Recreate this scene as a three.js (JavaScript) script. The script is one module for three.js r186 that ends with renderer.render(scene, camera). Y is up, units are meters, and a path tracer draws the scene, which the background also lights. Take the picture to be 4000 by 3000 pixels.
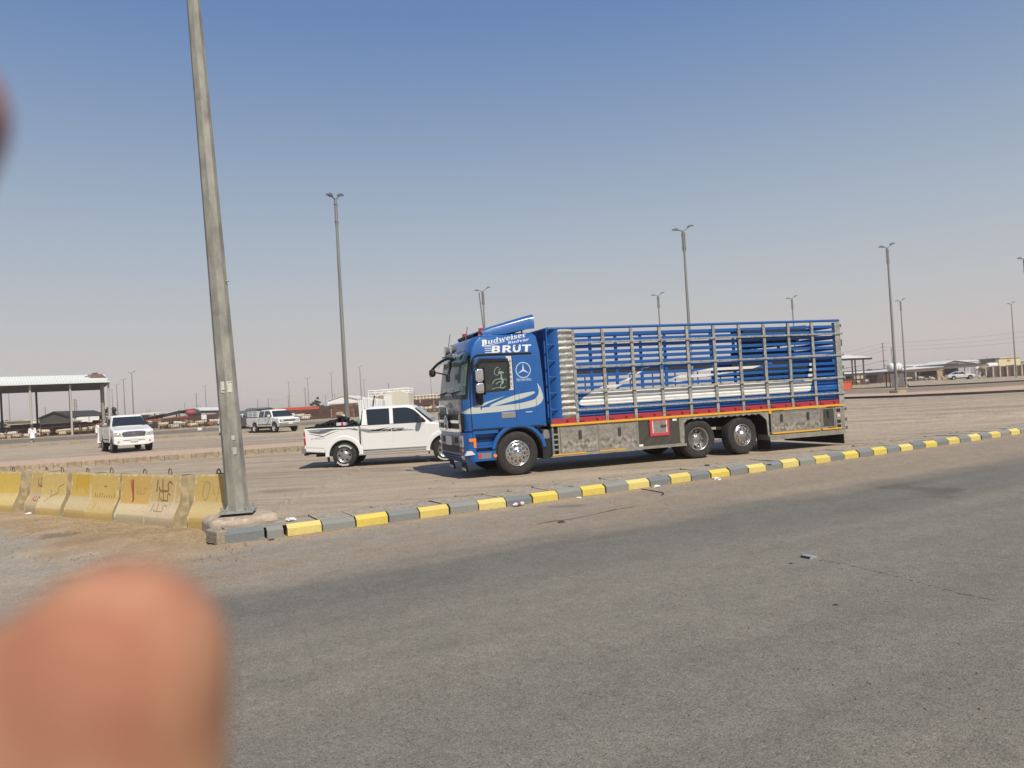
import * as THREE from 'three';
import { mergeGeometries, mergeVertices, toCreasedNormals } from 'three/addons/utils/BufferGeometryUtils.js';
import { RoundedBoxGeometry } from 'three/addons/geometries/RoundedBoxGeometry.js';
import { MarchingCubes } from 'three/addons/objects/MarchingCubes.js';

// ------------------------------------------------------------------ camera, sky, sun, exposure
const scene = new THREE.Scene();
const EYE = 1.8, FOC = 3000, ROLL = Math.atan(0.0585), PITCH = Math.atan(55 * Math.cos(ROLL) / FOC);
const camera = new THREE.PerspectiveCamera(2 * Math.atan(0.5) * 180 / Math.PI, 4 / 3, 0.015, 6000);
camera.rotation.order = 'YXZ';
camera.position.set(0, EYE, 0);
camera.rotation.set(PITCH, 0, -ROLL);
camera.focus = 19; camera.userData.fStop = 8;
camera.updateMatrixWorld(true);
const renderer = new THREE.WebGLRenderer({ antialias: true });
renderer.toneMapping = THREE.LinearToneMapping;
renderer.toneMappingExposure = 1;
renderer.shadowMap.enabled = true;

const lin = (v) => { v /= 255; return v <= 0.04045 ? v / 12.92 : ((v + 0.055) / 1.055) ** 2.4; };
{ // clear dusty sky: pinkish grey at the horizon, blue above
  const stops = [[0, 203, 194, 190], [3, 200, 194, 192], [6.5, 189, 192, 195], [11, 171, 183, 196], [16, 151, 169, 191], [21, 130, 153, 187], [27, 105, 135, 182], [40, 88, 118, 172], [90, 68, 98, 155]];
  const W = 64, H = 512, data = new Float32Array(W * H * 4);
  for (let j = 0; j < H; j++) {
    const el = (j + 0.5) / H * 180 - 90, e = Math.max(el, 0);
    let k = 0; while (k < stops.length - 2 && stops[k + 1][0] < e) k++;
    const a = stops[k], b = stops[k + 1]; let t = (e - a[0]) / (b[0] - a[0]);
    const c = [1, 2, 3].map((n) => (el < 0 ? lin([0, 150, 138, 124][n]) : lin(a[n] + (b[n] - a[n]) * t)));
    for (let i = 0; i < W; i++) data.set([c[0], c[1], c[2], 1], (j * W + i) * 4);
  }
  const sky = new THREE.DataTexture(data, W, H, THREE.RGBAFormat, THREE.FloatType);
  sky.mapping = THREE.EquirectangularReflectionMapping; sky.magFilter = THREE.LinearFilter; sky.minFilter = THREE.LinearFilter;
  sky.wrapS = THREE.RepeatWrapping; sky.needsUpdate = true;
  scene.background = sky; scene.environment = sky;
}
const sun = new THREE.DirectionalLight(new THREE.Color(1, 0.92, 0.79), 4.7);
sun.position.set(0.302 * 80, 0.766 * 80, 0.566 * 80 - 20);
sun.target.position.set(0, 0, -20);
sun.castShadow = true; sun.shadow.mapSize.set(4096, 4096); sun.shadow.radius = 1;
Object.assign(sun.shadow.camera, { left: -70, right: 70, top: 70, bottom: -70, near: 1, far: 220 });
scene.add(sun, sun.target);

// ------------------------------------------------------------------ helpers
let seed = 7;
const rnd = () => { seed = (seed * 1664525 + 1013904223) >>> 0; return seed / 4294967296; };
const rr = (a, b) => a + (b - a) * rnd();
const clamp = (x, a = 0, b = 1) => Math.min(b, Math.max(a, x));
const sstep = (a, b, x) => { const t = clamp((x - a) / (b - a)); return t * t * (3 - 2 * t); };
const mix = (a, b, t) => a + (b - a) * t;
const hash = (x, y) => { let h = (Math.imul(x, 374761393) + Math.imul(y, 668265263)) | 0; h = Math.imul(h ^ (h >>> 13), 1274126177); return ((h ^ (h >>> 16)) >>> 0) / 4294967296; };
const vnoise = (x, y) => { const i = Math.floor(x), j = Math.floor(y); let u = x - i, v = y - j; u = u * u * (3 - 2 * u); v = v * v * (3 - 2 * v); return mix(mix(hash(i, j), hash(i + 1, j), u), mix(hash(i, j + 1), hash(i + 1, j + 1), u), v); };
const fbm = (x, y, n = 4) => { let s = 0, a = 0.5, t = 0; for (let k = 0; k < n; k++) { s += a * vnoise(x + k * 17.3, y - k * 9.1); t += a; x *= 2.03; y *= 2.03; a *= 0.5; } return s / t; };
const V = (x, y, z) => new THREE.Vector3(x, y, z);
const table = (rows, y, c) => { let k = 0; while (k < rows.length - 2 && rows[k + 1][0] < y) k++; const a = rows[k], b = rows[k + 1]; return mix(a[c], b[c], clamp((y - a[0]) / (b[0] - a[0]))); };

// the lot behind the kerb climbs about 0.3 m with distance
const rise = (d) => 0.3 * sstep(24.5, 33, d);
const ray = (px, py) => V((px - 2000) / FOC, -(py - 1500) / FOC, -1).applyQuaternion(camera.quaternion);
function at(px, py, d) { const v = ray(px, py), t = d / -v.z; return V(v.x * t, EYE + v.y * t, -d); }
function onGround(px, py) { const v = ray(px, py); let h = 0, t = 0; for (let k = 0; k < 60; k++) { t = (EYE - h) / -v.y; h = 0.5 * h + 0.5 * rise(-v.z * t); } return V(v.x * t, h, v.z * t); }
function foot(px, d, y = 0.3) { let py = 1555; let p; for (let k = 0; k < 8; k++) { p = at(px, py, d); py -= (y - p.y) * FOC / d; } return V(p.x, y, -d); }
const hor = (px) => 1555 - 0.0585 * (px - 2000);

const used = {};
function numbered(name) { used[name] = (used[name] ?? -1) + 1; return used[name] ? `${name}_${String(used[name]).padStart(3, '0')}` : name; }
function info(o, label, category, group, kind) { o.userData.label = label; if (category) o.userData.category = category; if (group) o.userData.group = group; if (kind) o.userData.kind = kind; return o; }
function thing(name, label, category, pos = [0, 0, 0], turn = 0, group) {
  const o = new THREE.Group(); o.name = numbered(name); scene.add(o);
  Array.isArray(pos) ? o.position.set(...pos) : o.position.copy(pos); o.rotation.y = turn;
  return info(o, label, category, group);
}
function copyOf(src, label, pos, turn = 0, scale = 1, group) {
  const o = src.clone(); o.name = numbered(src.name.replace(/_\d{3}$/, '')); scene.add(o);
  o.userData = { ...src.userData, label: label ?? src.userData.label }; if (group) o.userData.group = group;
  o.position.copy(pos); o.rotation.set(0, turn, 0); o.scale.setScalar(scale);
  return o;
}
const plain = (g) => { g = g.index ? g.toNonIndexed() : g; for (const k of Object.keys(g.attributes)) if (!['position', 'normal', 'uv', 'color'].includes(k)) g.deleteAttribute(k); if (!g.attributes.uv) g.setAttribute('uv', new THREE.BufferAttribute(new Float32Array(g.attributes.position.count * 2), 2)); return g; };
function merged(gs) { gs = (Array.isArray(gs) ? gs : [gs]).map(plain); return gs.length === 1 ? gs[0] : mergeGeometries(gs); }
function part(name, gs, mat, parent) { const m = new THREE.Mesh(merged(gs), mat); m.name = name; m.castShadow = m.receiveShadow = true; (parent ?? scene).add(m); return m; }
function single(name, gs, mat, label, category, group, kind) { const m = part(numbered(name), gs, mat); return info(m, label, category, group, kind); }
const place = (g, x = 0, y = 0, z = 0, rx = 0, ry = 0, rz = 0) => { if (rx || ry || rz) g.applyMatrix4(new THREE.Matrix4().makeRotationFromEuler(new THREE.Euler(rx, ry, rz, 'YXZ'))); return g.translate(x, y, z); };
const box = (w, h, d, x, y, z, rx, ry, rz) => place(new THREE.BoxGeometry(w, h, d), x, y, z, rx, ry, rz);
const rbox = (w, h, d, r, x, y, z, rx, ry, rz) => place(new RoundedBoxGeometry(w, h, d, 2, Math.min(r, w / 2.01, h / 2.01, d / 2.01)), x, y, z, rx, ry, rz);
// box between two corners
const span = (x0, x1, y0, y1, z0, z1) => box(x1 - x0, y1 - y0, z1 - z0, (x0 + x1) / 2, (y0 + y1) / 2, (z0 + z1) / 2);
const cyl = (r0, r1, h, x, y, z, axis = 'y', seg = 16) => { const g = new THREE.CylinderGeometry(r1, r0, h, seg); if (axis === 'z') g.rotateX(Math.PI / 2); if (axis === 'x') g.rotateZ(-Math.PI / 2); return g.translate(x, y, z); };
const ball = (r, x, y, z, sx = 1, sy = 1, sz = 1, n = 12) => new THREE.SphereGeometry(r, n, Math.ceil(n * 0.7)).scale(sx, sy, sz).translate(x, y, z);
const tube = (pts, r, seg = 24, rad = 6) => new THREE.TubeGeometry(new THREE.CatmullRomCurve3(pts.map((p) => (p.isVector3 ? p : V(...p)))), seg, r, rad, false);
function bar(a, b, r, n = 6, r2 = r) { const A = a.isVector3 ? a : V(...a), B = b.isVector3 ? b : V(...b), d = B.clone().sub(A), g = new THREE.CylinderGeometry(r2, r, d.length(), n); g.applyQuaternion(new THREE.Quaternion().setFromUnitVectors(V(0, 1, 0), d.normalize())); return g.translate((A.x + B.x) / 2, (A.y + B.y) / 2, (A.z + B.z) / 2); }
const shapeOf = (pts) => { const s = new THREE.Shape(); pts.forEach((p, i) => (i ? s.lineTo(p[0], p[1]) : s.moveTo(p[0], p[1]))); s.closePath(); return s; };
// rounds the corners of an outline
function soft(pts, r, n = 4) { const out = []; pts.forEach((p, i) => { const a = pts[(i + pts.length - 1) % pts.length], b = pts[(i + 1) % pts.length], la = Math.hypot(a[0] - p[0], a[1] - p[1]), lb = Math.hypot(b[0] - p[0], b[1] - p[1]), q = Math.min(r, la * 0.45, lb * 0.45), A = [p[0] + (a[0] - p[0]) / la * q, p[1] + (a[1] - p[1]) / la * q], B = [p[0] + (b[0] - p[0]) / lb * q, p[1] + (b[1] - p[1]) / lb * q]; for (let k = 0; k <= n; k++) { const t = k / n; out.push([mix(mix(A[0], p[0], t), mix(p[0], B[0], t), t), mix(mix(A[1], p[1], t), mix(p[1], B[1], t), t)]); } }); return out; }
function ext(pts, depth, z0 = 0, bevel = 0, holes = []) {
  const s = pts.isShape ? pts : shapeOf(pts); for (const h of holes) s.holes.push(shapeOf(h));
  return new THREE.ExtrudeGeometry(s, { depth: depth - 2 * bevel, bevelEnabled: bevel > 0, bevelSize: bevel, bevelThickness: bevel, bevelOffset: -bevel, bevelSegments: 2, curveSegments: 10 }).translate(0, 0, z0 + bevel);
}
function lathe(pts, axis = 'y', seg = 32) { const g = new THREE.LatheGeometry(pts.map((p) => new THREE.Vector2(p[0], p[1])), seg); if (axis === 'z') g.rotateX(Math.PI / 2); return g; }
// surface from a grid of points f(i,j)
function gridGeo(nu, nv, f, closeU = false) {
  const pos = [], uv = [], idx = [];
  for (let j = 0; j <= nv; j++) for (let i = 0; i <= nu; i++) { const p = f(i / nu, j / nv, i, j); pos.push(p.x, p.y, p.z); uv.push(p.u ?? i / nu, p.v ?? j / nv); }
  for (let j = 0; j < nv; j++) for (let i = 0; i < nu; i++) { const a = j * (nu + 1) + i, b = a + 1, c = a + nu + 1, d = c + 1; idx.push(a, b, d, a, d, c); }
  const g = new THREE.BufferGeometry(); g.setAttribute('position', new THREE.Float32BufferAttribute(pos, 3)); g.setAttribute('uv', new THREE.Float32BufferAttribute(uv, 2)); g.setIndex(idx); g.computeVertexNormals(); return g;
}
function metreUV(g, k = 1) { g = plain(g); const p = g.attributes.position, n = g.attributes.normal, u = g.attributes.uv; for (let i = 0; i < p.count; i++) { const ax = Math.abs(n.getX(i)), ay = Math.abs(n.getY(i)), az = Math.abs(n.getZ(i)); if (ay > ax && ay > az) u.setXY(i, p.getX(i) * k, p.getZ(i) * k); else if (ax > az) u.setXY(i, p.getZ(i) * k, p.getY(i) * k); else u.setXY(i, p.getX(i) * k, p.getY(i) * k); } return g; }
function planeUV(g, x0, x1, y0, y1) { g = plain(g); const p = g.attributes.position, u = g.attributes.uv; for (let i = 0; i < p.count; i++) u.setXY(i, (p.getX(i) - x0) / (x1 - x0), (p.getY(i) - y0) / (y1 - y0)); return g; }
function canvasTex(w, h, draw, repeat) { const c = document.createElement('canvas'); c.width = w; c.height = h; draw(c.getContext('2d'), w, h); const t = new THREE.CanvasTexture(c); t.colorSpace = THREE.SRGBColorSpace; t.wrapS = t.wrapT = repeat ? THREE.RepeatWrapping : THREE.ClampToEdgeWrapping; t.anisotropy = 8; return t; }
function grainTex(n, fn, srgb = true) { const d = new Uint8Array(n * n * 4); for (let j = 0; j < n; j++) for (let i = 0; i < n; i++) { const c = fn(i, j, n); d.set([c[0], c[1] ?? c[0], c[2] ?? c[0], 255], (j * n + i) * 4); } const t = new THREE.DataTexture(d, n, n); t.wrapS = t.wrapT = THREE.RepeatWrapping; t.magFilter = THREE.LinearFilter; t.minFilter = THREE.LinearMipmapLinearFilter; t.generateMipmaps = true; if (srgb) t.colorSpace = THREE.SRGBColorSpace; t.needsUpdate = true; return t; }
const RGB = (r, g, b) => new THREE.Color().setRGB(r, g, b);
const std = (c, roughness = 0.8, metalness = 0, more = {}) => new THREE.MeshStandardMaterial({ color: Array.isArray(c) ? RGB(...c) : c, roughness, metalness, side: THREE.DoubleSide, ...more });
const phys = (c, roughness, metalness, more = {}) => new THREE.MeshPhysicalMaterial({ color: Array.isArray(c) ? RGB(...c) : c, roughness, metalness, side: THREE.DoubleSide, ...more });

// a smooth body from tapered capsules [a, ra, b, rb]; joins them with a smooth minimum
function smoothBody(bones, cell, k) {
  const lo = V(1e9, 1e9, 1e9), hi = V(-1e9, -1e9, -1e9);
  for (const [a, ra, b, rb] of bones) for (const [p, r] of [[a, ra], [b, rb]]) { lo.min(V(p[0] - r, p[1] - r, p[2] - r)); hi.max(V(p[0] + r, p[1] + r, p[2] + r)); }
  const c = lo.clone().add(hi).multiplyScalar(0.5), half = Math.max(hi.x - lo.x, hi.y - lo.y, hi.z - lo.z) / 2 + 4 * cell, n = Math.min(120, Math.ceil(2 * half / cell));
  const mc = new MarchingCubes(n, new THREE.MeshBasicMaterial(), false, false, 400000), f = mc.field;
  const pre = bones.map(([a, ra, b, rb]) => { const dx = b[0] - a[0], dy = b[1] - a[1], dz = b[2] - a[2]; return [a, ra, rb, dx, dy, dz, Math.max(dx * dx + dy * dy + dz * dz, 1e-12)]; });
  for (let z = 0; z < n; z++) for (let y = 0; y < n; y++) for (let x = 0; x < n; x++) {
    const X = c.x + (x - n / 2) / (n / 2) * half, Y = c.y + (y - n / 2) / (n / 2) * half, Z = c.z + (z - n / 2) / (n / 2) * half;
    let d = 1e9;
    for (const [a, ra, rb, dx, dy, dz, L] of pre) {
      const px = X - a[0], py = Y - a[1], pz = Z - a[2], t = clamp((px * dx + py * dy + pz * dz) / L);
      const e = Math.hypot(px - t * dx, py - t * dy, pz - t * dz) - (ra + (rb - ra) * t), h = clamp(0.5 + 0.5 * (d - e) / k);
      d = d > 1e8 ? e : mix(d, e, h) - k * h * (1 - h);
    }
    f[x + y * n + z * n * n] = -d;
  }
  mc.isolation = 0; mc.update();
  const g = new THREE.BufferGeometry(), m = mc.count;
  g.setAttribute('position', new THREE.BufferAttribute(mc.positionArray.slice(0, m * 3), 3));
  g.scale(half, half, half).translate(c.x, c.y, c.z);
  const w = mergeVertices(g, cell * 0.01); w.computeVertexNormals();
  return w;
}

// ------------------------------------------------------------------ materials
const speck = grainTex(1024, (i, j) => { const h = hash(i, j), h2 = hash((i >> 1) + 911, (j >> 1) - 77), h3 = hash((i >> 2) + 41, (j >> 2) + 12), s = 205 + (h - 0.5) * 34 + (h2 - 0.5) * 44 + (h3 - 0.5) * 34 + (hash((i >> 3) + 7, (j >> 3) + 3) - 0.5) * 22 + (fbm(i / 30, j / 30, 2) - 0.5) * 24 + (hash(i >> 2, (j >> 2) + 555) > 0.965 ? -60 : 0) + (hash((i >> 2) + 31, (j >> 2) + 5) > 0.975 ? 45 : 0); const v = clamp(s, 0, 255); return [v, v * 0.99, v * 0.98]; });
const speckBump = grainTex(512, (i, j) => { const v = 120 + (hash(i, j) - 0.5) * 80 + (hash(i >> 1, j >> 1) - 0.5) * 120; return [clamp(v, 0, 255)]; }, false);
const tile = (t, k) => { const c = t.clone(); c.repeat.set(k, k); c.needsUpdate = true; return c; };
const smudge = grainTex(256, (i, j, n) => { const a = fbm(i / 18, j / 18, 5), b = fbm(i / 5 + 50, j / 60, 3); const v = clamp(226 + (a - 0.5) * 110 + (b - 0.5) * 50, 0, 255); return [v, v, v]; });
const concreteTex = grainTex(512, (i, j) => { const a = fbm(i / 40, j / 40, 5), h = hash(i, j); const v = clamp(222 + (a - 0.5) * 90 + (h - 0.5) * 40, 0, 255); return [v, v * 0.985, v * 0.96]; });
const galvTex = grainTex(256, (i, j) => { const a = fbm(i / 6, j / 22, 4), b = fbm(i / 30 + 9, j / 30, 3), h = hash(i >> 1, j >> 1); const v = clamp(214 + (a - 0.5) * 110 + (b - 0.5) * 80 + (h - 0.5) * 20, 0, 255); return [v, v, v * 0.985]; });
const M = {
  asphalt: std([1, 1, 1], 0.95, 0, { vertexColors: true, map: tile(speck, 1), bumpMap: tile(speckBump, 1), bumpScale: 0.006 }),
  dirt: std([1, 1, 1], 1, 0, { vertexColors: true, map: tile(speck, 0.5), bumpMap: tile(speckBump, 0.5), bumpScale: 0.01 }),
  concrete: std([0.42, 0.37, 0.3], 0.95, 0, { map: tile(concreteTex, 1), bumpMap: tile(speckBump, 2), bumpScale: 0.004 }),
  sandstone: std([0.52, 0.43, 0.31], 0.95, 0, { map: tile(concreteTex, 0.7) }),
  pole: std([0.38, 0.38, 0.345], 0.65, 0.1, { map: tile(concreteTex, 0.6) }),
  lampPole: std([0.33, 0.335, 0.33], 0.6, 0.2, { map: tile(galvTex, 0.7) }),
  lampHead: std([0.16, 0.165, 0.17], 0.5, 0.2),
  galv: std([0.46, 0.46, 0.44], 0.55, 0.15, { map: tile(galvTex, 1.2) }),
  black: std([0.012, 0.012, 0.013], 0.6),
  rubber: std([0.022, 0.021, 0.02], 0.85, 0, { map: tile(smudge, 2) }),
  tyre: std([0.035, 0.033, 0.031], 0.85, 0, { map: tile(smudge, 2) }),
  chrome: std([0.75, 0.75, 0.74], 0.16, 1),
  steel: std([0.5, 0.49, 0.47], 0.33, 0.9),
  white: phys([0.78, 0.78, 0.76], 0.35, 0, { clearcoat: 0.6, clearcoatRoughness: 0.15 }),
  whiteFlat: std([0.76, 0.76, 0.74], 0.8),
  glass: phys([0.02, 0.025, 0.026], 0.06, 0, { clearcoat: 1, clearcoatRoughness: 0.02 }),
  lampGlass: phys([0.55, 0.55, 0.52], 0.12, 0.25, { clearcoat: 1 }),
  redLamp: phys([0.42, 0.02, 0.03], 0.2, 0, { clearcoat: 1 }),
  amber: phys([0.8, 0.22, 0.02], 0.3, 0, { clearcoat: 0.6 }),
  plate: std([0.62, 0.62, 0.6], 0.5),
  rust: std([0.105, 0.058, 0.043], 0.95, 0, { map: tile(smudge, 0.6) }),
  rustLight: std([0.19, 0.09, 0.06], 0.95, 0, { map: tile(smudge, 0.4) }),
  darkRoof: std([0.035, 0.033, 0.031], 0.9),
  whiteRoof: std([0.86, 0.85, 0.81], 0.7, 0, { map: tile(smudge, 0.2) }),
  cream: std([0.62, 0.53, 0.36], 0.9, 0, { map: tile(smudge, 0.2) }),
  wood: std([0.2, 0.17, 0.14], 0.95),
};
// ------------------------------------------------------------------ ground, road, lot
const kerbZ = (x) => -12.93 - 0.558 * x - 0.0025 * x * x;
const barrierZ = (x) => -11.94 + (x + 4.79) * 0.724;
const edgeZ = (x) => mix(barrierZ(x), kerbZ(x), sstep(-4.75, -4.25, x));
const C3 = (a, b, t) => [mix(a[0], b[0], t), mix(a[1], b[1], t), mix(a[2], b[2], t)];
const SAND = [0.35, 0.258, 0.158], DUST = [0.27, 0.222, 0.162], PALE = [0.272, 0.243, 0.197], TAR = [0.141, 0.136, 0.115], BROWN = [0.184, 0.172, 0.139], LOT = [0.362, 0.298, 0.22];
function spread(list) { const out = []; for (const [a, b, n] of list) for (let k = 0; k < n; k++) out.push(a + (b - a) * k / n); out.push(list[list.length - 1][1]); return out; }
function sheet(name, us, vs, f, mat, label, kind = 'structure') {
  const nu = us.length - 1, nv = vs.length - 1, col = [];
  const g = gridGeo(nu, nv, (a, b, i, j) => { const p = f(us[i], vs[j]); col.push(p.c[0] / 0.6, p.c[1] / 0.6, p.c[2] / 0.6); return { x: p.x, y: p.y, z: p.z, u: p.x * 0.5, v: p.z * 0.5 }; });
  g.setAttribute('color', new THREE.Float32BufferAttribute(col, 3));
  const m = new THREE.Mesh(g, mat); m.name = name; m.receiveShadow = true; scene.add(m); return info(m, label, null, null, kind);
}
const streak = (x, z, a = 0.17) => { const u = x * Math.cos(a) - z * Math.sin(a) * -1, w = z * Math.cos(a) + x * Math.sin(a); return fbm(u * 0.11, w * 1.5, 4) * 0.6 + fbm(u * 0.3 + 40, w * 5, 3) * 0.4; };
// sandy terrain out to the horizon
sheet('ground', spread([[-1600, -300, 12], [-300, -60, 24], [-60, 60, 40], [60, 300, 24], [300, 1600, 12]]), spread([[60, 0, 12], [0, -24, 12], [-24, -34, 20], [-34, -120, 40], [-120, -400, 28], [-400, -2200, 20]]), (x, z) => {
  const n = fbm(x * 0.05, z * 0.05, 4); const c = C3([0.3, 0.25, 0.185], [0.4, 0.32, 0.22], n);
  return { x, y: rise(-z) - 0.02, z, c };
}, M.dirt, 'pale sandy desert ground spreading to the horizon');

sheet('parking_lot', spread([[-110, -40, 60], [-40, -14, 80], [-14, 22, 170], [22, 60, 80], [60, 90, 20]]), spread([[0, 3, 24], [3, 14, 80], [14, 40, 90], [40, 100, 50]]), (x, s) => {
  const z = edgeZ(x) - s, d = -z, k = streak(x, z), big = fbm(x * 0.07 + 5, z * 0.09, 4);
  const fine0 = fbm(x * 1.5 + 9, z * 1.5, 3); let c = C3([LOT[0] * 0.86, LOT[1] * 0.86, LOT[2] * 0.86], [LOT[0] * 1.18, LOT[1] * 1.17, LOT[2] * 1.15], clamp(0.5 + (k - 0.5) * 1.7 + (big - 0.5) * 0.9));
  const track = fbm(x * 0.09 + z * 0.02 + 80, (z - x * 0.17) * 2.6, 3); if (track > 0.57) c = C3(c, [0.16, 0.135, 0.105], clamp((track - 0.57) * 5) * 0.55); const thin = fbm(x * 0.16 + 7, (z - x * 0.19) * 7, 2); if (thin > 0.68) c = C3(c, [0.17, 0.14, 0.11], clamp((thin - 0.68) * 9) * 0.45);
  c = C3(c, SAND, 0.6 * sstep(2.3, 1.5, s + (big - 0.5)) * (0.5 + fbm(x * 1.2, z * 1.2, 3)) * (x > -4.5 ? 1 : 0.6)); if (x > -4.4) c = C3(c, [0.33, 0.27, 0.2], 0.8 * sstep(2.0, 1.7, s + 0.5 * (fine0 - 0.5)));
  const fine = fbm(x * 3, z * 3, 3); c = c.map((v) => v * (0.92 + 0.16 * fine));
  const stain = fbm(x * 0.55 + 31, z * 0.8 - 7, 3); if (stain > 0.7) c = C3(c, [0.13, 0.112, 0.09], clamp((stain - 0.7) * 7) * 0.6);
  return { x, y: rise(d), z, c };
}, M.asphalt, 'dusty tan asphalt of the wide parking lot behind the kerb');

sheet('road', spread([[-60, -14, 90], [-14, 16, 250], [16, 60, 110]]), spread([[0, 2, 26], [2, 10, 84], [10, 20, 50], [20, 60, 30]]), (x, s) => {
  const z = edgeZ(x) + s, D = (z - kerbZ(x)) * 0.87, n = fbm(x * 0.6, z * 0.6, 4), n2 = fbm(x * 2.2 + 20, z * 2.2, 4), along = x * 0.87 - z * 0.49;
  const st = fbm(along * 0.18, D * 1.6, 4);
  const Dw = D + (n - 0.5) * 0.9 + (st - 0.5) * 0.7;
  let c = C3(PALE, DUST, clamp(0.35 + (n2 - 0.5) * 1.5 + sstep(-3, 4, x) * 0.6 + sstep(1.2, 2.2, Dw) * 0.35));
  c = C3(c, SAND, 0.8 * sstep(0.5, 0.08, D + (n2 - 0.5) * 0.7) * (x > -4.2 ? 1 : 0));
  const tar = sstep(2.1, 3.3, Dw);
  const mid = C3(TAR, BROWN, clamp(sstep(3.6, 5.4, Dw) * 0.85 + (st - 0.5) * 0.9));
  c = C3(c, mid, tar);
  // second, fainter wheel band
  c = C3(c, TAR, 0.35 * sstep(6.6, 7.3, Dw) * sstep(9.2, 8.2, Dw));
  c = C3(c, DUST, 0.55 * sstep(9, 16, x) * sstep(0.2, 0.8, fbm(along * 0.15, D * 0.5 + 9, 3)));
  // worn pale apron in front of the barriers with a bank of blown sand
  const left = sstep(-3.2, -5.6, x + 0.35 * (z + 10.5)); const wob = fbm(x * 0.9 + 3, z * 0.9, 4), B = s * 0.81;
  const apron = C3([0.285, 0.255, 0.205], [0.345, 0.295, 0.225], clamp(0.5 + (fbm(x * 0.35, z * 1.6, 4) - 0.5) * 2.2));
  c = C3(c, apron, left);
  const bank = sstep(2.0, 0.9, B + (wob - 0.5) * 2.4 - 0.7 * sstep(-8.5, -5.5, x)) * sstep(-3.6, -4.6, x);
  c = C3(c, C3([0.29, 0.205, 0.115], [0.38, 0.285, 0.18], clamp(0.5 + (n2 - 0.5) * 2)), bank);
  const fine = fbm(x * 5, z * 5, 3), lane = fbm(along * 0.07 + 3, D * 3.2, 3), blot = fbm(x * 0.8 + 60, z * 0.8 + 11, 3); c = c.map((v) => v * (0.9 + 0.2 * fine) * (0.9 + 0.2 * lane)); if (blot > 0.74) c = C3(c, [0.07, 0.063, 0.053], clamp((blot - 0.74) * 12) * 0.5);
  return { x, y: 0.035 * bank * (0.4 + n2) + 0.0, z, c };
}, M.asphalt, 'grey asphalt road with dusty edges in the foreground');

// ------------------------------------------------------------------ painted kerb with its paved strip
const kAng = (x) => Math.atan(0.558 + 0.005 * x);                           // the kerb climbs away to the right
const kerbPt = (x, back, y = 0) => { const a = kAng(x); return V(x - Math.sin(a) * back, y, kerbZ(x) - Math.cos(a) * back); };
const paintTex = (base, worn, dirt) => canvasTex(128, 128, (g, w, h) => { g.fillStyle = base; g.fillRect(0, 0, w, h); for (let i = 0; i < 900; i++) { const x = rnd() * w, y = rnd() * h, r = rr(0.4, 2.4); g.globalAlpha = rr(0.1, 0.5); g.fillStyle = rnd() < 0.55 ? worn : dirt; g.fillRect(x, y, r * rr(1, 4), r); } g.globalAlpha = 1; for (let i = 0; i < 500; i++) { g.globalAlpha = rr(0.1, 0.45); g.fillStyle = rnd() < 0.6 ? dirt : '#b09a74'; g.fillRect(rnd() * w, h * (1 - 0.42 * rnd() ** 1.3), rr(0.6, 6), rr(0.6, 3)); } g.fillStyle = worn; for (let i = 0; i < 14; i++) { g.globalAlpha = rr(0.3, 0.8); g.beginPath(); g.ellipse(rnd() * w, rnd() < 0.5 ? rr(0, 10) : rr(h - 14, h), rr(2, 14), rr(1, 5), 0, 0, 7); g.fill(); } });
const yellowMats = [0, 1, 2].map((k) => std('#ffffff', 0.8, 0, { map: paintTex(['#d2bd52', '#cfbb62', '#d4c373'][k], '#b9a57a', '#a08e5c') }));
const blackMats = [0, 1, 2].map((k) => std('#ffffff', 0.85, 0, { map: paintTex(['#6c7376', '#757a7b', '#82847f'][k], '#8d8a80', '#77746a') }));
const kerbStoneMat = std([0.4, 0.35, 0.28], 0.95, 0, { map: tile(concreteTex, 1) });
const pavingMat = std([0.44, 0.39, 0.32], 0.95, 0, { map: tile(concreteTex, 1) });
const pavement = new THREE.Group(); pavement.name = 'pavement'; scene.add(pavement); info(pavement, 'narrow paved strip behind the yellow and black kerb', null, null, 'structure');
const kerb = new THREE.Group(); kerb.name = 'kerb'; scene.add(kerb); info(kerb, 'yellow and black painted kerb along the road', null, null, 'structure');
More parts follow.
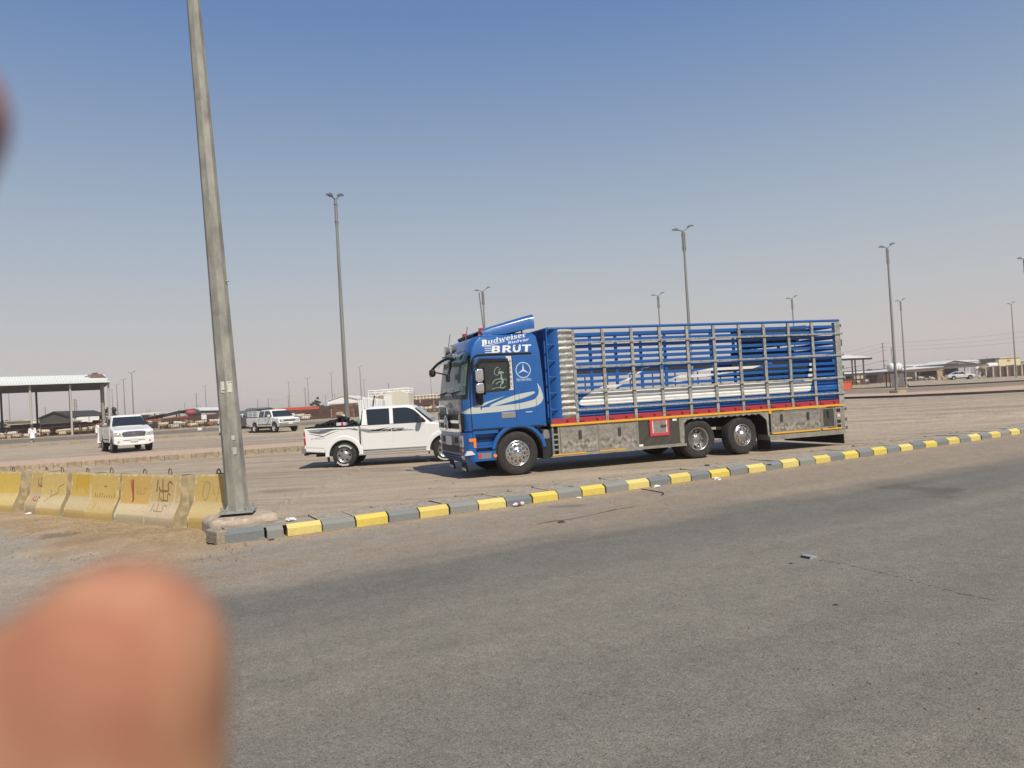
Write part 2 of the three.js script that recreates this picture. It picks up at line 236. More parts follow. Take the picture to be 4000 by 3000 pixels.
{
  // painted: face and sloped top; the flat back stays bare stone
  const prof = (L, hgt) => ext([[0, 0], [0.0, hgt - 0.055], [0.012, hgt - 0.045], [0.085, hgt], [0.115, hgt], [0.115, 0]], L, 0, 0.006);
  const mk = (L, hgt) => { const g = prof(L, hgt).rotateY(Math.PI / 2); const q = plain(g), p = q.attributes.position, u = q.attributes.uv; for (let i = 0; i < p.count; i++) u.setXY(i, p.getX(i) / L, (p.getY(i) + Math.max(0, -p.getZ(i))) / 0.3); return q; };
  const variants = [mk(0.49, 0.165), mk(0.49, 0.16), mk(0.49, 0.168)], backs = [0, 1].map((k) => rbox(0.485, 0.155 + 0.006 * k, 0.13, 0.012, 0, 0.0775, 0)), slabs = [0, 1, 2].map((k) => rbox(0.487, 0.15, 0.58 + 0.01 * k, 0.008, 0, 0.072 + 0.002 * k, 0)), edges = [0, 1, 2].map((k) => rbox(0.485, 0.17, 0.09, 0.012, 0, 0.085 - 0.008 * k, 0));
  let x = -3.35, k = 0;
  const put = (g, m, name, parent, X, back, jit = 0.012) => { const o = new THREE.Mesh(g, m); o.name = numbered(name); const p = kerbPt(X, back + rr(-jit, jit)); o.position.copy(p); o.position.y = rr(-0.014, 0.004); o.rotation.y = kAng(X) + rr(-0.022, 0.022); o.rotation.x = rr(-0.02, 0.02); o.castShadow = o.receiveShadow = true; parent.add(o); return o; };
  while (x < 30) {
    const a = kAng(x), dx = 0.512 * Math.cos(a), X = x, mid = x + dx / 2;
    const o = put(variants[k % 3], (k % 2 ? blackMats : yellowMats)[Math.floor(rnd() * 3)], 'kerb_stone', kerb, X, 0, 0.018);
    put(backs[k % 2], kerbStoneMat, 'kerb_back', kerb, mid, 0.183, 0.004);
    if (x < 16) put(slabs[k % 3], pavingMat, 'paving_slab', pavement, mid, 0.55, 0.006);
    put(edges[k % 3], kerbStoneMat, 'edging_stone', pavement, mid, 0.91, 0.012);
    x += dx; k++;
  }
  const far = gridGeo(60, 1, (u, v) => { const X = 16 + 14 * u, p = kerbPt(X, 0.25 + 0.61 * v); return { x: p.x, y: 0.147, z: p.z, u: p.x, v: p.z }; });
  part('paving_slab', far, pavingMat, pavement).userData.kind = 'stuff';
  // the short black end stones
  for (const [X, L] of [[-3.6, 0.23], [-4.1, 0.53]]) { const o = new THREE.Mesh(mk(L, 0.17 + (L > 0.4 ? 0.02 : 0)), blackMats[L > 0.4 ? 0 : 2]); o.name = numbered('kerb_stone'); o.position.copy(kerbPt(X, 0)); o.rotation.y = kAng(X); o.castShadow = o.receiveShadow = true; kerb.add(o); }
  const endStone = new THREE.Mesh(rbox(0.16, 0.2, 0.42, 0.03, 0, 0.1, 0), kerbStoneMat); endStone.name = numbered('kerb_back'); endStone.position.copy(kerbPt(-4.17, 0.2)); endStone.rotation.y = kAng(-4) + 0.25; endStone.castShadow = true; kerb.add(endStone);
  const fill = gridGeo(8, 4, (u, v) => { const p = kerbPt(mix(-4.05, -3.3, u), mix(0.12, 0.84, v)); return { x: p.x, y: 0.15 + 0.012 * hash(Math.round(u * 8), Math.round(v * 4)), z: p.z, u: p.x, v: p.z }; });
  part('paving_slab', fill, kerbStoneMat, pavement);
}

// medians and far kerbs, cut from the ground points they cover
const strips = [];
function strip(name, label, front, back, h, mat, faceMat) {
  const f = front.map((p) => onGround(...p)), b = back.map((p) => onGround(...p)), n = f.length - 1;
  const top = gridGeo(n * 12, 3, (u, v) => { const t = u * n, i = Math.min(n - 1, Math.floor(t)), w = t - i, A = f[i].clone().lerp(f[i + 1], w), B = b[i].clone().lerp(b[i + 1], w), p = A.lerp(B, v); return { x: p.x, y: rise(-p.z) + h, z: p.z, u: p.x, v: p.z }; });
  const side = (L) => gridGeo(n * 12, 1, (u, v) => { const t = u * n, i = Math.min(n - 1, Math.floor(t)), p = L[i].clone().lerp(L[i + 1], t - i); return { x: p.x, y: rise(-p.z) - 0.02 + (h + 0.02) * v, z: p.z, u: p.x, v: v * 0.3 }; });
  const o = new THREE.Group(); o.name = numbered(name); scene.add(o); info(o, label, null, null, 'structure');
  part('surface', top, mat, o); part('kerb_face', [side(f), side(b)], faceMat, o);
  const endL = gridGeo(1, 1, (u, v) => { const p = f[0].clone().lerp(b[0], u); return { x: p.x, y: rise(-p.z) - 0.02 + (h + 0.02) * v, z: p.z }; }); part('kerb_face', endL, faceMat, o);
  return o;
}
const pinkPaving = std([1, 1, 1], 0.95, 0, { map: canvasTex(256, 256, (g, w, h) => { g.fillStyle = '#b39a84'; g.fillRect(0, 0, w, h); for (let j = 0; j < 16; j++) for (let i = 0; i < 8; i++) { const v = rr(-14, 14); g.fillStyle = `rgb(${180 + v},${152 + v},${132 + v})`; g.fillRect(i * 32 + (j % 2) * 16 + 1, j * 16 + 1, 30, 14); } for (let k = 0; k < 130; k++) { g.globalAlpha = rr(0.1, 0.4); g.fillStyle = '#b8a488'; g.beginPath(); g.ellipse(rnd() * w, rnd() * h, rr(6, 40), rr(3, 14), 0, 0, 7); g.fill(); } }, true) });
const sandTop = std([0.46, 0.38, 0.275], 0.95, 0, { map: tile(concreteTex, 0.5) });
const darkKerb = std([0.06, 0.052, 0.045], 0.9, 0, { map: tile(smudge, 0.7) });
const med = strip('median', 'long low median with pink paving and a stone kerb, behind the yellow barriers', [[-120, 1851], [500, 1808], [1150, 1762], [2000, 1702]], [[-120, 1832], [500, 1787], [1150, 1744], [2000, 1688]], 0.17, pinkPaving, sandTop);
{ // its kerb stones, one by one
  const a = onGround(-120, 1853), b = onGround(1420, 1744), L = a.distanceTo(b), n = Math.round(L / 0.5), yaw = -Math.atan2(b.z - a.z, b.x - a.x), gs = [0, 1, 2].map((k) => rbox(L / n - 0.012, 0.235, 0.16, 0.014, 0, 0.09, 0)), ms = [sandTop, M.sandstone, std([0.43, 0.37, 0.28], 0.95, 0, { map: tile(concreteTex, 0.8) })];
  for (let i = 0; i < n; i++) { const p = a.clone().lerp(b, (i + 0.5) / n), o = new THREE.Mesh(gs[i % 3], ms[Math.floor(rnd() * 3)]); o.name = numbered('kerb_stone'); o.position.set(p.x, rise(-p.z) + rr(-0.012, 0.008), p.z + 0.03); o.rotation.y = yaw; o.castShadow = o.receiveShadow = true; med.add(o); }
}
strip('median', 'thin sandy median on the left, between the lot and the far dark road', [[-100, 1758], [390, 1727], [900, 1697], [1300, 1668]], [[-100, 1749], [390, 1718], [900, 1687], [1300, 1660]], 0.14, sandTop, sandTop);
strip('far_road', 'dark strip of far road in front of the left animal pens', [[-100, 1746], [390, 1716], [900, 1684], [1300, 1658]], [[-100, 1727], [390, 1700], [900, 1668], [1300, 1644]], 0.006, std([0.225, 0.195, 0.158], 0.95, 0, { map: tile(concreteTex, 0.3) }), sandTop);
strip('pavement', 'sandy pavement strip along the left animal pens', [[-100, 1727], [390, 1700], [900, 1668], [1300, 1644], [1760, 1616]], [[-100, 1716], [390, 1690], [900, 1656], [1300, 1634], [1760, 1608]], 0.1, sandTop, sandTop);
strip('median', 'reddish paved island with a dark kerb around the tall lamp right of the lorry', [[3270, 1560], [3500, 1553], [3815, 1540], [4080, 1527]], [[3270, 1551], [3560, 1542], [3800, 1527], [4080, 1509]], 0.16, pinkPaving, darkKerb);
strip('median', 'second island farther right with a dark kerb, behind the reddish one', [[3552, 1513], [3640, 1509], [3800, 1501], [4080, 1486]], [[3545, 1503], [3640, 1500], [3800, 1492], [4080, 1477]], 0.17, sandTop, darkKerb);
strip('far_road', 'greyish lane between the two islands right of the lorry', [[3260, 1540], [3560, 1530], [3800, 1516], [4080, 1498]], [[3260, 1526], [3560, 1514], [3800, 1503], [4080, 1487]], 0.006, std([0.31, 0.25, 0.185], 0.95, 0, { map: tile(concreteTex, 0.3) }), sandTop);
strip('pavement', 'sandy strip along the right animal sheds', [[3260, 1524], [3540, 1512]], [[3260, 1508], [3540, 1502]], 0.15, sandTop, sandTop);
// ------------------------------------------------------------------ livestock lorry (x runs to its tail, z = 0 is its near flank)
const TW = 2.5;
const lorry = thing('livestock_truck', 'big blue livestock lorry with slatted cage body and silver side boxes', 'truck', [0.02, 0, -17.86], 18.5 * Math.PI / 180);
{
  // ---- prints on the cab
  const S0 = -1.6, S1 = 0.9, Y0 = 0.9, Y1 = 3.4;
  const cabArt = canvasTex(2048, 2048, (g, w, h) => {
    const X = (s) => (s - S0) / (S1 - S0) * w, Y = (y) => (Y1 - y) / (Y1 - Y0) * h, path = (pts) => { g.beginPath(); pts.forEach((p, i) => (i ? (p.length > 2 ? g.quadraticCurveTo(X(p[2]), Y(p[3]), X(p[0]), Y(p[1])) : g.lineTo(X(p[0]), Y(p[1]))) : g.moveTo(X(p[0]), Y(p[1])))); g.closePath(); g.fill(); };
    g.fillStyle = '#0b569c'; g.fillRect(0, 0, w, h);
    for (let i = 0; i < 700; i++) { g.globalAlpha = rr(0.02, 0.07); g.fillStyle = rnd() < 0.5 ? '#3f7fbd' : '#0a4c98'; g.beginPath(); g.ellipse(rnd() * w, rnd() * h, rr(6, 60), rr(3, 14), 0, 0, 7); g.fill(); }
    g.globalAlpha = 1;
    // silver flame
    g.fillStyle = '#b9bfbb';
    const wave = (pts) => { const P = soft(pts, 0.12, 5); path(P); };
    wave([[-1.25, 1.52], [-1.12, 1.6], [-1.03, 1.64], [-0.65, 1.75], [-0.32, 1.83], [-0.17, 1.87], [-0.46, 1.77], [-0.68, 1.69], [-0.87, 1.61], [-0.57, 1.63], [-0.19, 1.65], [0.03, 1.66], [0.29, 1.69], [0.54, 1.75], [0.63, 1.88], [0.62, 2.02], [0.59, 2.14], [0.67, 2.02], [0.73, 1.83], [0.73, 1.74], [0.67, 1.65], [0.55, 1.58], [0.28, 1.54], [0.02, 1.52], [-0.43, 1.5], [-0.99, 1.49], [-1.22, 1.5]]);
    wave([[-0.62, 1.64], [-0.51, 1.7], [-0.18, 1.81], [0.04, 1.87], [0.3, 1.91], [0.5, 1.93], [0.55, 1.91], [0.49, 1.87], [0.3, 1.8], [0.03, 1.74], [-0.28, 1.68], [-0.52, 1.63]]);
    // emblem ring with three-pointed star
    const ex = X(0.27), ey = Y(2.44), er = 0.188 / (S1 - S0) * w; g.strokeStyle = '#c7ccd0'; g.lineWidth = er * 0.1; g.beginPath(); g.arc(ex, ey, er * 0.94, 0, 7); g.stroke(); g.fillStyle = '#cfd3d6';
    for (let k = 0; k < 3; k++) { g.save(); g.translate(ex, ey); g.rotate(k * 2 * Math.PI / 3); g.beginPath(); g.moveTo(0, -er * 0.92); g.lineTo(er * 0.11, -er * 0.06); g.lineTo(0, 0); g.lineTo(-er * 0.11, -er * 0.06); g.fill(); g.restore(); }
    g.fillStyle = '#c9d2da'; g.textAlign = 'center'; g.font = `${0.1 / 2.5 * w}px serif`; g.fillText('Mercedes-Benz', X(0.275), Y(2.185), 0.37 / 2.5 * w);
    // white strip with vertical letters behind the door window
    g.fillStyle = '#cfcfcb'; path([[-0.15, 2.78], [0.0, 2.78], [0.005, 1.99], [-0.1, 1.99], [-0.09, 2.66]]);
    g.fillStyle = '#26282c'; g.font = `bold ${0.085 / 2.5 * w}px sans-serif`; 'ACTROS'.split('').forEach((c, i) => g.fillText(c, X(-0.043), Y(2.63 - i * 0.104))); g.lineWidth = 5; g.strokeStyle = '#26282c'; g.beginPath(); g.arc(X(-0.043), Y(2.055), 26, 0, 7); g.stroke(); g.fillRect(X(-0.043) - 3, Y(2.055) - 26, 6, 30);
    // lettering over the door
    g.fillStyle = '#dcdcda'; g.textAlign = 'left'; const K = w / 2.5, fit = (c, x, y, wd) => { const m = g.measureText(c).width; g.save(); g.translate(x, y); g.scale(wd / m, 1); g.fillText(c, 0, 0); g.restore(); };
    g.save(); g.translate(X(-0.69), Y(3.05)); g.rotate(-0.155); g.font = `italic bold ${0.152 * K}px serif`; g.lineWidth = 4; g.strokeStyle = '#dcdcda'; fit('Budweiser', 0, 0, 1.13 * K); g.font = `italic bold ${0.19 * K}px serif`; g.fillText('B', -8, 10); g.lineWidth = 9; g.beginPath(); g.moveTo(10, 22); g.quadraticCurveTo(280, 24, 480, 8); g.stroke(); g.restore();
    g.save(); g.translate(X(-0.06), Y(3.062)); g.rotate(-0.13); g.font = `italic bold ${0.085 * K}px serif`; fit('Budvar', 0, 0, 0.54 * K); g.restore();
    g.save(); g.translate(X(-0.5), Y(2.868)); g.transform(1, 0, -0.16, 1, 0, 0); g.font = `bold ${0.23 * K}px sans-serif`; for (const [c, o, wd] of [['B', 0, 0.25], ['R', 0.255, 0.26], ['U', 0.52, 0.24], ['T', 0.765, 0.23]]) { fit(c, o * K, 0, wd * K); fit(c, o * K + 7, 0, wd * K); fit(c, o * K + 3, -4, wd * K); }
    for (let k = 0; k < 4; k++) g.fillRect(-0.15 * K + k * 6, -140 + k * 41, 0.17 * K, 13);
    const st = (cx, cy, r, c) => { g.fillStyle = c; g.beginPath(); for (let k = 0; k < 10; k++) { const a = -Math.PI / 2 + k * Math.PI / 5, q = k % 2 ? r * 0.45 : r; g.lineTo(cx + Math.cos(a) * q, cy + Math.sin(a) * q); } g.fill(); }; st(0.64 * K, -0.12 * K, 66, '#0b569c'); g.restore();
    // locker line and badge on the rear flank
    g.strokeStyle = '#063b7c'; g.lineWidth = 7; g.beginPath(); g.roundRect(X(0.13), Y(1.93), X(0.55) - X(0.13), Y(1.42) - Y(1.93), 40); g.stroke(); g.fillStyle = '#c8ccd0'; g.fillRect(X(0.27), Y(1.465), X(0.44) - X(0.27), 14);
    g.strokeStyle = '#08489a'; g.lineWidth = 6; g.beginPath(); g.moveTo(X(0.05), Y(2.76)); g.lineTo(X(0.44), Y(2.76)); g.quadraticCurveTo(X(0.52), Y(2.76), X(0.52), Y(2.68)); g.lineTo(X(0.52), Y(2.1)); g.quadraticCurveTo(X(0.52), Y(2.05), X(0.4), Y(2.03)); g.lineTo(X(0.05), Y(1.99)); g.stroke();
  });
  const paint = phys('#ffffff', 0.38, 0, { map: cabArt, clearcoat: 0.8, clearcoatRoughness: 0.12 });
  const blue = phys([0.0035, 0.093, 0.335], 0.42, 0, { clearcoat: 0.5, clearcoatRoughness: 0.2 });
  const blueFlat = std([0.005, 0.09, 0.32], 0.6);
  const artUV = (g) => { g = plain(g); const p = g.attributes.position, u = g.attributes.uv; for (let i = 0; i < p.count; i++) u.setXY(i, (p.getX(i) - S0) / 2.5, (p.getY(i) - Y0) / 2.5); return g; };

  // ---- cab plan at height y: [y, flank start of the corner, nose, tail, inset]
  const T = [[0.36, -1.0, -1.14, 0.77, 0.02], [0.5, -1.03, -1.25, 0.77, 0], [1.0, -1.05, -1.26, 0.77, 0], [1.1, -1.05, -1.24, 0.77, 0], [1.5, -1.06, -1.26, 0.77, 0], [1.83, -1.05, -1.25, 0.765, 0], [1.95, -1.03, -1.22, 0.76, 0], [2.4, -0.99, -1.15, 0.74, 0.004], [2.78, -0.94, -1.07, 0.715, 0.014], [2.86, -0.925, -1.06, 0.71, 0.016], [3.0, -0.88, -1.03, 0.69, 0.034], [3.14, -0.8, -0.96, 0.67, 0.053], [3.24, -0.7, -0.87, 0.65, 0.07], [3.3, -0.56, -0.73, 0.6, 0.13], [3.335, -0.3, -0.5, 0.5, 0.3]];
  const plan = (u, y, off = 0) => { // u: 0 near flank .. 1 far flank round the nose
    const sc = table(T, y, 1), sf = table(T, y, 2), ins = table(T, y, 4), a = 0.33, zn = -ins, zf = -TW + ins, m = 0.012, L = sf - sc; let s, z;
    const cor = (t) => [sc + (L + m) * Math.sin(t), a * (1 - Math.cos(t))];
    if (u < 0.3) { const [p, q] = cor(u / 0.3 * Math.PI / 2); s = p; z = zn - q; } else if (u > 0.7) { const [p, q] = cor((1 - u) / 0.3 * Math.PI / 2); s = p; z = zf + q; } else { const t = (u - 0.3) / 0.4, c = 2 * t - 1; s = sf + m * c * c; z = mix(zn - a, zf + a, t); }
    const px = V(s, y, z); if (off) { const cx = -0.2, cz = -TW / 2, dx = s - cx, dz = (z - cz) * 0.8, l = Math.hypot(dx, dz); px.x += dx / l * off; px.z += dz / l * off; } return px;
  };
  const ring = (y, n) => { const out = [], tail = table(T, y, 3), ins = table(T, y, 4), sc = table(T, y, 1); for (let k = 0; k <= 4; k++) out.push(V(mix(tail, sc, k / 4), y, -ins)); for (let k = 1; k < n; k++) out.push(plan(k / n, y)); for (let k = 0; k <= 4; k++) out.push(V(mix(sc, tail, k / 4), y, -TW + ins)); return out; };
  const ys = [1.1, 1.3, 1.5, 1.7, 1.83, 1.95, 2.2, 2.4, 2.6, 2.78, 2.86, 2.93, 3.0, 3.07, 3.14, 3.19, 3.24, 3.27, 3.3, 3.32, 3.335], rows = ys.map((y) => ring(y, 40)), nn = rows[0].length - 1;
  const skin = gridGeo(nn, ys.length - 1, (u, v, i, j) => ({ ...rows[j][i], u: (rows[j][i].x - S0) / 2.5, v: (ys[j] - Y0) / 2.5 }));
  const lid = (row) => { const n = row.length, h = (n - 1) / 2, g = gridGeo(Math.floor(h), 1, (u, v, i, j) => (j ? { ...row[n - 1 - i] } : { ...row[i] })); return g; };
  const back = gridGeo(1, ys.length - 1, (u, v, i, j) => (i ? { ...rows[j][nn] } : { ...rows[j][0] }));
  const cab = part('cab', [artUV(toCreasedNormals(skin, 0.6)), artUV(lid(rows[rows.length - 1])), artUV(lid(rows[0])), artUV(back)], paint, lorry);
  // a curved panel of some thickness on the nose
  const panel = (y0, y1, u0, u1, off, th, nu = 20, nv = 4, shape) => { const f = (o) => (u, v) => { const y = mix(y0, y1, v), e = shape ? shape(v) : 0, p = plan(mix(u0 + e, u1 - e, u), y, o); return p; }; const A = gridGeo(nu, nv, f(off)), rim = (fn) => gridGeo(nu, 1, fn); return [A, rim((u, w) => { const e = shape ? shape(0) : 0; return plan(mix(u0 + e, u1 - e, u), y0, off - th * w); }), rim((u, w) => { const e = shape ? shape(1) : 0; return plan(mix(u0 + e, u1 - e, u), y1, off - th * w); }), gridGeo(nv, 1, (v, w) => plan(u0 + (shape ? shape(v) : 0), mix(y0, y1, v), off - th * w)), gridGeo(nv, 1, (v, w) => plan(u1 - (shape ? shape(v) : 0), mix(y0, y1, v), off - th * w))]; };

  // windscreen with its print, black surround, band under it
  part('windscreen_frame', panel(1.84, 2.83, 0.06, 0.94, 0.008, 0.03, 30, 6), std([0.012, 0.014, 0.013], 0.35), cab);
  const screenArt = canvasTex(1024, 512, (g, w, h) => {
    g.fillStyle = '#6b7b73'; g.fillRect(0, 0, w, h);
    g.fillStyle = '#46534e'; g.fillRect(0, 0, w, 70); g.fillStyle = '#4f5f58'; g.fillRect(0, h - 120, w, 90);
    g.fillStyle = '#82918a'; g.beginPath(); g.ellipse(420, 250, 22, 90, 0, 0, 7); g.fill(); g.fillStyle = '#56645e'; g.fillRect(60, 150, 26, 200); g.fillRect(560, 190, 120, 150);
    g.fillStyle = '#b4c2b9'; g.textAlign = 'center'; g.font = 'italic bold 74px serif'; g.fillText('Mercedes-Benz', w * 0.5, 58, 620); g.font = 'italic bold 112px serif'; g.fillText('ACTROS', w * 0.46, h - 38, 560);
    for (const [x, y, r] of [[150, h - 74, 42], [860, h - 74, 42], [120, 38, 30], [905, 38, 30]]) { g.strokeStyle = '#aab5ae'; g.lineWidth = 6; g.beginPath(); g.arc(x, y, r, 0, 7); g.stroke(); for (let k = 0; k < 3; k++) { const a = -Math.PI / 2 + k * 2.094; g.beginPath(); g.moveTo(x, y); g.lineTo(x + Math.cos(a) * r, y + Math.sin(a) * r); g.stroke(); } }
  });
  const scr = panel(1.94, 2.76, 0.115, 0.885, 0.02, 0.01, 30, 6).slice(0, 1);
  part('windscreen', scr, phys('#ffffff', 0.12, 0, { map: screenArt, specularIntensity: 0.55 }), cab);
  for (const [u, w] of [[0.36, 0.1], [0.62, 0.1]]) part('wiper', [bar(plan(u, 1.88, 0.05), plan(u + 0.05, 1.99, 0.06), 0.014), bar(plan(u - w, 2.03, 0.055), plan(u + w * 0.9, 1.985, 0.055), 0.013), bar(plan(u + 0.03, 1.95, 0.06), plan(u - 0.02, 2.01, 0.06), 0.008)], M.black, cab);
  // dark bonnet guard with flame print and its crest
  const guardArt = canvasTex(512, 256, (g, w, h) => { g.fillStyle = '#47525f'; g.fillRect(0, 0, w, h); g.fillStyle = '#8d939a'; const fl = (m) => { g.save(); g.translate(w / 2, 0); g.scale(m, 1); g.beginPath(); g.moveTo(30, 205); g.quadraticCurveTo(90, 90, 220, 92); g.quadraticCurveTo(150, 120, 205, 150); g.quadraticCurveTo(230, 120, 240, 96); g.quadraticCurveTo(250, 190, 190, 205); g.quadraticCurveTo(120, 200, 110, 160); g.quadraticCurveTo(70, 180, 60, 225); g.fill(); g.fillRect(20, 24, 46, 12); g.restore(); }; fl(1); fl(-1); g.fillStyle = '#c9ccce'; g.beginPath(); g.ellipse(w / 2, 30, 14, 22, 0, 0, 7); g.fill(); g.fillStyle = '#2c3550'; g.beginPath(); g.moveTo(w / 2 - 30, 60); g.lineTo(w / 2 + 30, 60); g.lineTo(w / 2, 120); g.fill(); });
  part('front_guard', panel(1.5, 1.835, 0.2, 0.8, 0.028, 0.03, 24, 3), phys('#ffffff', 0.22, 0.1, { map: guardArt, clearcoat: 1 }), cab);
  part('crest', [...panel(1.76, 1.8, 0.45, 0.55, 0.04, 0.015, 4, 1), ...panel(1.72, 1.81, 0.485, 0.515, 0.044, 0.015, 2, 1)], M.chrome, cab);
  // grille: black field, three chrome bars, ring emblem
  part('grille', panel(1.08, 1.5, 0.2, 0.8, 0.02, 0.03, 24, 3), M.black, cab);
  part('grille_bar', panel(1.29, 1.36, 0.22, 0.78, 0.055, 0.05, 24, 2), M.chrome, cab);
  part('grille_bar', panel(1.08, 1.16, 0.26, 0.74, 0.055, 0.05, 24, 2), M.chrome, cab);
  for (const u of [0.22, 0.72]) part('grille_bar', panel(1.09, 1.28, u, u + 0.06, 0.05, 0.04, 4, 2), M.chrome, cab);
  for (const u of [0.21, 0.73]) part('marker_lamp', panel(1.29, 1.49, u, u + 0.06, 0.06, 0.05, 4, 2), std([0.55, 0.5, 0.47], 0.25, 0.3), cab);
  for (const u of [0.155, 0.81]) part('air_guide', panel(1.14, 1.52, u, u + 0.035, 0.07, 0.09, 3, 3), M.black, cab);
  { const c = plan(0.5, 1.3, 0.09), ringG = place(new THREE.TorusGeometry(0.155, 0.02, 8, 28), 0, 0, 0, 0, -Math.PI / 2, 0).translate(c.x, c.y, c.z), st = []; for (let k = 0; k < 3; k++) { const a = Math.PI / 2 + k * 2.0944; st.push(bar([c.x, c.y, c.z], [c.x, c.y + Math.sin(a) * 0.15, c.z + Math.cos(a) * 0.15], 0.022, 6, 0.006)); } part('emblem', [ringG, ...st], M.chrome, cab); part('emblem_backing', cyl(0.145, 0.145, 0.02, c.x + 0.02, c.y, c.z, 'x', 28), M.black, cab); }
  // bumper
  const bump = part('bumper', [...panel(0.4, 1.07, 0, 1, 0.004, 0.12, 40, 6), ...panel(0.36, 0.52, 0.02, 0.98, 0.02, 0.1, 40, 2)], blue, lorry);
  part('bumper_insert', panel(0.6, 1.0, 0.3, 0.7, 0.02, 0.03, 12, 2), std([0.1, 0.12, 0.15], 0.35, 0.2), bump);
  part('air_intake', panel(0.6, 0.76, 0.33, 0.67, 0.03, 0.03, 12, 2), M.black, bump);
  for (const u of [0.34, 0.6]) part('air_intake', panel(0.82, 0.96, u, u + 0.055, 0.03, 0.03, 3, 1), M.black, bump);
  part('number_plate', panel(0.76, 0.98, 0.44, 0.56, 0.045, 0.03, 4, 1), M.plate, bump);
  part('lower_intake', panel(0.45, 0.54, 0.3, 0.7, 0.024, 0.02, 12, 1), M.black, bump);
  for (const u of [0.2, 0.7]) { const hl = part('headlight', panel(0.74, 1.0, u, u + 0.1, 0.03, 0.05, 6, 3), M.lampGlass, bump); part('reflector', panel(0.82, 0.92, u + 0.035, u + 0.065, 0.036, 0.02, 3, 2), std([0.06, 0.06, 0.055], 0.2, 0.5), hl); part('indicator', panel(0.63, 0.7, u + 0.01, u + 0.07, 0.024, 0.03, 4, 1), M.amber, bump); part('fog_lamp', panel(0.46, 0.54, u - 0.01, u + 0.09, 0.034, 0.03, 4, 1), M.lampGlass, bump); }
  part('side_reflector', [span(-1.13, -0.995, 0.86, 0.93, -0.05, 0.006)], M.amber, bump);
  part('corner_trim', ext([[-1.24, 0.55], [-1.18, 0.65], [-1.08, 0.65], [-1.0, 0.56]], 0.1, -0.08), M.plate, bump);
  for (const z of [-0.55, -1.75]) { const f = part('front_flap', [box(0.02, 0.24, 0.42, -1.12, 0.26, z, 0, 0, 0.2)], M.rubber, lorry); part('lettering', [0, 1, 2, 3, 4].map((k) => box(0.006, 0.07, 0.045, -1.138, 0.2, z - 0.14 + k * 0.07, 0, 0, 0.2)), M.whiteFlat, f); }
  // door, its window, the rear flank and roof side: proud panels with rubber joints between
  const door = part('door', artUV(ext([[-1.02, 1.14], [-1.04, 1.5], [-1.03, 1.95], [-0.965, 2.62], [-0.9, 2.75], [-0.8, 2.785], [-0.005, 2.785], [0.03, 1.14]], 0.012, 0.0, 0.003, [[[-0.88, 1.97], [-0.86, 2.6], [-0.78, 2.71], [-0.12, 2.69], [-0.08, 2.62], [-0.09, 2.04], [-0.14, 2.0]]])), paint, cab);
  part('rear_flank', artUV(ext([[0.05, 1.14], [0.012, 2.785], [0.67, 2.785], [0.71, 2.5], [0.745, 1.2], [0.6, 1.14]], 0.012, 0.0, 0.003)), paint, cab);
  part('door_seal', [tube([[-1.05, 1.85, 0.004], [-1.035, 2.0, 0.004], [-0.97, 2.66, 0.004], [-0.87, 2.81, 0.002], [-0.7, 2.835, -0.002], [0.0, 2.835, -0.004], [0.5, 2.835, -0.006]], 0.022, 50), bar([0.02, 1.14, 0.003], [-0.0, 2.79, 0.003], 0.009), bar([-1.04, 1.1, 0.003], [-1.05, 1.9, 0.003], 0.01), bar([-1.02, 1.12, 0.003], [0.72, 1.12, 0.003], 0.01)], M.rubber, cab);
  part('door_window_frame', ext([[-0.9, 1.95], [-0.88, 2.62], [-0.79, 2.73], [-0.1, 2.71], [-0.06, 2.62], [-0.07, 2.03], [-0.13, 1.98]], 0.01, 0.006, 0.002, [[[-0.8, 2.0], [-0.79, 2.6], [-0.74, 2.66], [-0.13, 2.65], [-0.105, 2.6], [-0.11, 2.05], [-0.15, 2.02]]]), M.black, cab);
  const winArt = canvasTex(512, 512, (g, w, h) => { g.fillStyle = '#1d2422'; g.fillRect(0, 0, w, h); g.fillStyle = '#2c3a35'; g.fillRect(0, h * 0.75, w * 0.5, h * 0.25); g.strokeStyle = '#7f9a8c'; g.fillStyle = '#8aa497'; g.lineCap = 'round';
    const cv = (lw, ...p) => { g.lineWidth = lw; g.beginPath(); g.moveTo(p[0], p[1]); for (let k = 2; k < p.length; k += 4) g.quadraticCurveTo(p[k], p[k + 1], p[k + 2], p[k + 3]); g.stroke(); };
    cv(10, 340, 250, 270, 250, 285, 190, 300, 130, 350, 120); cv(10, 370, 230, 340, 170, 380, 150); cv(26, 350, 215, 390, 190, 420, 215); cv(20, 380, 215, 400, 260, 385, 300); cv(30, 385, 290, 420, 330, 400, 380); cv(12, 390, 320, 330, 300, 280, 330, 260, 350, 250, 380); cv(12, 400, 360, 340, 350, 300, 390); cv(14, 400, 380, 360, 410, 370, 450, 400, 470, 440, 440); cv(10, 360, 450, 300, 440, 240, 470); cv(10, 420, 330, 450, 300, 460, 340); });
  part('door_window', planeUV(ext([[-0.88, 1.97], [-0.86, 2.6], [-0.78, 2.71], [-0.12, 2.69], [-0.08, 2.62], [-0.09, 2.04], [-0.14, 2.0]], 0.004, 0.001), -0.88, -0.08, 1.97, 2.71), phys('#ffffff', 0.08, 0, { map: winArt, clearcoat: 1 }), cab);
  part('wind_deflector', [ext([[-0.87, 2.63], [-0.79, 2.745], [-0.1, 2.725], [-0.1, 2.66], [-0.76, 2.67], [-0.84, 2.55]], 0.012, 0.03)], std([0.015, 0.015, 0.016], 0.15), cab);
  part('door_handle', [rbox(0.34, 0.14, 0.02, 0.008, -0.15, 1.415, 0.015), rbox(0.28, 0.035, 0.035, 0.01, -0.14, 1.45, 0.03)], M.chrome, cab);
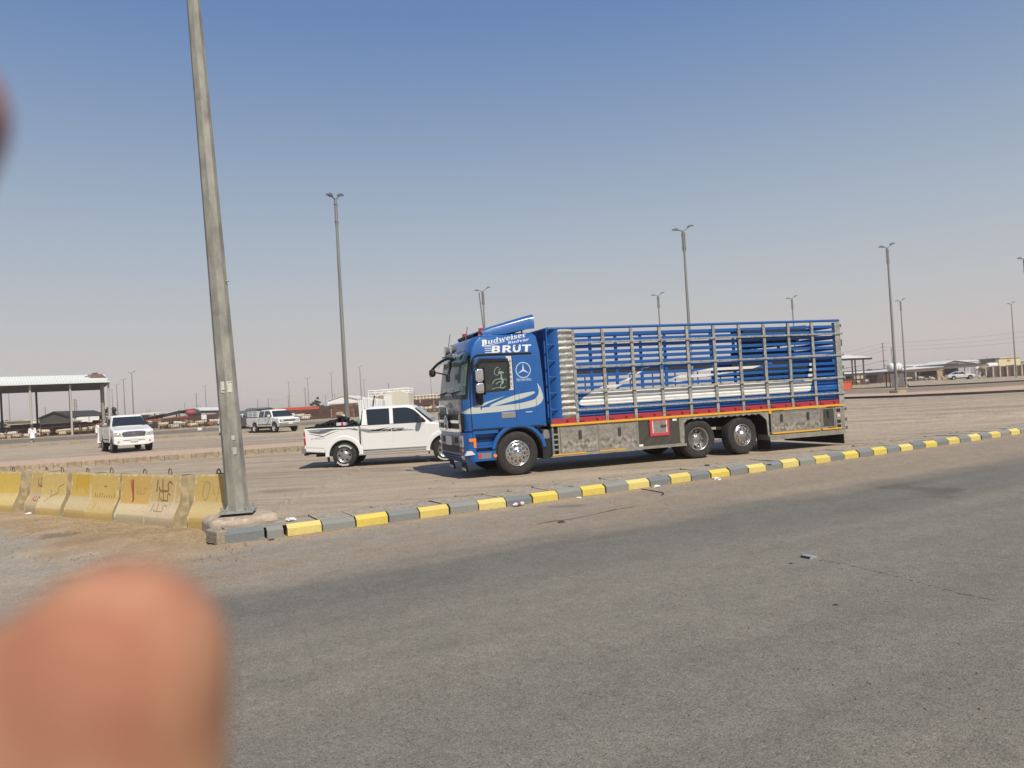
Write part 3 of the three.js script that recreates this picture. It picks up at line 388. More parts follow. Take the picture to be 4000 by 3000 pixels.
  // chrome mirror housing on its arm, plus the small mirrors
  const mir = part('wing_mirror', [rbox(0.2, 0.3, 0.2, 0.05, -0.86, 2.36, 0.2), rbox(0.2, 0.25, 0.2, 0.05, -0.86, 2.07, 0.2)], M.chrome, cab);
  part('mirror_arm', [tube([[-0.93, 2.72, 0.0], [-0.95, 2.62, 0.12], [-0.9, 2.5, 0.15]], 0.03), tube([[-0.82, 1.82, 0.01], [-0.86, 1.9, 0.12], [-0.86, 2.0, 0.17]], 0.03), rbox(0.03, 0.62, 0.22, 0.02, -0.755, 2.22, 0.2), ext([[-0.93, 1.95], [-0.75, 1.95], [-0.74, 1.72], [-0.82, 1.68], [-0.9, 1.74]], 0.03, 0.01)], M.black, mir);
  part('front_mirror', [rbox(0.14, 0.19, 0.24, 0.06, -1.5, 2.53, -1.75), tube([[-1.06, 2.84, -1.05], [-1.24, 2.84, -1.15], [-1.4, 2.74, -1.5], [-1.5, 2.62, -1.72]], 0.036), tube([[-1.06, 2.82, -0.9], [-1.22, 2.78, -0.88], [-1.26, 2.6, -0.86], [-1.31, 2.44, -0.86]], 0.03), tube([[-1.48, 2.55, -1.7], [-1.42, 2.5, -1.3], [-1.33, 2.44, -0.95]], 0.018), rbox(0.08, 0.19, 0.18, 0.04, -1.33, 2.36, -0.86)], M.black, cab);
  // visor, lamp bar, spotlights, roof things
  part('sun_visor', gridGeo(24, 3, (u, v) => { const uu = mix(0.1, 0.9, u), p = plan(uu, 2.9, 0.02), q = plan(uu, 2.72, 0.2); return V(mix(p.x, q.x, v), mix(2.92, 2.68, v) + (Math.abs(u - 0.5) < 0.22 ? 0.03 * v : 0), mix(p.z, q.z, v)); }), phys([0.012, 0.04, 0.028], 0.12, 0, { clearcoat: 1 }), cab);
  part('lamp_bar', [bar([-1.23, 2.9, -0.65], [-1.23, 2.9, -1.7], 0.02), bar([-1.23, 2.9, -0.9], [-1.05, 2.9, -0.9], 0.015), bar([-1.23, 2.9, -1.6], [-1.05, 2.9, -1.6], 0.015)], M.galv, cab);
  for (const z of [-0.7, -1.3]) { const sp = part('spotlight', place(lathe([[0.001, 0.12], [0.05, 0.11], [0.09, 0.05], [0.105, 0], [0.105, -0.02]], 'y', 20), -1.24, 3.03, z, 0, 0, -Math.PI / 2), std([0.12, 0.125, 0.13], 0.4), cab); part('lens', cyl(0.096, 0.1, 0.015, -1.255, 3.03, z, 'x', 20), M.lampGlass, sp); }
  for (const [s, z] of [[-0.6, -0.3], [-0.62, -1.72]]) { const b = part('beacon', cyl(0.075, 0.068, 0.15, s, 3.4, z, 'y', 18), phys([0.42, 0.02, 0.012], 0.2, 0, { clearcoat: 1 }), cab); part('beacon_base', cyl(0.095, 0.085, 0.06, s, 3.3, z, 'y', 18), M.amber, b); }
  for (const [a, b, r] of [[[-1.0, 3.05, -0.42], [-0.9, 3.52, -0.42], 0.01], [[-1.05, 3.02, -1.9], [-0.95, 3.5, -1.9], 0.01], [[-0.55, 3.3, -0.24], [-0.62, 4.3, -0.24], 0.012]]) part('antenna', bar(a, b, r), M.lampHead, cab);
  part('side_lamp', box(0.08, 0.03, 0.02, -0.83, 3.12, -0.12, 0, 0.5, 0), M.black, cab);
  { // roof deflector: a wedge rising to the tail, open underneath
    const prof = [[-0.78, 3.345, 0.6], [-0.6, 3.43, 0.5], [-0.4, 3.505, 0.42], [0.0, 3.61, 0.32], [0.35, 3.7, 0.26], [0.64, 3.77, 0.22]];
    const g = gridGeo(28, 10, (u, v) => { const t = u * 2 - 1, s = mix(-0.78 + 0.16 * t * t, 0.64, v), top = table(prof, s, 1), bot = Math.min(top - 0.012, mix(3.3, 3.41, sstep(-0.3, 0.64, s))), w = TW / 2 - table(prof, s, 2) * 0.3, e = Math.abs(t) ** 16; return V(s, mix(top, bot, e), -TW / 2 + Math.sign(t) * w * Math.min(1, Math.abs(t) * 1.1)); });
    part('deflector_vent', gridGeo(10, 1, (u, v) => { const t = (u * 2 - 1) * 0.6; return V(-0.8 + 0.16 * t * t, mix(3.31, 3.36, v), -TW / 2 + t * TW * 0.5); }), M.black, cab);
    part('roof_deflector', [g, bar([0.4, 3.3, -0.3], [0.4, 3.44, -0.3], 0.02), bar([0.4, 3.3, -2.1], [0.4, 3.44, -2.1], 0.02), box(0.02, 0.3, 1.7, 0.63, 3.6, -TW / 2)], blue, cab);
  }
  // ---- steps and fender
  const step = part('step', [span(-1.03, -0.5, 0.4, 0.62, -0.3, -0.004), span(-1.0, -0.46, 0.7, 0.74, -0.3, -0.01), span(-1.02, -0.42, 1.02, 1.09, -0.3, -0.006), span(-1.0, -0.42, 0.62, 1.05, -0.34, -0.17), span(-1.03, -0.97, 0.6, 1.05, -0.2, -0.012)], blue, lorry);
  part('tread', [span(-0.94, -0.56, 0.74, 0.752, -0.2, -0.015), span(-0.9, -0.52, 0.88, 0.94, -0.172, -0.165)], std([0.01, 0.05, 0.16], 0.6), step);
  part('step_reflector', [rbox(0.065, 0.22, 0.012, 0.004, -0.995, 0.82, -0.004)], M.amber, step);
  part('step_plate', [span(-0.94, -0.62, 0.45, 0.58, -0.02, 0.004)], M.steel, step);
  part('step_lamp', cyl(0.045, 0.045, 0.02, -0.89, 0.52, 0.008, 'z', 14), std([0.5, 0.05, 0.08], 0.3), step); part('step_lamp', cyl(0.045, 0.045, 0.02, -0.53, 0.5, 0.008, 'z', 14), M.amber, step);
  const arc = (r0, r1, a0, a1, cx, cy, n = 24) => { const p = []; for (let k = 0; k <= n; k++) { const a = mix(a0, a1, k / n); p.push([cx + Math.cos(a) * r1, cy + Math.sin(a) * r1]); } for (let k = n; k >= 0; k--) { const a = mix(a0, a1, k / n); p.push([cx + Math.cos(a) * r0, cy + Math.sin(a) * r0]); } return p; };
  const fend = part('fender', [ext(arc(0.6, 0.68, 0.13, 2.95, 0.07, 0.53), 0.06, -0.05, 0.01), ext(arc(0.62, 0.65, 0.1, 3.0, 0.07, 0.53), 0.5, -0.52)], blue, lorry);
  part('fender_joint', ext([[0.05, 1.18], [0.06, 1.14], [0.78, 1.14], [0.77, 1.2]], 0.02, -0.03), blue, fend);
  part('mudguard', ext(arc(0.57, 0.6, 0.1, 3.0, 0.07, 0.53), 0.55, -0.56), M.rubber, lorry); part('mud_flap', span(0.66, 0.86, 0.33, 0.8, -0.5, -0.03), M.rubber, lorry); part('mudguard', span(-0.5, 0.75, 0.35, 1.1, -TW + 0.02, -TW + 0.05), M.rubber, lorry);

  // ---- wheels
  const tyreG = (R, w) => lathe([[R * 0.57, -w / 2 + 0.02], [R * 0.7, -w / 2 - 0.004], [R * 0.86, -w / 2 - 0.008], [R * 0.95, -w / 2 + 0.012], [R * 0.985, -w / 2 + 0.045], [R, -w * 0.18], [R, w * 0.18], [R * 0.985, w / 2 - 0.045], [R * 0.95, w / 2 - 0.012], [R * 0.86, w / 2 + 0.008], [R * 0.7, w / 2 + 0.004], [R * 0.57, w / 2 - 0.02]], 'z', 44);
  const ribs = (R, w) => [-0.07, 0, 0.07].map((z) => new THREE.TorusGeometry(R + 0.001, 0.004, 4, 44).translate(0, 0, z));
  const lugs = (r, z, n = 10, s = 0.016) => Array.from({ length: n }, (_, k) => { const a = k / n * 6.2832; return cyl(s, s, 0.04, Math.cos(a) * r, Math.sin(a) * r, z, 'z', 8); });
  const holes = (r, z, n, s) => Array.from({ length: n }, (_, k) => { const a = (k + 0.5) / n * 6.2832; return cyl(s, s, 0.012, Math.cos(a) * r, Math.sin(a) * r, z, 'z', 10); });
  function wheel(kind, x, z, R = 0.515, w = 0.3) {
    const g = new THREE.Group(); g.name = 'wheel'; g.position.set(x, R - 0.006, z); lorry.add(g);
    part('tyre', [tyreG(R, w), ...ribs(R, w)], M.tyre, g);
    if (kind === 'deep') { part('rim', [lathe([[R * 0.58, 0.145], [R * 0.545, 0.15], [R * 0.52, 0.12], [R * 0.5, -0.02], [0.19, -0.04], [0.15, -0.02], [0.14, 0.06], [0.06, 0.1], [0.001, 0.1]], 'z', 36)], M.steel, g); part('lug_nut', lugs(0.115, 0.09), M.galv, g); part('hand_hole', holes(0.205, -0.028, 10, 0.026), M.black, g); } else {
      part('rim', [lathe([[R * 0.58, 0.135], [R * 0.55, 0.155], [R * 0.525, 0.14], [R * 0.51, 0.1], [0.24, 0.12], [0.215, 0.145], [0.14, 0.15], [0.115, 0.16], [0.09, 0.19], [0.05, 0.205], [0.001, 0.207]], 'z', 36)], kind === 'chrome' ? std([0.66, 0.655, 0.64], 0.27, 0.95) : M.steel, g); part('lug_nut', lugs(0.185, 0.15, 10, 0.024), kind === 'chrome' ? M.chrome : M.galv, g); part('lug_ring', Array.from({ length: 10 }, (_, k) => { const a = k / 10 * 6.2832; return new THREE.TorusGeometry(0.03, 0.006, 5, 12).translate(Math.cos(a) * 0.185, Math.sin(a) * 0.185, 0.155); }), M.black, g); part('hand_hole', holes(0.235, 0.13, 10, 0.015), M.black, g); if (kind === 'chrome') part('hub_cap', lathe([[0.1, 0.2], [0.09, 0.225], [0.05, 0.245], [0.001, 0.25]], 'z', 24), M.chrome, g);
    }
    return g;
  }
  wheel('chrome', 0.03, -0.17); wheel('chrome', 0.03, -TW + 0.17).rotation.y = Math.PI;
  wheel('deep', 4.87, -0.19, 0.5); wheel('deep', 4.87, -0.54, 0.5, 0.28); wheel('deep', 4.87, -TW + 0.19, 0.5).rotation.y = Math.PI;
  wheel('flat', 6.17, -0.19, 0.5).rotation.y = 0.16; wheel('flat', 6.17, -TW + 0.19, 0.5).rotation.y = Math.PI;
  part('chassis', [span(-0.9, 9.2, 0.72, 0.98, -0.86, -0.78), span(-0.9, 9.2, 0.72, 0.98, -TW + 0.78, -TW + 0.86), span(-0.2, 0.25, 0.42, 0.62, -2.1, -0.3), cyl(0.14, 0.14, 1.9, 4.87, 0.5, -TW / 2, 'z'), cyl(0.12, 0.12, 1.9, 6.17, 0.5, -TW / 2, 'z'), span(-0.9, 0.9, 0.55, 1.1, -1.8, -0.6), span(1.2, 3.9, 0.6, 1.05, -0.7, -0.3), ball(0.24, 4.87, 0.52, -TW / 2), span(6.9, 9.3, 0.8, 0.95, -2.0, -0.4)], std([0.02, 0.019, 0.018], 0.9), lorry);
  part('air_tank', cyl(0.16, 0.16, 0.9, 3.9, 0.5, -1.4, 'x'), M.black, lorry);

  // ---- side boxes in dimpled bright metal
  const dimple = grainTex(256, (i, j) => { const x = i / 256 * 4, y = j / 256 * 4, a = Math.abs(((x + y) % 1) - 0.5) + Math.abs(((x - y + 8) % 1) - 0.5); return [clamp(a * 255, 0, 255)]; }, false);
  const boxTex = grainTex(512, (i, j) => { const x = i / 512 * 14, y = j / 512 * 14, cx = Math.floor(x + y), cy = Math.floor(x - y + 40), h = hash(cx, cy), f = fbm(i / 60, j / 22, 4); const q = j / 512 < 0.5 ? 1 : 0.35, v = clamp(165 + (h - 0.5) * 62 * q + (f - 0.5) * 34, 0, 255); return [v, v * 0.975, v * 0.93]; });
  const boxMetal = std([0.95, 0.92, 0.88], 0.45, 0.55, { map: boxTex, bumpMap: tile(dimple, 3), bumpScale: 0.003 });
  const brushed = std([0.62, 0.61, 0.58], 0.38, 0.85, { map: canvasTex(256, 256, (g, w, h) => { g.fillStyle = '#8b8983'; g.fillRect(0, 0, w, h); g.translate(w / 2, h / 2); g.rotate(-0.9); for (let k = 0; k < 260; k++) { g.globalAlpha = rr(0.1, 0.6); g.fillStyle = rnd() < 0.5 ? '#d5d3cc' : '#5b5953'; g.fillRect(rr(-300, 200), rr(-250, 250), rr(30, 160), rr(1, 4)); } }, true) });
  const trim = std([0.42, 0.405, 0.35], 0.6, 0.3, { map: tile(galvTex, 1.4) });
  const latch = (x, y, parent) => part('latch', [rbox(0.07, 0.2, 0.012, 0.004, x, y, 0.018), rbox(0.03, 0.16, 0.02, 0.008, x, y, 0.027)], std([0.1, 0.1, 0.1], 0.4, 0.5), parent);
  for (const [a, b, y0, y1, m, ls] of [[1.13, 2.1, 0.43, 1.06, boxMetal, [1.62]], [2.13, 3.13, 0.42, 1.06, boxMetal, [2.66]], [3.16, 4.33, 0.41, 1.06, brushed, []], [7.06, 8.64, 0.51, 1.04, boxMetal, [7.38, 8.22]], [8.69, 9.07, 0.53, 1.03, brushed, [8.9]]]) {
    const bx = part('side_box', metreUV(rbox(b - a, y1 - y0, 0.5, 0.02, (a + b) / 2, (y0 + y1) / 2, -0.255), 0.7), m, lorry);
    part('box_frame', [span(a - 0.02, a + 0.012, y0 - 0.01, y1 + 0.01, -0.3, 0.006), span(b - 0.012, b + 0.02, y0 - 0.01, y1 + 0.01, -0.3, 0.006), span(a + 0.012, b - 0.012, y1 - 0.014, y1 + 0.01, -0.3, 0.006), span(a + 0.012, b - 0.012, y0 - 0.01, y0 + 0.014, -0.3, 0.006)], trim, bx);
    for (const l of ls) latch(l, (y0 + y1) / 2 + 0.1, bx);
  }
  const hatch = part('hatch', metreUV(span(3.55, 3.96, 0.72, 1.03, 0.0, 0.02), 1), boxMetal, lorry);
  part('hatch_frame', [span(3.48, 3.55, 0.66, 1.08, 0, 0.025), span(3.96, 4.02, 0.66, 1.08, 0, 0.025), span(3.55, 3.96, 0.66, 0.72, 0, 0.025), span(3.55, 3.96, 1.03, 1.08, 0, 0.025)], std([0.55, 0.04, 0.06], 0.6), hatch);
  part('hatch_edge', [span(3.551, 3.57, 0.73, 1.03, 0.02, 0.03), span(3.935, 3.958, 0.73, 1.03, 0.02, 0.03)], M.whiteFlat, hatch); part('latch', rbox(0.16, 0.05, 0.03, 0.008, 3.86, 0.9, 0.035), std([0.1, 0.1, 0.1], 0.4, 0.5), hatch);
  part('sticker', [span(4.13, 4.25, 1.0, 1.05, 0.002, 0.009), span(3.17, 3.28, 0.43, 0.48, 0.002, 0.009)], M.whiteFlat, lorry);
  part('sill', span(0.88, 4.5, 0.355, 0.41, -0.5, 0.008), trim, lorry); part('sill', [span(6.98, 9.43, 0.31, 0.39, -0.5, 0.008), span(6.98, 9.43, 0.388, 0.45, -0.5, -0.01)], trim, lorry);
  const tape = std([0.72, 0.36, 0.02], 0.6);
  part('reflective_strip', [span(0.88, 9.42, 1.075, 1.125, -0.05, 0.03)], tape, lorry);
  part('reflective_strip', [span(0.9, 1.75, 0.385, 0.415, 0.0, 0.014), span(2.1, 2.8, 0.39, 0.415, 0.0, 0.014), span(7.06, 8.6, 0.46, 0.5, -0.02, 0.012), span(8.66, 9.3, 0.46, 0.5, -0.02, 0.012), span(6.97, 7.05, 1.0, 1.07, 0, 0.034)], tape, lorry);
  // ladder behind the cab
  part('ladder', [span(0.9, 0.94, 0.41, 1.07, -0.05, 0.0), span(1.05, 1.1, 0.41, 1.07, -0.05, 0.0), ...[0.5, 0.62, 0.74, 0.86].map((y) => span(0.94, 1.05, y, y + 0.035, -0.12, -0.004)), span(0.7, 1.1, 0.42, 1.0, -0.42, -0.14)], trim, lorry);
  part('battery_cover', [span(0.72, 0.93, 0.5, 0.98, -0.13, -0.1)], std([0.45, 0.45, 0.44], 0.5, 0.4, { map: tile(speck, 2) }), lorry);
  // scalloped skirt and guards over the rear wheels
  { const p = [[4.4, 1.07]]; for (let k = 0; k <= 84; k++) { const s = mix(4.4, 6.75, k / 84); p.push([s, 1.0 + 0.028 * Math.abs(Math.sin(k / 84 * Math.PI * 13)) - 0.008]); } p.push([6.75, 1.07]); part('skirt', ext(p, 0.015, 0.0), trim, lorry); }
  part('wheel_guard', [ext([[4.34, 0.4], [4.34, 1.06], [4.62, 1.06], [4.46, 0.92], [4.44, 0.4]], 0.03, -0.02), ext([[6.55, 1.06], [6.97, 1.06], [6.97, 0.42], [6.93, 0.42], [6.9, 0.85], [6.72, 1.0]], 0.03, -0.02), span(4.4, 6.95, 1.03, 1.06, -0.6, -0.02)], trim, lorry);
  part('mud_flap', gridGeo(3, 8, (u, v) => V(mix(6.98, 7.06, v > 0 ? 0.6 * v * v : 0), mix(0.95, 0.05, v), mix(-0.6, -0.02, u))), M.rubber, lorry);
  part('mud_flap', span(9.34, 9.37, 0.05, 0.33, -TW + 0.03, -0.01), M.rubber, lorry);
  // tail end: lamp column and hinge claws
  const tail = part('tail_panel', [span(9.1, 9.42, 0.45, 1.06, -0.3, 0.004)], trim, lorry);
  part('tail_recess', [0.96, 0.66, 0.53].map((y) => span(9.16, 9.28, y - 0.045, y + 0.045, 0.0, 0.008)), M.black, tail); part('tail_reflector', [span(9.16, 9.28, 0.77, 0.87, 0.0, 0.01)], std([0.6, 0.3, 0.32], 0.3), tail); part('tail_glass', [span(9.19, 9.25, 0.79, 0.85, 0.01, 0.014)], M.plate, tail);
  part('far_side_box', [span(1.1, 4.3, 0.4, 1.06, -TW, -TW + 0.5), span(7.0, 9.1, 0.5, 1.06, -TW, -TW + 0.4)], trim, lorry);

  // ---- cage
  const A0 = 0.9, A1 = 9.45, B0 = 1.05, B1 = 3.45;
  const cageArt = canvasTex(2048, 1024, (g, w, h) => {
    const X = (s) => (s - A0) / (A1 - A0) * w, Y = (y) => (B1 - y) / (B1 - B0) * h;
    g.fillStyle = '#0d539a'; g.fillRect(0, 0, w, h);
    const poly = (pts) => { g.beginPath(); pts.forEach((p, i) => (i ? g.lineTo(X(p[0]), Y(p[1])) : g.moveTo(X(p[0]), Y(p[1])))); g.closePath(); g.fill(); };
    g.fillStyle = '#d3d3cf';
    poly([[1.64, 1.59], [1.78, 1.72], [2.1, 1.87], [2.32, 1.97], [2.9, 2.08], [3.1, 2.17], [3.3, 2.22], [3.62, 2.38], [3.3, 2.34], [2.95, 2.2], [3.3, 2.28], [3.0, 2.05], [2.6, 1.88], [3.2, 1.82], [5, 1.83], [7, 1.82], [8.2, 1.8], [8.33, 1.9], [8.4, 2.1], [8.43, 2.42], [8.5, 2.2], [8.5, 2.0], [8.47, 1.8], [8.38, 1.55], [8.3, 1.5], [5, 1.51], [2.6, 1.5], [1.9, 1.49], [1.7, 1.53]]);
    poly([[4.0, 2.0], [4.6, 2.17], [5.6, 2.3], [6.3, 2.33], [7.0, 2.3], [6.6, 2.2], [6.0, 2.13], [5.4, 2.08], [4.9, 2.02], [4.4, 1.96]]);
    poly([[3.75, 2.42], [3.98, 2.5], [3.9, 2.44]]);
    for (let k = 0; k < 420; k++) { g.globalAlpha = rr(0.08, 0.5); g.fillStyle = ['#6f7f90', '#b7bcbd', '#0d539a', '#a39c8c'][Math.floor(rnd() * 4)]; g.fillRect(X(rr(1.6, 9)), Y(rr(1.48, 2.2)), rr(4, 70), rr(1, 5)); }
    for (let k = 0; k < 260; k++) { g.globalAlpha = rr(0.05, 0.3); g.fillStyle = rnd() < 0.5 ? '#0a4a96' : '#3d7cc0'; g.fillRect(rnd() * w, rnd() * h, rr(4, 80), rr(1, 4)); }
  });
  const cagePaint = std('#ffffff', 0.5, 0, { map: cageArt }), cUV = (g) => planeUV(g, A0, A1, B0, B1);
  const cage = part('cage', [span(0.93, 9.44, 1.13, 1.2, -TW + 0.02, -0.06)], std([0.14, 0.13, 0.12], 0.9), lorry);
  part('front_wall', [span(0.9, 0.96, 1.2, 3.36, -TW + 0.02, -0.2)], blueFlat, cage);
  part('top_rail', [cyl(0.035, 0.035, 8.52, 5.19, 3.39, -0.03, 'x', 10), cyl(0.035, 0.035, 8.52, 5.19, 3.39, -TW + 0.03, 'x', 10), cyl(0.035, 0.035, TW, 0.93, 3.39, -TW / 2, 'z', 10)], blue, cage);
  part('base_beam', [span(0.9, 9.3, 1.125, 1.25, -0.1, -0.012)], std([0.34, 0.03, 0.045], 0.55), cage);
  { const gs = [], hs = []; for (let k = 0; k < 11; k++) { const s = 1.3 + k * 0.78 + 0.02; gs.push(cyl(0.03, 0.03, 0.03, s, 1.2, -0.002, 'z', 8), ball(0.022, s, 1.2, 0.015, 1, 1, 1, 8)); if (k < 10) hs.push(rbox(0.14, 0.07, 0.03, 0.01, s + 0.38, 1.19, -0.002)); } part('beam_bolt', gs, std([0.36, 0.035, 0.05], 0.45), cage); part('beam_lock', hs, std([0.3, 0.03, 0.04], 0.5), cage); }
  // rounded blue corner with its brackets, then the crumpled bare-metal panel
  part('corner_panel', gridGeo(10, 1, (u, v) => V(0.94 + 0.26 * u, mix(1.2, 3.37, v), -0.17 + 0.17 * Math.sin(u * Math.PI / 2))), blueFlat, cage);
  part('corner_edge', [span(0.89, 0.915, 0.4, 3.4, -0.03, -0.0)], blueFlat, cage);
  for (const y of [3.02, 2.63, 2.25, 1.87, 1.48]) part('bracket', ext([[0.915, y - 0.02], [1.1, y - 0.02], [1.1, y + 0.015], [0.99, y + 0.006], [0.915, y + 0.03]], 0.02, -0.02), blueFlat, cage);
  const bare = std([0.5, 0.49, 0.46], 0.5, 0.6, { map: tile(galvTex, 1.5) });
  part('base_beam', [span(0.92, 1.17, 1.125, 1.24, -0.012, 0.0)], std([0.34, 0.03, 0.045], 0.55), cage);
  for (let k = 0; k < 15; k++) { const y = 1.25 + k * 0.1425, d = rr(-0.01, 0.012); part('corrugated_strip', gridGeo(6, 6, (u, v) => V(1.19 + 0.37 * u, y + v * 0.141, -0.012 + 0.02 * Math.sin(v * Math.PI) ** 2 * (0.6 + 0.5 * hash(k, 3)) + 0.012 * (fbm(u * 3 + k, v * 2, 2) - 0.5) * 2 + d * u * 0.5)), bare, cage); }
  // slats, upper ten open, lower part closed with ribbed boards
  const slatY = [3.235, 3.09, 2.95, 2.805, 2.665, 2.525, 2.385, 2.235, 2.09, 1.945];
  for (const y of slatY) part('slat', cUV(rbox(7.76, 0.072, 0.03, 0.006, 5.47, y, -0.055)), cagePaint, cage);
  for (const [y0, y1, zz] of [[1.66, 1.83, -0.02], [1.49, 1.655, -0.01], [1.38, 1.485, -0.03], [1.25, 1.375, -0.02]]) part('slat', [cUV(gridGeo(1, 8, (u, v) => V(mix(1.59, 9.35, u), mix(y0, y1, v), -0.05 + zz + 0.035 * (v < 0.2 ? v / 0.2 : v > 0.85 ? (1 - v) / 0.15 : 1) - (v > 0.4 && v < 0.55 ? 0.012 : 0)))), cUV(span(1.6, 9.34, y0, y1, -0.1, -0.092))], cagePaint, cage);
  const postS = [1.58, 2.36, 3.14, 3.92, 4.7, 5.475, 6.24, 7.0, 7.77, 8.53];
  for (const s of postS) part('post', [metreUV(span(s - 0.038, s + 0.038, 1.13, 3.355, -0.035, 0.012), 1.5)], M.galv, cage);
  part('tail_post', [metreUV(span(9.27, 9.44, 1.12, 3.34, -0.1, 0.014), 1.5)], M.galv, cage);
  for (const y of [3.03, 2.45, 1.845, 1.42]) part('side_rail', [metreUV(rbox(7.94, 0.048, 0.03, 0.006, 5.53, y, 0.03), 1.5)], M.galv, cage);
  part('rail_plate', [rbox(0.075, 0.1, 0.008, 0.003, 3.93, 2.36, 0.017), rbox(0.2, 0.09, 0.01, 0.003, 7.12, 2.33, -0.03), rbox(0.09, 0.2, 0.01, 0.003, 9.2, 2.3, -0.03)], blueFlat, cage);
  for (const y of [3.25, 2.83, 2.74, 2.12, 1.95, 1.8, 0.98, 0.7, 0.47]) part('hinge', [rbox(0.1, 0.045, 0.05, 0.01, 9.46, y, -0.03), cyl(0.022, 0.022, 0.08, 9.5, y, -0.03, 'y', 8)], std([0.12, 0.12, 0.12], 0.6, 0.3), cage);
  // far flank, seen through the gaps
  for (const y0 of slatY) { const y = 1.8 + 1.12 * (y0 - 1.8); if (y > 2.5 && y < 3.33) part('slat', rbox(8.3, 0.072, 0.03, 0.006, 5.2, y, -TW + 0.055), blueFlat, cage); }
  for (const y of [2.385, 2.235, 2.09]) part('slat', rbox(2.4, 0.072, 0.03, 0.006, 8.15, y, -TW + 0.055), blueFlat, cage);
  part('far_board', [span(1.0, 9.3, 1.25, 1.84, -TW + 0.03, -TW + 0.06)], blueFlat, cage);
  for (const s of [1.58, ...postS.slice(1), 9.35]) part('post', span(s - 0.04, s + 0.04, 1.13, 3.355, -TW - 0.01, -TW + 0.035), blueFlat, cage);
  part('tailgate', [span(9.36, 9.41, 1.2, 2.5, -TW + 0.05, -0.12), ...[0, 1, 2, 3, 4].map((k) => span(9.36, 9.41, 2.6 + k * 0.15, 2.68 + k * 0.15, -TW + 0.05, -0.12))], blueFlat, cage);
  // dark sheets stowed in the rear bays
  const dk = std([0.03, 0.03, 0.034], 0.8, 0, { map: tile(smudge, 1) });
  part('stowed_sheet', [box(2.1, 0.42, 0.02, 8.25, 3.02, -1.5, 0, 0, 0.05), box(2.15, 0.55, 0.02, 8.2, 2.5, -1.7, 0, 0, 0.035), box(2.1, 0.14, 0.6, 8.2, 3.27, -1.4, 0, 0, 0.04), box(2.3, 0.5, 0.02, 8.1, 2.1, -1.1, 0, 0, -0.03)], dk, cage);
}
// ------------------------------------------------------------------ passenger vehicles (x runs to the nose, origin under the rear axle)
function carWheel(parent, x, z, R, w, steelC, lettering) {
  const g = new THREE.Group(); g.name = 'wheel'; g.position.set(x, R - 0.004, z); if (z < 0) g.rotation.y = Math.PI; parent.add(g);
  part('tyre', lathe([[R * 0.6, -w / 2], [R * 0.8, -w / 2 - 0.01], [R * 0.95, -w / 2 + 0.015], [R, -w / 2 + 0.05], [R, w / 2 - 0.05], [R * 0.95, w / 2 - 0.015], [R * 0.8, w / 2 + 0.01], [R * 0.6, w / 2]], 'z', 32), M.tyre, g);
  part('rim', [lathe([[R * 0.62, w * 0.46], [R * 0.57, w * 0.5], [R * 0.53, w * 0.36], [R * 0.45, w * 0.26], [R * 0.28, w * 0.36], [R * 0.2, w * 0.46], [0.001, w * 0.5]], 'z', 28)], steelC, g);
  part('rim_hole', Array.from({ length: 6 }, (_, k) => { const a = k / 6 * 6.283; return ball(R * 0.105, Math.cos(a) * R * 0.42, Math.sin(a) * R * 0.42, w * 0.3, 1, 1, 0.35, 8); }), M.black, g);
  if (lettering) { const gs = []; for (const [a0, n] of [[0.75, 10], [3.9, 9]]) for (let k = 0; k < n; k++) { const a = a0 + k * 0.145; gs.push(place(new THREE.BoxGeometry(0.026, 0.05, 0.004), 0, 0, 0, 0, 0, a - Math.PI / 2).translate(Math.cos(a) * R * 0.8, Math.sin(a) * R * 0.8, w / 2 + 0.012)); } part('lettering', gs, M.whiteFlat, g); }
  return g;
}
const archPts = (cx, r, y, n = 14) => { const p = [], a0 = Math.acos(clamp(0)) ; for (let k = 0; k <= n; k++) { const a = Math.PI * (1 - k / n); p.push([cx + Math.cos(a) * r, Math.max(y, 0.37 + Math.sin(a) * r)]); } return p; };
// closed cabin from a base and a roof rectangle: [y, x0, x1, halfWidth]
function cabinGeo(levels, nose = 6) {
  const ringAt = ([y, x0, x1, hw], n = 48) => { const o = []; for (let k = 0; k < n; k++) { const a = k / n * 6.28319, c = Math.cos(a), s = Math.sin(a), e = 2 / nose; o.push(V((x0 + x1) / 2 + Math.sign(c) * Math.abs(c) ** e * (x1 - x0) / 2, y, Math.sign(s) * Math.abs(s) ** e * hw)); } return o; };
  const R = levels.map((l) => ringAt(l)), n = R[0].length;
  const g = gridGeo(n, levels.length - 1, (u, v, i, j) => ({ ...R[j][i % n] })), top = R[R.length - 1], c = new THREE.BufferGeometry(), pos = [];
  const L = levels[levels.length - 1]; for (let k = 0; k < n; k++) { const a = top[k], b = top[(k + 1) % n]; pos.push((L[1] + L[2]) / 2, L[0] + 0.012, 0, b.x, b.y, b.z, a.x, a.y, a.z); } c.setAttribute('position', new THREE.Float32BufferAttribute(pos, 3)); c.computeVertexNormals();
  return [toCreasedNormals(g, 0.7), c];
}
const quad = (a, b, c, d) => { const g = new THREE.BufferGeometry(); g.setAttribute('position', new THREE.Float32BufferAttribute([...a, ...b, ...c, ...a, ...c, ...d], 3)); g.computeVertexNormals(); return g; };
const sheetOn = (pts, zOf, off, sgn) => { // polygon in x,y laid on a leaning side
  const g = plain(new THREE.ShapeGeometry(shapeOf(pts))), p = g.attributes.position; for (let i = 0; i < p.count; i++) p.setZ(i, sgn * (zOf(p.getY(i)) + off)); g.computeVertexNormals(); return g; };

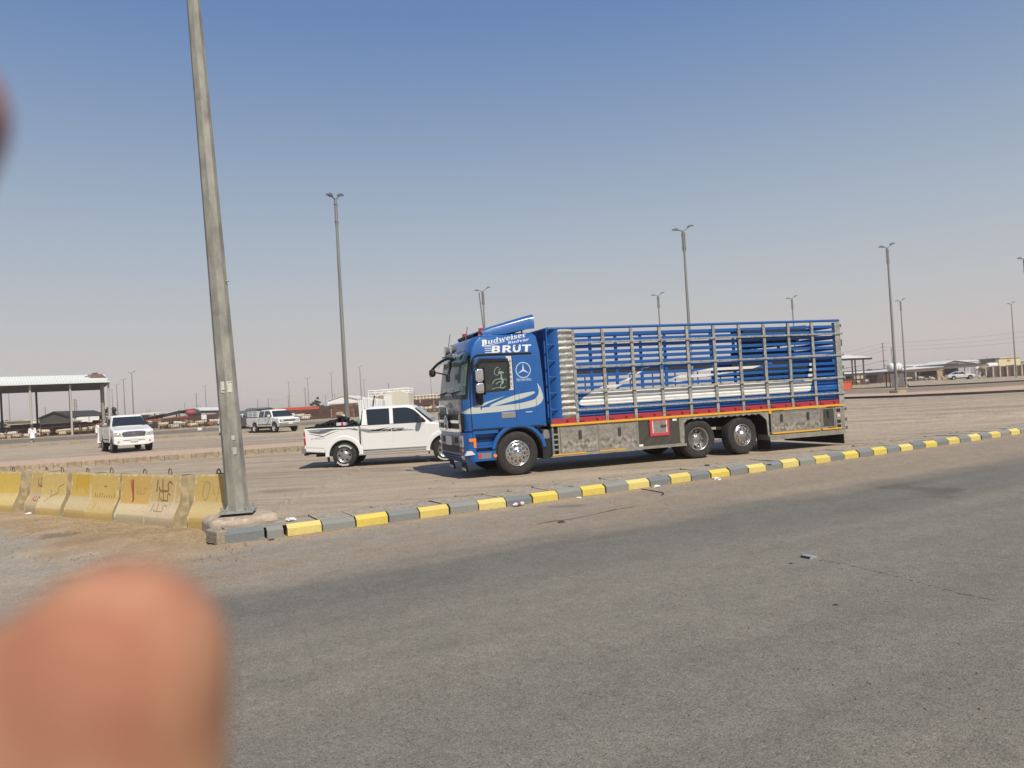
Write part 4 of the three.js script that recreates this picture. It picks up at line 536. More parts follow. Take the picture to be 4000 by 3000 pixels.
function makePickup(o) {
  const t = thing(o.name, o.label, 'pickup', o.pos, o.turn, o.group);
  const W = o.W ?? 0.86, hood = o.hood ?? 1.02, belt = o.belt ?? 1.25, roof = o.roof ?? 1.78, wb = o.wb ?? 3.06, R = o.R ?? 0.368, paint = o.paint ?? M.white, nose = wb + (o.over ?? 0.86);
  const ar = R + 0.09, A = archPts(0, ar, 0.45), F = archPts(wb, ar, 0.45);
  const bed = part('bed', [ext([[-1.16, 0.52], [-1.2, 0.7], [-1.19, belt], [0.455, belt - 0.02], [0.47, 0.47], ...A.slice().reverse()], 2 * W, -W, 0.035)], paint, t);
  const bodyPts = [[0.51, 0.47], [0.51, belt], [2.62, belt - 0.005], [2.78, belt - 0.03], [wb + 0.1, belt - 0.1], [nose - 0.14, hood + 0.03], [nose - 0.03, hood - 0.06], [nose, hood - 0.22], [nose + 0.03, 0.66], [nose + 0.0, 0.42], [wb + ar + 0.05, 0.4], ...F.slice().reverse(), [wb - ar - 0.05, 0.45]];
  const body = part('body', [ext(bodyPts, 2 * W, -W, 0.05)], paint, t);
  const zOf = (y) => W - 0.008 - (y - belt) / (roof - belt) * 0.15;
  part('cabin', cabinGeo([[belt - 0.03, 0.52, 2.72, W - 0.02], [belt + 0.06, 0.52, 2.62, W - 0.03], [roof - 0.11, 0.56, 2.2 + (o.rake ?? 0), W - 0.145], [roof - 0.035, 0.6, 2.1 + (o.rake ?? 0), W - 0.18], [roof, 0.75, 1.95 + (o.rake ?? 0), W - 0.28]]), paint, t);
  const wT = roof - 0.09, wB = belt + 0.015, k = o.rake ?? 0;
  for (const s of [1, -1]) {
    part('side_window', sheetOn(soft([[0.76, wB + 0.1], [0.715, wT], [1.4, wT], [1.42, wB], [0.86, wB]], 0.09), zOf, 0.006, s), M.glass, t);
    part('side_window', sheetOn(soft([[1.53, wB], [1.51, wT], [1.92 + k, wT - 0.01], [2.12 + k, wT - 0.1], [2.46 + k, wB + 0.1], [2.48 + k, wB]], 0.05), zOf, 0.006, s), M.glass, t);
    part('window_trim', [sheetOn(soft([[0.73, wB - 0.015], [0.68, wT + 0.012], [1.95 + k, wT + 0.012], [2.17 + k, wT - 0.08], [2.56 + k * 0.7, wB - 0.015]], 0.08), zOf, 0.002, s)], M.rubber, t);
    part('pillar', [sheetOn([[1.42, wB - 0.01], [1.4, wT + 0.01], [1.51, wT + 0.01], [1.53, wB - 0.01]], zOf, 0.009, s), sheetOn([[0.56, wB - 0.01], [0.6, wT + 0.03], [0.7, wT + 0.01], [0.74, wB - 0.01]], zOf, 0.009, s)], paint, t);
    // doors as proud skins with dark joints
    const z0 = s > 0 ? W - 0.002 : -W - 0.012, dd = (pts) => ext(pts, 0.014, z0, 0.004);
    part('door', planeUV(dd([[0.6, 0.5], [0.56, 0.75], [0.525, belt - 0.02], [1.455, belt - 0.02], [1.46, 0.5]]), -1.2, wb + 0.2, 0.4, 1.3), o.decal ?? paint, t);
    part('door', planeUV(dd([[1.478, 0.5], [1.473, belt - 0.02], [2.5, belt - 0.02], [2.56, 0.8], [2.53, 0.5]]), -1.2, wb + 0.2, 0.4, 1.3), o.decal ?? paint, t);
    part('bed_side', planeUV(dd([[-1.14, 0.66], [-1.17, belt - 0.03], [0.44, belt - 0.05], [0.45, 0.52], ...archPts(0, ar + 0.1, 0.52).slice().reverse(), [-0.62, 0.62]]), -1.2, wb + 0.2, 0.4, 1.3), o.decal ?? paint, t);
    for (const dx of [0.66, 1.63]) part('door_handle', rbox(0.22, 0.055, 0.03, 0.012, dx + 0.1, belt - 0.15, s * (W + 0.02)), o.handle ?? M.chrome, t);
    if (o.flares) for (const cx of [0, wb]) part('wheel_flare', ext([...Array.from({ length: 17 }, (_, q) => { const a = Math.PI * q / 16 * 1.04 - 0.06; return [cx + Math.cos(a) * (ar + 0.12), R + Math.sin(a) * (ar + 0.13)]; }), ...Array.from({ length: 17 }, (_, q) => { const a = Math.PI * (1 - q / 16) * 1.04 - 0.06; return [cx + Math.cos(a) * ar, R + Math.sin(a) * ar]; })], 0.07, s > 0 ? W - 0.035 : -W - 0.035, 0.02), paint, t);
    part('wing_mirror', [rbox(0.13, 0.17, 0.2, 0.04, 2.36 + k, belt + 0.09, s * (W + 0.14))], o.mirror ?? std([0.045, 0.045, 0.05], 0.25, 0.2), t);
    if (o.board) part('running_board', [rbox(2.2, 0.05, 0.14, 0.015, 1.55, 0.36, s * (W + 0.03)), rbox(2.1, 0.06, 0.03, 0.01, 1.55, 0.425, s * (W - 0.01))], std([0.42, 0.4, 0.36], 0.5, 0.3), t);
    else part('sill_strip', rbox(1.9, 0.045, 0.02, 0.008, 1.52, 0.62, s * (W + 0.016)), M.rubber, t);
    part('tail_lamp', [rbox(0.1, 0.4, 0.1, 0.02, -1.165, 0.93, s * (W - 0.045))], M.redLamp, t);
    part('tail_lamp_clear', [rbox(0.106, 0.04, 0.106, 0.01, -1.165, 0.97, s * (W - 0.045))], M.plate, t);
    for (const x of [0, wb]) carWheel(t, x, s * (W - 0.1), R, 0.25, o.rim ?? M.steel, o.lettering);
    part('wheel_well', [ext(archPts(0, ar - 0.01, 0.36), 0.3, s > 0 ? W - 0.36 : -W + 0.06), ext(archPts(wb, ar - 0.01, 0.36), 0.3, s > 0 ? W - 0.36 : -W + 0.06)], M.black, t);
    part('mud_flap', [rbox(0.02, 0.3, 0.24, 0.006, -0.52, 0.34, s * (W - 0.1), 0, 0, 0.15), rbox(0.02, 0.2, 0.22, 0.006, wb - 0.5, 0.36, s * (W - 0.1))], M.rubber, t);
  }
  part('windscreen', [quad([2.68 + k * 0.4, belt + 0.02, -W + 0.1], [2.68 + k * 0.4, belt + 0.02, W - 0.1], [2.17 + k, roof - 0.1, W - 0.23], [2.17 + k, roof - 0.1, -W + 0.23])].map((g) => g.translate(0.02, 0.008, 0)), M.glass, t);
  part('rear_window', quad([0.51, wB + 0.02, -W + 0.16], [0.51, wB + 0.02, W - 0.16], [0.56, wT - 0.02, W - 0.24], [0.56, wT - 0.02, -W + 0.24]).translate(-0.012, 0, 0), M.glass, t);
  // nose
  if (o.face === 'round') {
    const gr = part('grille', ext([[-0.45, 0.74], [-0.5, 0.93], [-0.3, 0.975], [0.3, 0.975], [0.5, 0.93], [0.45, 0.74]], 0.06, 0, 0.01).rotateY(Math.PI / 2).translate(nose - 0.02, 0, 0), std([0.05, 0.05, 0.055], 0.4), t);
    for (const y of [0.77, 0.82, 0.87, 0.92]) part('grille_bar', rbox(0.03, 0.024, 0.86, 0.008, nose + 0.045, y, 0), M.chrome, gr); part('grille_rim', [tube([[nose + 0.035, 0.74, -0.45], [nose + 0.03, 0.93, -0.5], [nose + 0.02, 0.975, -0.3], [nose + 0.02, 0.98, 0], [nose + 0.02, 0.975, 0.3], [nose + 0.03, 0.93, 0.5], [nose + 0.035, 0.74, 0.45]], 0.018, 40)], M.chrome, gr); part('emblem', [place(new THREE.TorusGeometry(0.07, 0.012, 6, 20).scale(1, 0.7, 1), 0, 0, 0, 0, Math.PI / 2, 0).translate(nose + 0.06, 0.9, 0), place(new THREE.TorusGeometry(0.034, 0.01, 6, 16).scale(1, 1.3, 1), 0, 0, 0, 0, Math.PI / 2, 0).translate(nose + 0.06, 0.9, 0)], M.chrome, gr);
    for (const s of [1, -1]) { const h = part('headlight', ext([[0.52, 0.76], [0.56, 0.93], [0.84, 0.965], [0.85, 0.8], [0.7, 0.76]].map(([x, y]) => [x * s, y]), 0.14, 0, 0.02).rotateY(Math.PI / 2).translate(nose - 0.11, 0, 0), M.lampGlass, t); part('bulb', ball(0.055, nose + 0.01, 0.87, s * 0.66, 0.6, 1, 1, 10), M.chrome, h); const fg = part('fog_lamp', ext([[0.5, 0.46], [0.56, 0.6], [0.78, 0.52], [0.72, 0.44]].map(([x, y]) => [x * s, y]), 0.05, 0).rotateY(Math.PI / 2).translate(nose + 0.0, 0, 0), M.black, t); part('lens', cyl(0.06, 0.06, 0.05, nose + 0.04, 0.51, s * 0.68, 'x', 14), M.lampGlass, fg); }
    part('bumper', [ext([[-W, 0.42], [-W, 0.7], [-0.5, 0.72], [0.5, 0.72], [W, 0.7], [W, 0.42], [0.6, 0.33], [-0.6, 0.33]], 0.1, 0, 0.03, [[[-0.42, 0.45], [0.42, 0.45], [0.47, 0.57], [-0.47, 0.57]]]).rotateY(Math.PI / 2).translate(nose - 0.045, 0, 0)], paint, t); part('air_intake', box(0.03, 0.16, 1, nose - 0.02, 0.51, 0), M.black, t); part('number_plate', rbox(0.02, 0.17, 0.34, 0.005, nose + 0.07, 0.57, 0), M.plate, t);
    part('rear_view_mirror', [rbox(0.02, 0.05, 0.2, 0.01, 2.25, roof - 0.18, 0)], std([0.25, 0.25, 0.25], 0.4), t);
  } else {
    const gr = part('grille', box(0.03, 0.17, 1.56, nose + 0.0, hood - 0.15, 0), std([0.12, 0.12, 0.12], 0.5, 0.3), t); for (const y of [-0.2, -0.15, -0.1]) part('grille_bar', box(0.02, 0.014, 0.9, nose + 0.02, hood + y, 0), M.galv, gr);
    for (const s of [1, -1]) part('headlight', rbox(0.05, 0.14, 0.26, 0.015, nose + 0.0, hood - 0.15, s * 0.6), M.lampGlass, t);
    part('bumper', [rbox(0.14, 0.16, 1.76, 0.03, nose + 0.08, 0.62, 0), rbox(0.1, 0.05, 1.5, 0.02, nose + 0.06, 0.5, 0)], M.chrome, t); part('number_plate', rbox(0.02, 0.13, 0.32, 0.005, nose + 0.16, 0.63, 0), M.plate, t);
  }
  part('rear_bumper', [rbox(0.15, 0.2, 2 * W, 0.04, -1.23, 0.58, 0)], M.steel, t);
  part('tow_hitch', [box(0.4, 0.06, 0.1, -1.15, 0.43, 0), box(0.12, 0.1, 0.08, -1.38, 0.42, 0), box(0.2, 0.04, 0.5, -1.0, 0.44, 0)], M.black, t);
  part('underbody', [span(-0.95, nose - 0.2, 0.34, 0.52, -0.5, 0.5), cyl(0.07, 0.07, 1.4, 0, R, 0, 'z', 10)], M.black, t);
  part('bed_cover', [span(-1.17, 0.44, belt - 0.012, belt + 0.035, W - 0.13, W - 0.01), span(-1.17, 0.44, belt - 0.012, belt + 0.035, -W + 0.01, -W + 0.13), span(-1.18, -1.1, belt - 0.012, belt + 0.03, -W + 0.13, W - 0.13), span(-1.1, 0.44, belt - 0.02, belt + 0.012, -W + 0.13, W - 0.13)], M.black, t);
  return t;
}
// side stripes of the near pickup
const stripeArt = canvasTex(2048, 512, (g, w, h) => {
  const X0 = -1.2, X1 = 3.26, X = (x) => (x - X0) / (X1 - X0) * w, Y = (y) => (1.3 - y) / 0.9 * h;
  g.fillStyle = '#e4e4e2'; g.fillRect(0, 0, w, h);
  for (let k = 0; k < 120; k++) { g.globalAlpha = rr(0.02, 0.08); g.fillStyle = '#9a9080'; g.fillRect(rnd() * w, Y(rr(0.4, 0.75)), rr(10, 120), rr(2, 8)); } g.globalAlpha = 1;
  const P = (c, pts) => { g.fillStyle = c; g.beginPath(); pts.forEach((p, i) => (i ? (p.length > 2 ? g.quadraticCurveTo(X(p[2]), Y(p[3]), X(p[0]), Y(p[1])) : g.lineTo(X(p[0]), Y(p[1]))) : g.moveTo(X(p[0]), Y(p[1])))); g.closePath(); g.fill(); };
  P('#6b6d6f', [[-1.08, 1.17], [-0.45, 1.18, -0.8, 1.15], [-0.2, 1.16], [-0.55, 1.06, -0.4, 1.12], [-0.72, 1.04], [-1.0, 1.1]]);
  P('#9da0a1', [[-1.1, 1.2], [-0.6, 1.2], [-0.75, 1.12], [-1.05, 1.14]]);
  P('#2b2d30', [[-1.05, 1.08], [-0.6, 0.98], [-0.55, 1.0, -0.58, 0.98], [-0.1, 1.12, -0.4, 1.08], [-0.5, 1.0, -0.3, 1.08], [-0.62, 0.955], [-1.02, 1.06]]);
  P('#2b2d30', [[-0.85, 1.185], [0.0, 1.165, -0.3, 1.2], [0.75, 1.0, 0.35, 1.12], [1.4, 0.985], [0.7, 1.02], [0.0, 1.145, 0.3, 1.14]]);
  P('#77797b', [[0.0, 1.2], [0.7, 1.1, 0.4, 1.16], [1.7, 1.04], [2.3, 1.03], [1.6, 1.0], [0.8, 1.03], [0.35, 1.1]]);
  P('#303235', [[0.7, 1.05], [1.5, 1.02], [2.25, 1.0], [1.75, 1.045], [2.0, 1.075], [1.5, 1.055], [1.7, 1.115], [1.2, 1.075], [1.45, 1.14], [0.95, 1.09], [0.5, 1.15], [0.85, 1.07]]);
  g.strokeStyle = '#e4e4e2'; g.lineWidth = 5; for (let k = 0; k < 7; k++) { g.beginPath(); g.moveTo(X(1.1 + k * 0.17), Y(1.02)); g.lineTo(X(1.35 + k * 0.17), Y(1.13)); g.stroke(); }
  g.fillStyle = '#85878a'; g.font = 'italic bold 50px sans-serif'; g.fillText('2.7VVT-i', X(-1.0), Y(0.885), 195); g.fillStyle = '#9a9c9e'; g.font = 'italic 22px sans-serif'; for (let k = 0; k < 3; k++) g.fillText(['~~~~~~~~', '~~~~~~~', '~~~~~'][k], X(2.28), Y(1.17 - k * 0.045));
});
const nearPickup = makePickup({ name: 'pickup_truck', label: 'white double-cab pickup with grey side stripes parked behind the blue lorry', pos: [-5.2, 0, -24.2], turn: 0.0, decal: phys('#ffffff', 0.35, 0, { map: stripeArt, clearcoat: 0.6 }), flares: true, board: true, face: 'round', lettering: true, handle: std([0.5, 0.5, 0.5], 0.3, 0.6), belt: 1.235, roof: 1.79 });
part('cover_stud', [-0.85, -0.25, 0.35].map((x) => cyl(0.022, 0.022, 0.03, x, 1.205, 0.875, 'z', 10)), M.whiteFlat, nearPickup);
{ const p2 = onGround(424, 1774), p2b = makePickup({ name: 'pickup_truck', label: 'white pickup seen from the front, standing behind the pink paving at left', pos: [p2.x, p2.y, p2.z], turn: 0, face: 'round', mirror: M.steel, R: 0.33, decal: null });
  const dir = Math.atan2(-0.819, 0.574), n = foot(527, 36.4); p2b.rotation.y = dir; p2b.position.set(n.x - 0.574 * 3.95, 0.3, n.z - 0.819 * 3.95);
}
{ const p = foot(998, 58).add(V(0.55, 0, -0.58)); makePickup({ name: 'pickup_truck', label: 'older boxy white pickup with a slatted bed rack, in front of a grey estate car', pos: [p.x, 0.3, p.z], turn: -0.76, face: 'box', hood: 1.0, belt: 1.15, roof: 1.68, wb: 2.9, over: 0.72, R: 0.35, rake: 0.1, mirror: M.plate, rim: M.plate, paint: std([0.72, 0.72, 0.69], 0.45) });
  const rk = thing('bed_rack', 'white slatted rack standing on the bed of the boxy pickup', 'rack', [p.x, 0.3, p.z], -0.76);
  for (const z of [0.78, -0.78]) { for (const y of [1.25, 1.37, 1.49, 1.6]) part('slat', box(1.5, 0.06, 0.03, -0.35, y, z), M.whiteFlat, rk); for (const x of [-1.05, -0.35, 0.35]) part('upright', box(0.05, 0.46, 0.04, x, 1.4, z), M.whiteFlat, rk); } for (const y of [1.25, 1.37, 1.49, 1.6]) part('slat', box(0.03, 0.06, 1.5, -1.08, y, 0), M.whiteFlat, rk); }

function makeCar(o) { // estate cars and saloons
  const t = thing(o.name, o.label, o.cat ?? 'car', o.pos, o.turn); const W = o.W, R = o.R, wb = o.wb, ar = R + 0.06, b = o.belt, x0 = o.tail, x1 = o.nose, pm = o.paint;
  part('body', [ext([[x0, 0.45], [x0 - 0.05, 0.7], [x0 + 0.02, o.deck ?? b], [o.c0, b], [o.c1, b], [wb + 0.1, o.hood], [x1 - 0.15, o.hood - 0.1], [x1, o.hood - 0.28], [x1, 0.4], [wb + ar + 0.05, 0.33], ...archPts(wb, ar, 0.33).slice().reverse(), ...archPts(0, ar, 0.33).slice().reverse()], 2 * W, -W, 0.07)], pm, t);
  part('cabin', cabinGeo([[b - 0.03, o.c0, o.c1, W - 0.05], [b + 0.06, o.c0 + 0.06, o.c1 - 0.12, W - 0.07], [o.roof - 0.1, o.r0, o.r1, W - 0.2], [o.roof - 0.03, o.r0 + 0.06, o.r1 - 0.1, W - 0.25], [o.roof, o.r0 + 0.25, o.r1 - 0.35, W - 0.36]]), pm, t);
  const zOf = (y) => W - 0.03 - (y - b) / (o.roof - b) * 0.2, wT = o.roof - 0.09, wB = b + 0.03, n = o.panes;
  for (const s of [1, -1]) { for (let k = 0; k < n; k++) { const f = (e, y) => { const l = mix(o.c0 + 0.18, o.r0 + 0.08, (y - wB) / (wT - wB)), r = mix(o.c1 - 0.32, o.r1 - 0.02, (y - wB) / (wT - wB)); return [mix(l, r, e), y]; }; const e0 = k / n + 0.012, e1 = (k + 1) / n - 0.012; part('side_window', sheetOn(soft([f(e0, wB), f(e0, wT), f(e1, wT), f(e1, wB)], 0.06), zOf, 0.006, s), M.glass, t); }
    for (const x of [0, wb]) carWheel(t, x, s * (W - 0.1), R, 0.22, M.steel); part('wheel_well', [ext(archPts(0, ar - 0.01, 0.3), 0.24, s > 0 ? W - 0.3 : -W + 0.06), ext(archPts(wb, ar - 0.01, 0.3), 0.24, s > 0 ? W - 0.3 : -W + 0.06)], M.black, t); part('wing_mirror', rbox(0.14, 0.14, 0.2, 0.03, o.c1 - 0.4, b + 0.1, s * (W + 0.1)), o.mirror ?? pm, t); part('headlight', rbox(0.12, 0.13, 0.34, 0.03, x1 - 0.06, o.hood - 0.22, s * (W - 0.24)), M.lampGlass, t); part('tail_lamp', rbox(0.1, 0.2, 0.2, 0.03, x0 + 0.02, b - 0.2, s * (W - 0.14)), M.redLamp, t); }
  part('windscreen', quad([o.c1 - 0.1, b + 0.04, -W + 0.16], [o.c1 - 0.1, b + 0.04, W - 0.16], [o.r1, o.roof - 0.09, W - 0.27], [o.r1, o.roof - 0.09, -W + 0.27]).translate(0.03, 0.012, 0), M.glass, t);
  part('rear_window', quad([o.c0 + 0.04, b + 0.05, -W + 0.2], [o.c0 + 0.04, b + 0.05, W - 0.2], [o.r0, o.roof - 0.1, W - 0.28], [o.r0, o.roof - 0.1, -W + 0.28]).translate(-0.02, 0.008, 0), M.glass, t);
  part('grille', rbox(0.05, 0.14, 0.8, 0.02, x1 - 0.01, o.hood - 0.3, 0), M.black, t); part('underbody', span(-0.6, wb + 0.6, 0.2, 0.4, -0.5, 0.5), M.black, t); return t;
}
{ const p = foot(1040, 66); makeCar({ name: 'estate_car', label: 'large grey estate car standing behind the boxy white pickup, seen from behind', cat: 'estate car', pos: [p.x - 0.7, 0.3, p.z - 0.9], turn: 2.24, W: 0.96, R: 0.38, wb: 2.9, belt: 1.22, hood: 1.15, roof: 1.95, tail: -1.1, nose: 3.8, c0: -1.1, c1: 2.3, r0: -1.0, r1: 1.65, panes: 3, paint: std([0.17, 0.15, 0.135], 0.5, 0.2), mirror: M.black }); }
{ const p = foot(3745, 150); const sc = makeCar({ name: 'saloon_car', label: 'silver white saloon car in front of the right sheds', cat: 'saloon car', pos: [p.x - 1.2, 0.3, p.z], turn: -0.28, W: 0.88, R: 0.32, wb: 2.65, belt: 0.98, deck: 0.98, hood: 0.92, roof: 1.46, tail: -0.95, nose: 3.5, c0: -0.5, c1: 2.35, r0: 0.2, r1: 1.55, panes: 2, paint: phys([0.66, 0.67, 0.68], 0.35, 0.1, { clearcoat: 0.6 }) }); sc.scale.setScalar(1.08); }

// loads on the near pickup's bed
single('scrap_pile', Array.from({ length: 70 }, () => { const u = rnd(), x = mix(-1.05, 0.35, u), h = 0.26 * (1 - Math.abs(u * 2 - 1.1)); const g = new THREE.IcosahedronGeometry(rr(0.05, 0.095), 0); return g.scale(rr(0.8, 1.5), rr(0.6, 1), rr(0.8, 1.4)).rotateY(rr(0, 6)).translate(-5.2 + x, 1.27 + rr(0, Math.max(0.04, h)), -24.4 + rr(-0.35, 0.2)); }), std([0.014, 0.014, 0.014], 0.9), 'heap of black scrap on the bed of the striped pickup', 'scrap heap');
{ const t = thing('cardboard_box', 'white cardboard box with a red patch, lying on the bed of the striped pickup', 'box', [-5.2 - 0.19, 1.25, -24.02]); part('carton', box(0.28, 0.1, 0.2, 0, 0.05, 0), std([0.7, 0.62, 0.64], 0.8), t); part('red_print', box(0.07, 0.096, 0.004, 0.04, 0.05, 0.1), std([0.55, 0.05, 0.1], 0.7), t); }
single('bag', ball(0.09, -5.2 + 0.36, 1.33, -24.0, 0.8, 1.2, 0.8, 9), std([0.12, 0.3, 0.2], 0.6), 'small green and white bag by the cab of the striped pickup', 'bag');
{ const p = foot(421, 38), t = single('straw_load', [ball(1, 0, 0, 0, 1.15, 0.5, 0.9, 18)], std([0.3, 0.15, 0.085], 0.95, 0, { map: tile(smudge, 3) }), 'mound of reddish brown tarpaulin on the bed behind the front-facing pickup', 'load'); t.position.copy(at(492, 1690, 41)); }
// ------------------------------------------------------------------ barriers, poles
{
  const yaw = -Math.atan(0.724), dir = V(0.81, 0, 0.586), nrm = V(-0.586, 0, 0.81), S = V(-10.51, 0, -16.07);
  const looks = [
    ['plain bright yellow barrier farthest left in the row, without writing', '#d2ad45', '#d3ba78', []], ['yellow barrier with two lines of red Arabic writing, one on its foot', '#c6a862', '#c2aa86', ['r']],
    ['yellow barrier with one dark curly scribble running across its two tones', '#ccae62', '#cdb990', ['d']], ['yellow barrier with a bright patch and faint grey scratches', '#cdab4c', '#ccb68c', ['p']],
    ['yellow barrier with a row of faint brown writing along its middle', '#cba955', '#c9ae74', ['m']], ['barrier with a bold red vertical stroke on a deep yellow panel', '#c99f50', '#d0bf9c', ['v']],
    ['barrier with dark smeared writing above a pale foot with red scribble', '#c7aa6a', '#cdb99a', ['w']], ['barrier with a faint grey oval, next to the tall lamp pole', '#c6a65c', '#cbb47e', ['o']]];
  const prof = [[0.29, 0], [0.29, 0.17], [0.16, 0.42], [0.1, 0.85]];
  looks.forEach(([label, top, low, marks], i) => {
    const art = canvasTex(256, 256, (g, w, h) => { // v runs up the face: foot, slope, upper panel
      g.fillStyle = low; g.fillRect(0, 0, w, h); g.fillStyle = top; g.fillRect(0, 0, w, i === 5 ? 142 : 118); g.fillStyle = i === 5 || i === 6 || i === 1 ? '#b2a284' : '#bf9f58'; g.fillRect(0, 210, w, 46);
      for (let k = 0; k < 420; k++) { g.globalAlpha = rr(0.05, 0.3); g.fillStyle = ['#8d7340', '#d9c184', '#9a8a6c', '#caa94e'][Math.floor(rnd() * 4)]; g.fillRect(rnd() * w, rnd() * h, rr(1, 16), rr(1, 8)); }
      for (let k = 0; k < 22; k++) { g.globalAlpha = rr(0.06, 0.2); g.fillStyle = '#7a6336'; g.fillRect(rnd() * w, rr(0, 120), rr(1, 4), rr(20, 110)); }
      g.globalAlpha = 0.9; g.fillStyle = '#d8c79a'; for (let k = 0; k < 16; k++) { g.beginPath(); g.ellipse(rnd() < 0.5 ? rr(0, 10) : rr(w - 10, w), rnd() * h, rr(2, 9), rr(3, 14), 0, 0, 7); g.fill(); g.beginPath(); g.ellipse(rnd() * w, rr(0, 6), rr(4, 18), rr(2, 6), 0, 0, 7); g.fill(); }
      g.globalAlpha = 0.16; g.fillStyle = '#e8dcbc'; g.fillRect(0, 0, w, h); g.globalAlpha = 0.68; g.lineCap = 'round'; const S2 = (c, lw, ...q) => { g.strokeStyle = c; g.lineWidth = lw; g.beginPath(); g.moveTo(q[0], q[1]); for (let k = 2; k < q.length; k += 2) g.lineTo(q[k], q[k + 1]); g.stroke(); };
      const arabic = (c, x, y, s, lw) => { g.strokeStyle = c; g.lineWidth = lw; g.beginPath(); g.moveTo(x + 70 * s, y - 20 * s); g.quadraticCurveTo(x + 55 * s, y - 34 * s, x + 50 * s, y - 16 * s); g.quadraticCurveTo(x + 62 * s, y + 2 * s, x + 44 * s, y); g.lineTo(x + 24 * s, y); g.lineTo(x + 20 * s, y - 30 * s); g.moveTo(x + 24 * s, y); g.quadraticCurveTo(x + 10 * s, y + 4 * s, x + 4 * s, y - 8 * s); g.moveTo(x - 6 * s, y - 28 * s); g.lineTo(x - 8 * s, y + 2 * s); g.stroke(); };
      for (const m of marks) {
        if (m === 'r') { arabic('#8c3324', 110, 80, 1.3, 9); arabic('#9a3f33', 90, 175, 1.1, 8); S2('#8c3324', 7, 140, 35, 146, 38); }
        if (m === 'd') { g.strokeStyle = '#6d6a48'; g.lineWidth = 6; g.beginPath(); g.moveTo(225, 60); g.quadraticCurveTo(170, 70, 175, 90); g.quadraticCurveTo(190, 100, 140, 115); g.lineTo(100, 130); g.quadraticCurveTo(110, 95, 95, 90); g.moveTo(100, 130); g.quadraticCurveTo(80, 150, 60, 165); g.stroke(); }
        if (m === 'p') { g.fillStyle = '#cfa22c'; g.globalAlpha = 0.6; g.fillRect(50, 8, 150, 70); g.globalAlpha = 0.7; S2('#8f8a70', 5, 60, 60, 70, 95); S2('#9a9378', 4, 150, 75, 190, 100); S2('#d5cfbd', 14, 215, 60, 222, 110); }
        if (m === 'm') { for (let k = 0; k < 9; k++) S2('#7a5a2c', 6, 40 + k * 22, 112, 44 + k * 22, rr(88, 108)); S2('#7a5a2c', 5, 120, 60, 145, 62); S2('#8d6c34', 5, 60, 190, 80, 150); }
        if (m === 'v') { S2('#8a2c1e', 14, 95, 30, 110, 128); S2('#a8442c', 9, 78, 30, 95, 80); arabic('#b5865f', 140, 90, 1, 8); }
        if (m === 'w') { arabic('#6a5330', 70, 70, 1.6, 10); arabic('#6a5330', 90, 112, 1.2, 8); arabic('#8c6a58', 60, 175, 1.5, 6); S2('#d6d3c6', 10, 215, 30, 205, 160); }
        if (m === 'o') { g.strokeStyle = '#8d7a4a'; g.lineWidth = 5; g.beginPath(); g.ellipse(85, 70, 22, 40, 0.2, 0, 7); g.stroke(); S2('#8d7a4a', 4, 130, 60, 150, 90); S2('#8d7a4a', 4, 175, 50, 160, 110); }
      }
    });
    const L = 0.97, g = gridGeo(6, 6, (u, v) => { const q = v * 3, k = Math.min(2, Math.floor(q)), w = q - k, vv = [0, 0.18, 0.55, 1]; const hh = mix(prof[k][1], prof[k + 1][1], w), zz = mix(prof[k][0], prof[k + 1][0], w); return { x: (u - 0.5) * L, y: hh + (v === 1 ? (hash(i * 9 + Math.round(u * 6), 3) - 0.5) * 0.018 : 0), z: zz, u, v: mix(vv[k], vv[k + 1], w) }; });
    const backG = gridGeo(1, 3, (u, v, a, b) => V((u - 0.5) * L, prof[b][1], -prof[b][0])), cap = gridGeo(6, 1, (u, v) => { return { x: (u - 0.5) * L, y: 0.85 + (hash(i * 9 + Math.round(u * 6), 3) - 0.5) * 0.018, z: 0.1 - 0.2 * v, u, v: 0.99 }; });
    const endPts = [...prof.map((p) => [p[0], p[1]]), ...prof.slice().reverse().map((p) => [-p[0], p[1]])], end = (s) => new THREE.ShapeGeometry(shapeOf(endPts)).rotateY(s * Math.PI / 2).translate(s * L / 2, 0, 0);
    const c = S.clone().addScaledVector(dir, 1.02 * i - 0.47 + 0.02 * (i % 2)).addScaledVector(nrm, -0.27 + [0.06, -0.14, 0.02, -0.04, 0.03, 0.0, 0.04, -0.16][i]);
    const t = thing('concrete_barrier', label, 'barrier', c, yaw + [0.05, -0.05, 0.03, -0.02, 0.02, 0.04, -0.03, 0.03][i], 'row of painted concrete barriers');
    part('painted_face', g, std('#ffffff', 0.92, 0, { map: art, bumpMap: tile(speckBump, 1), bumpScale: 0.004 }), t);
    part('concrete_core', [cap, backG, end(1), end(-1)], std([0.5, 0.42, 0.27], 0.95, 0, { map: tile(concreteTex, 1) }), t);
    part('lifting_loop', tube([[-0.05, 0.82, 0], [-0.045, 0.91, 0], [0, 0.95, 0], [0.045, 0.91, 0], [0.05, 0.82, 0]].map(([x, y, z]) => [x + (i % 3 - 1) * 0.06, y - (i % 2) * 0.02, z]), 0.011, 14), std([0.14, 0.11, 0.09], 0.8), t);
  });
}
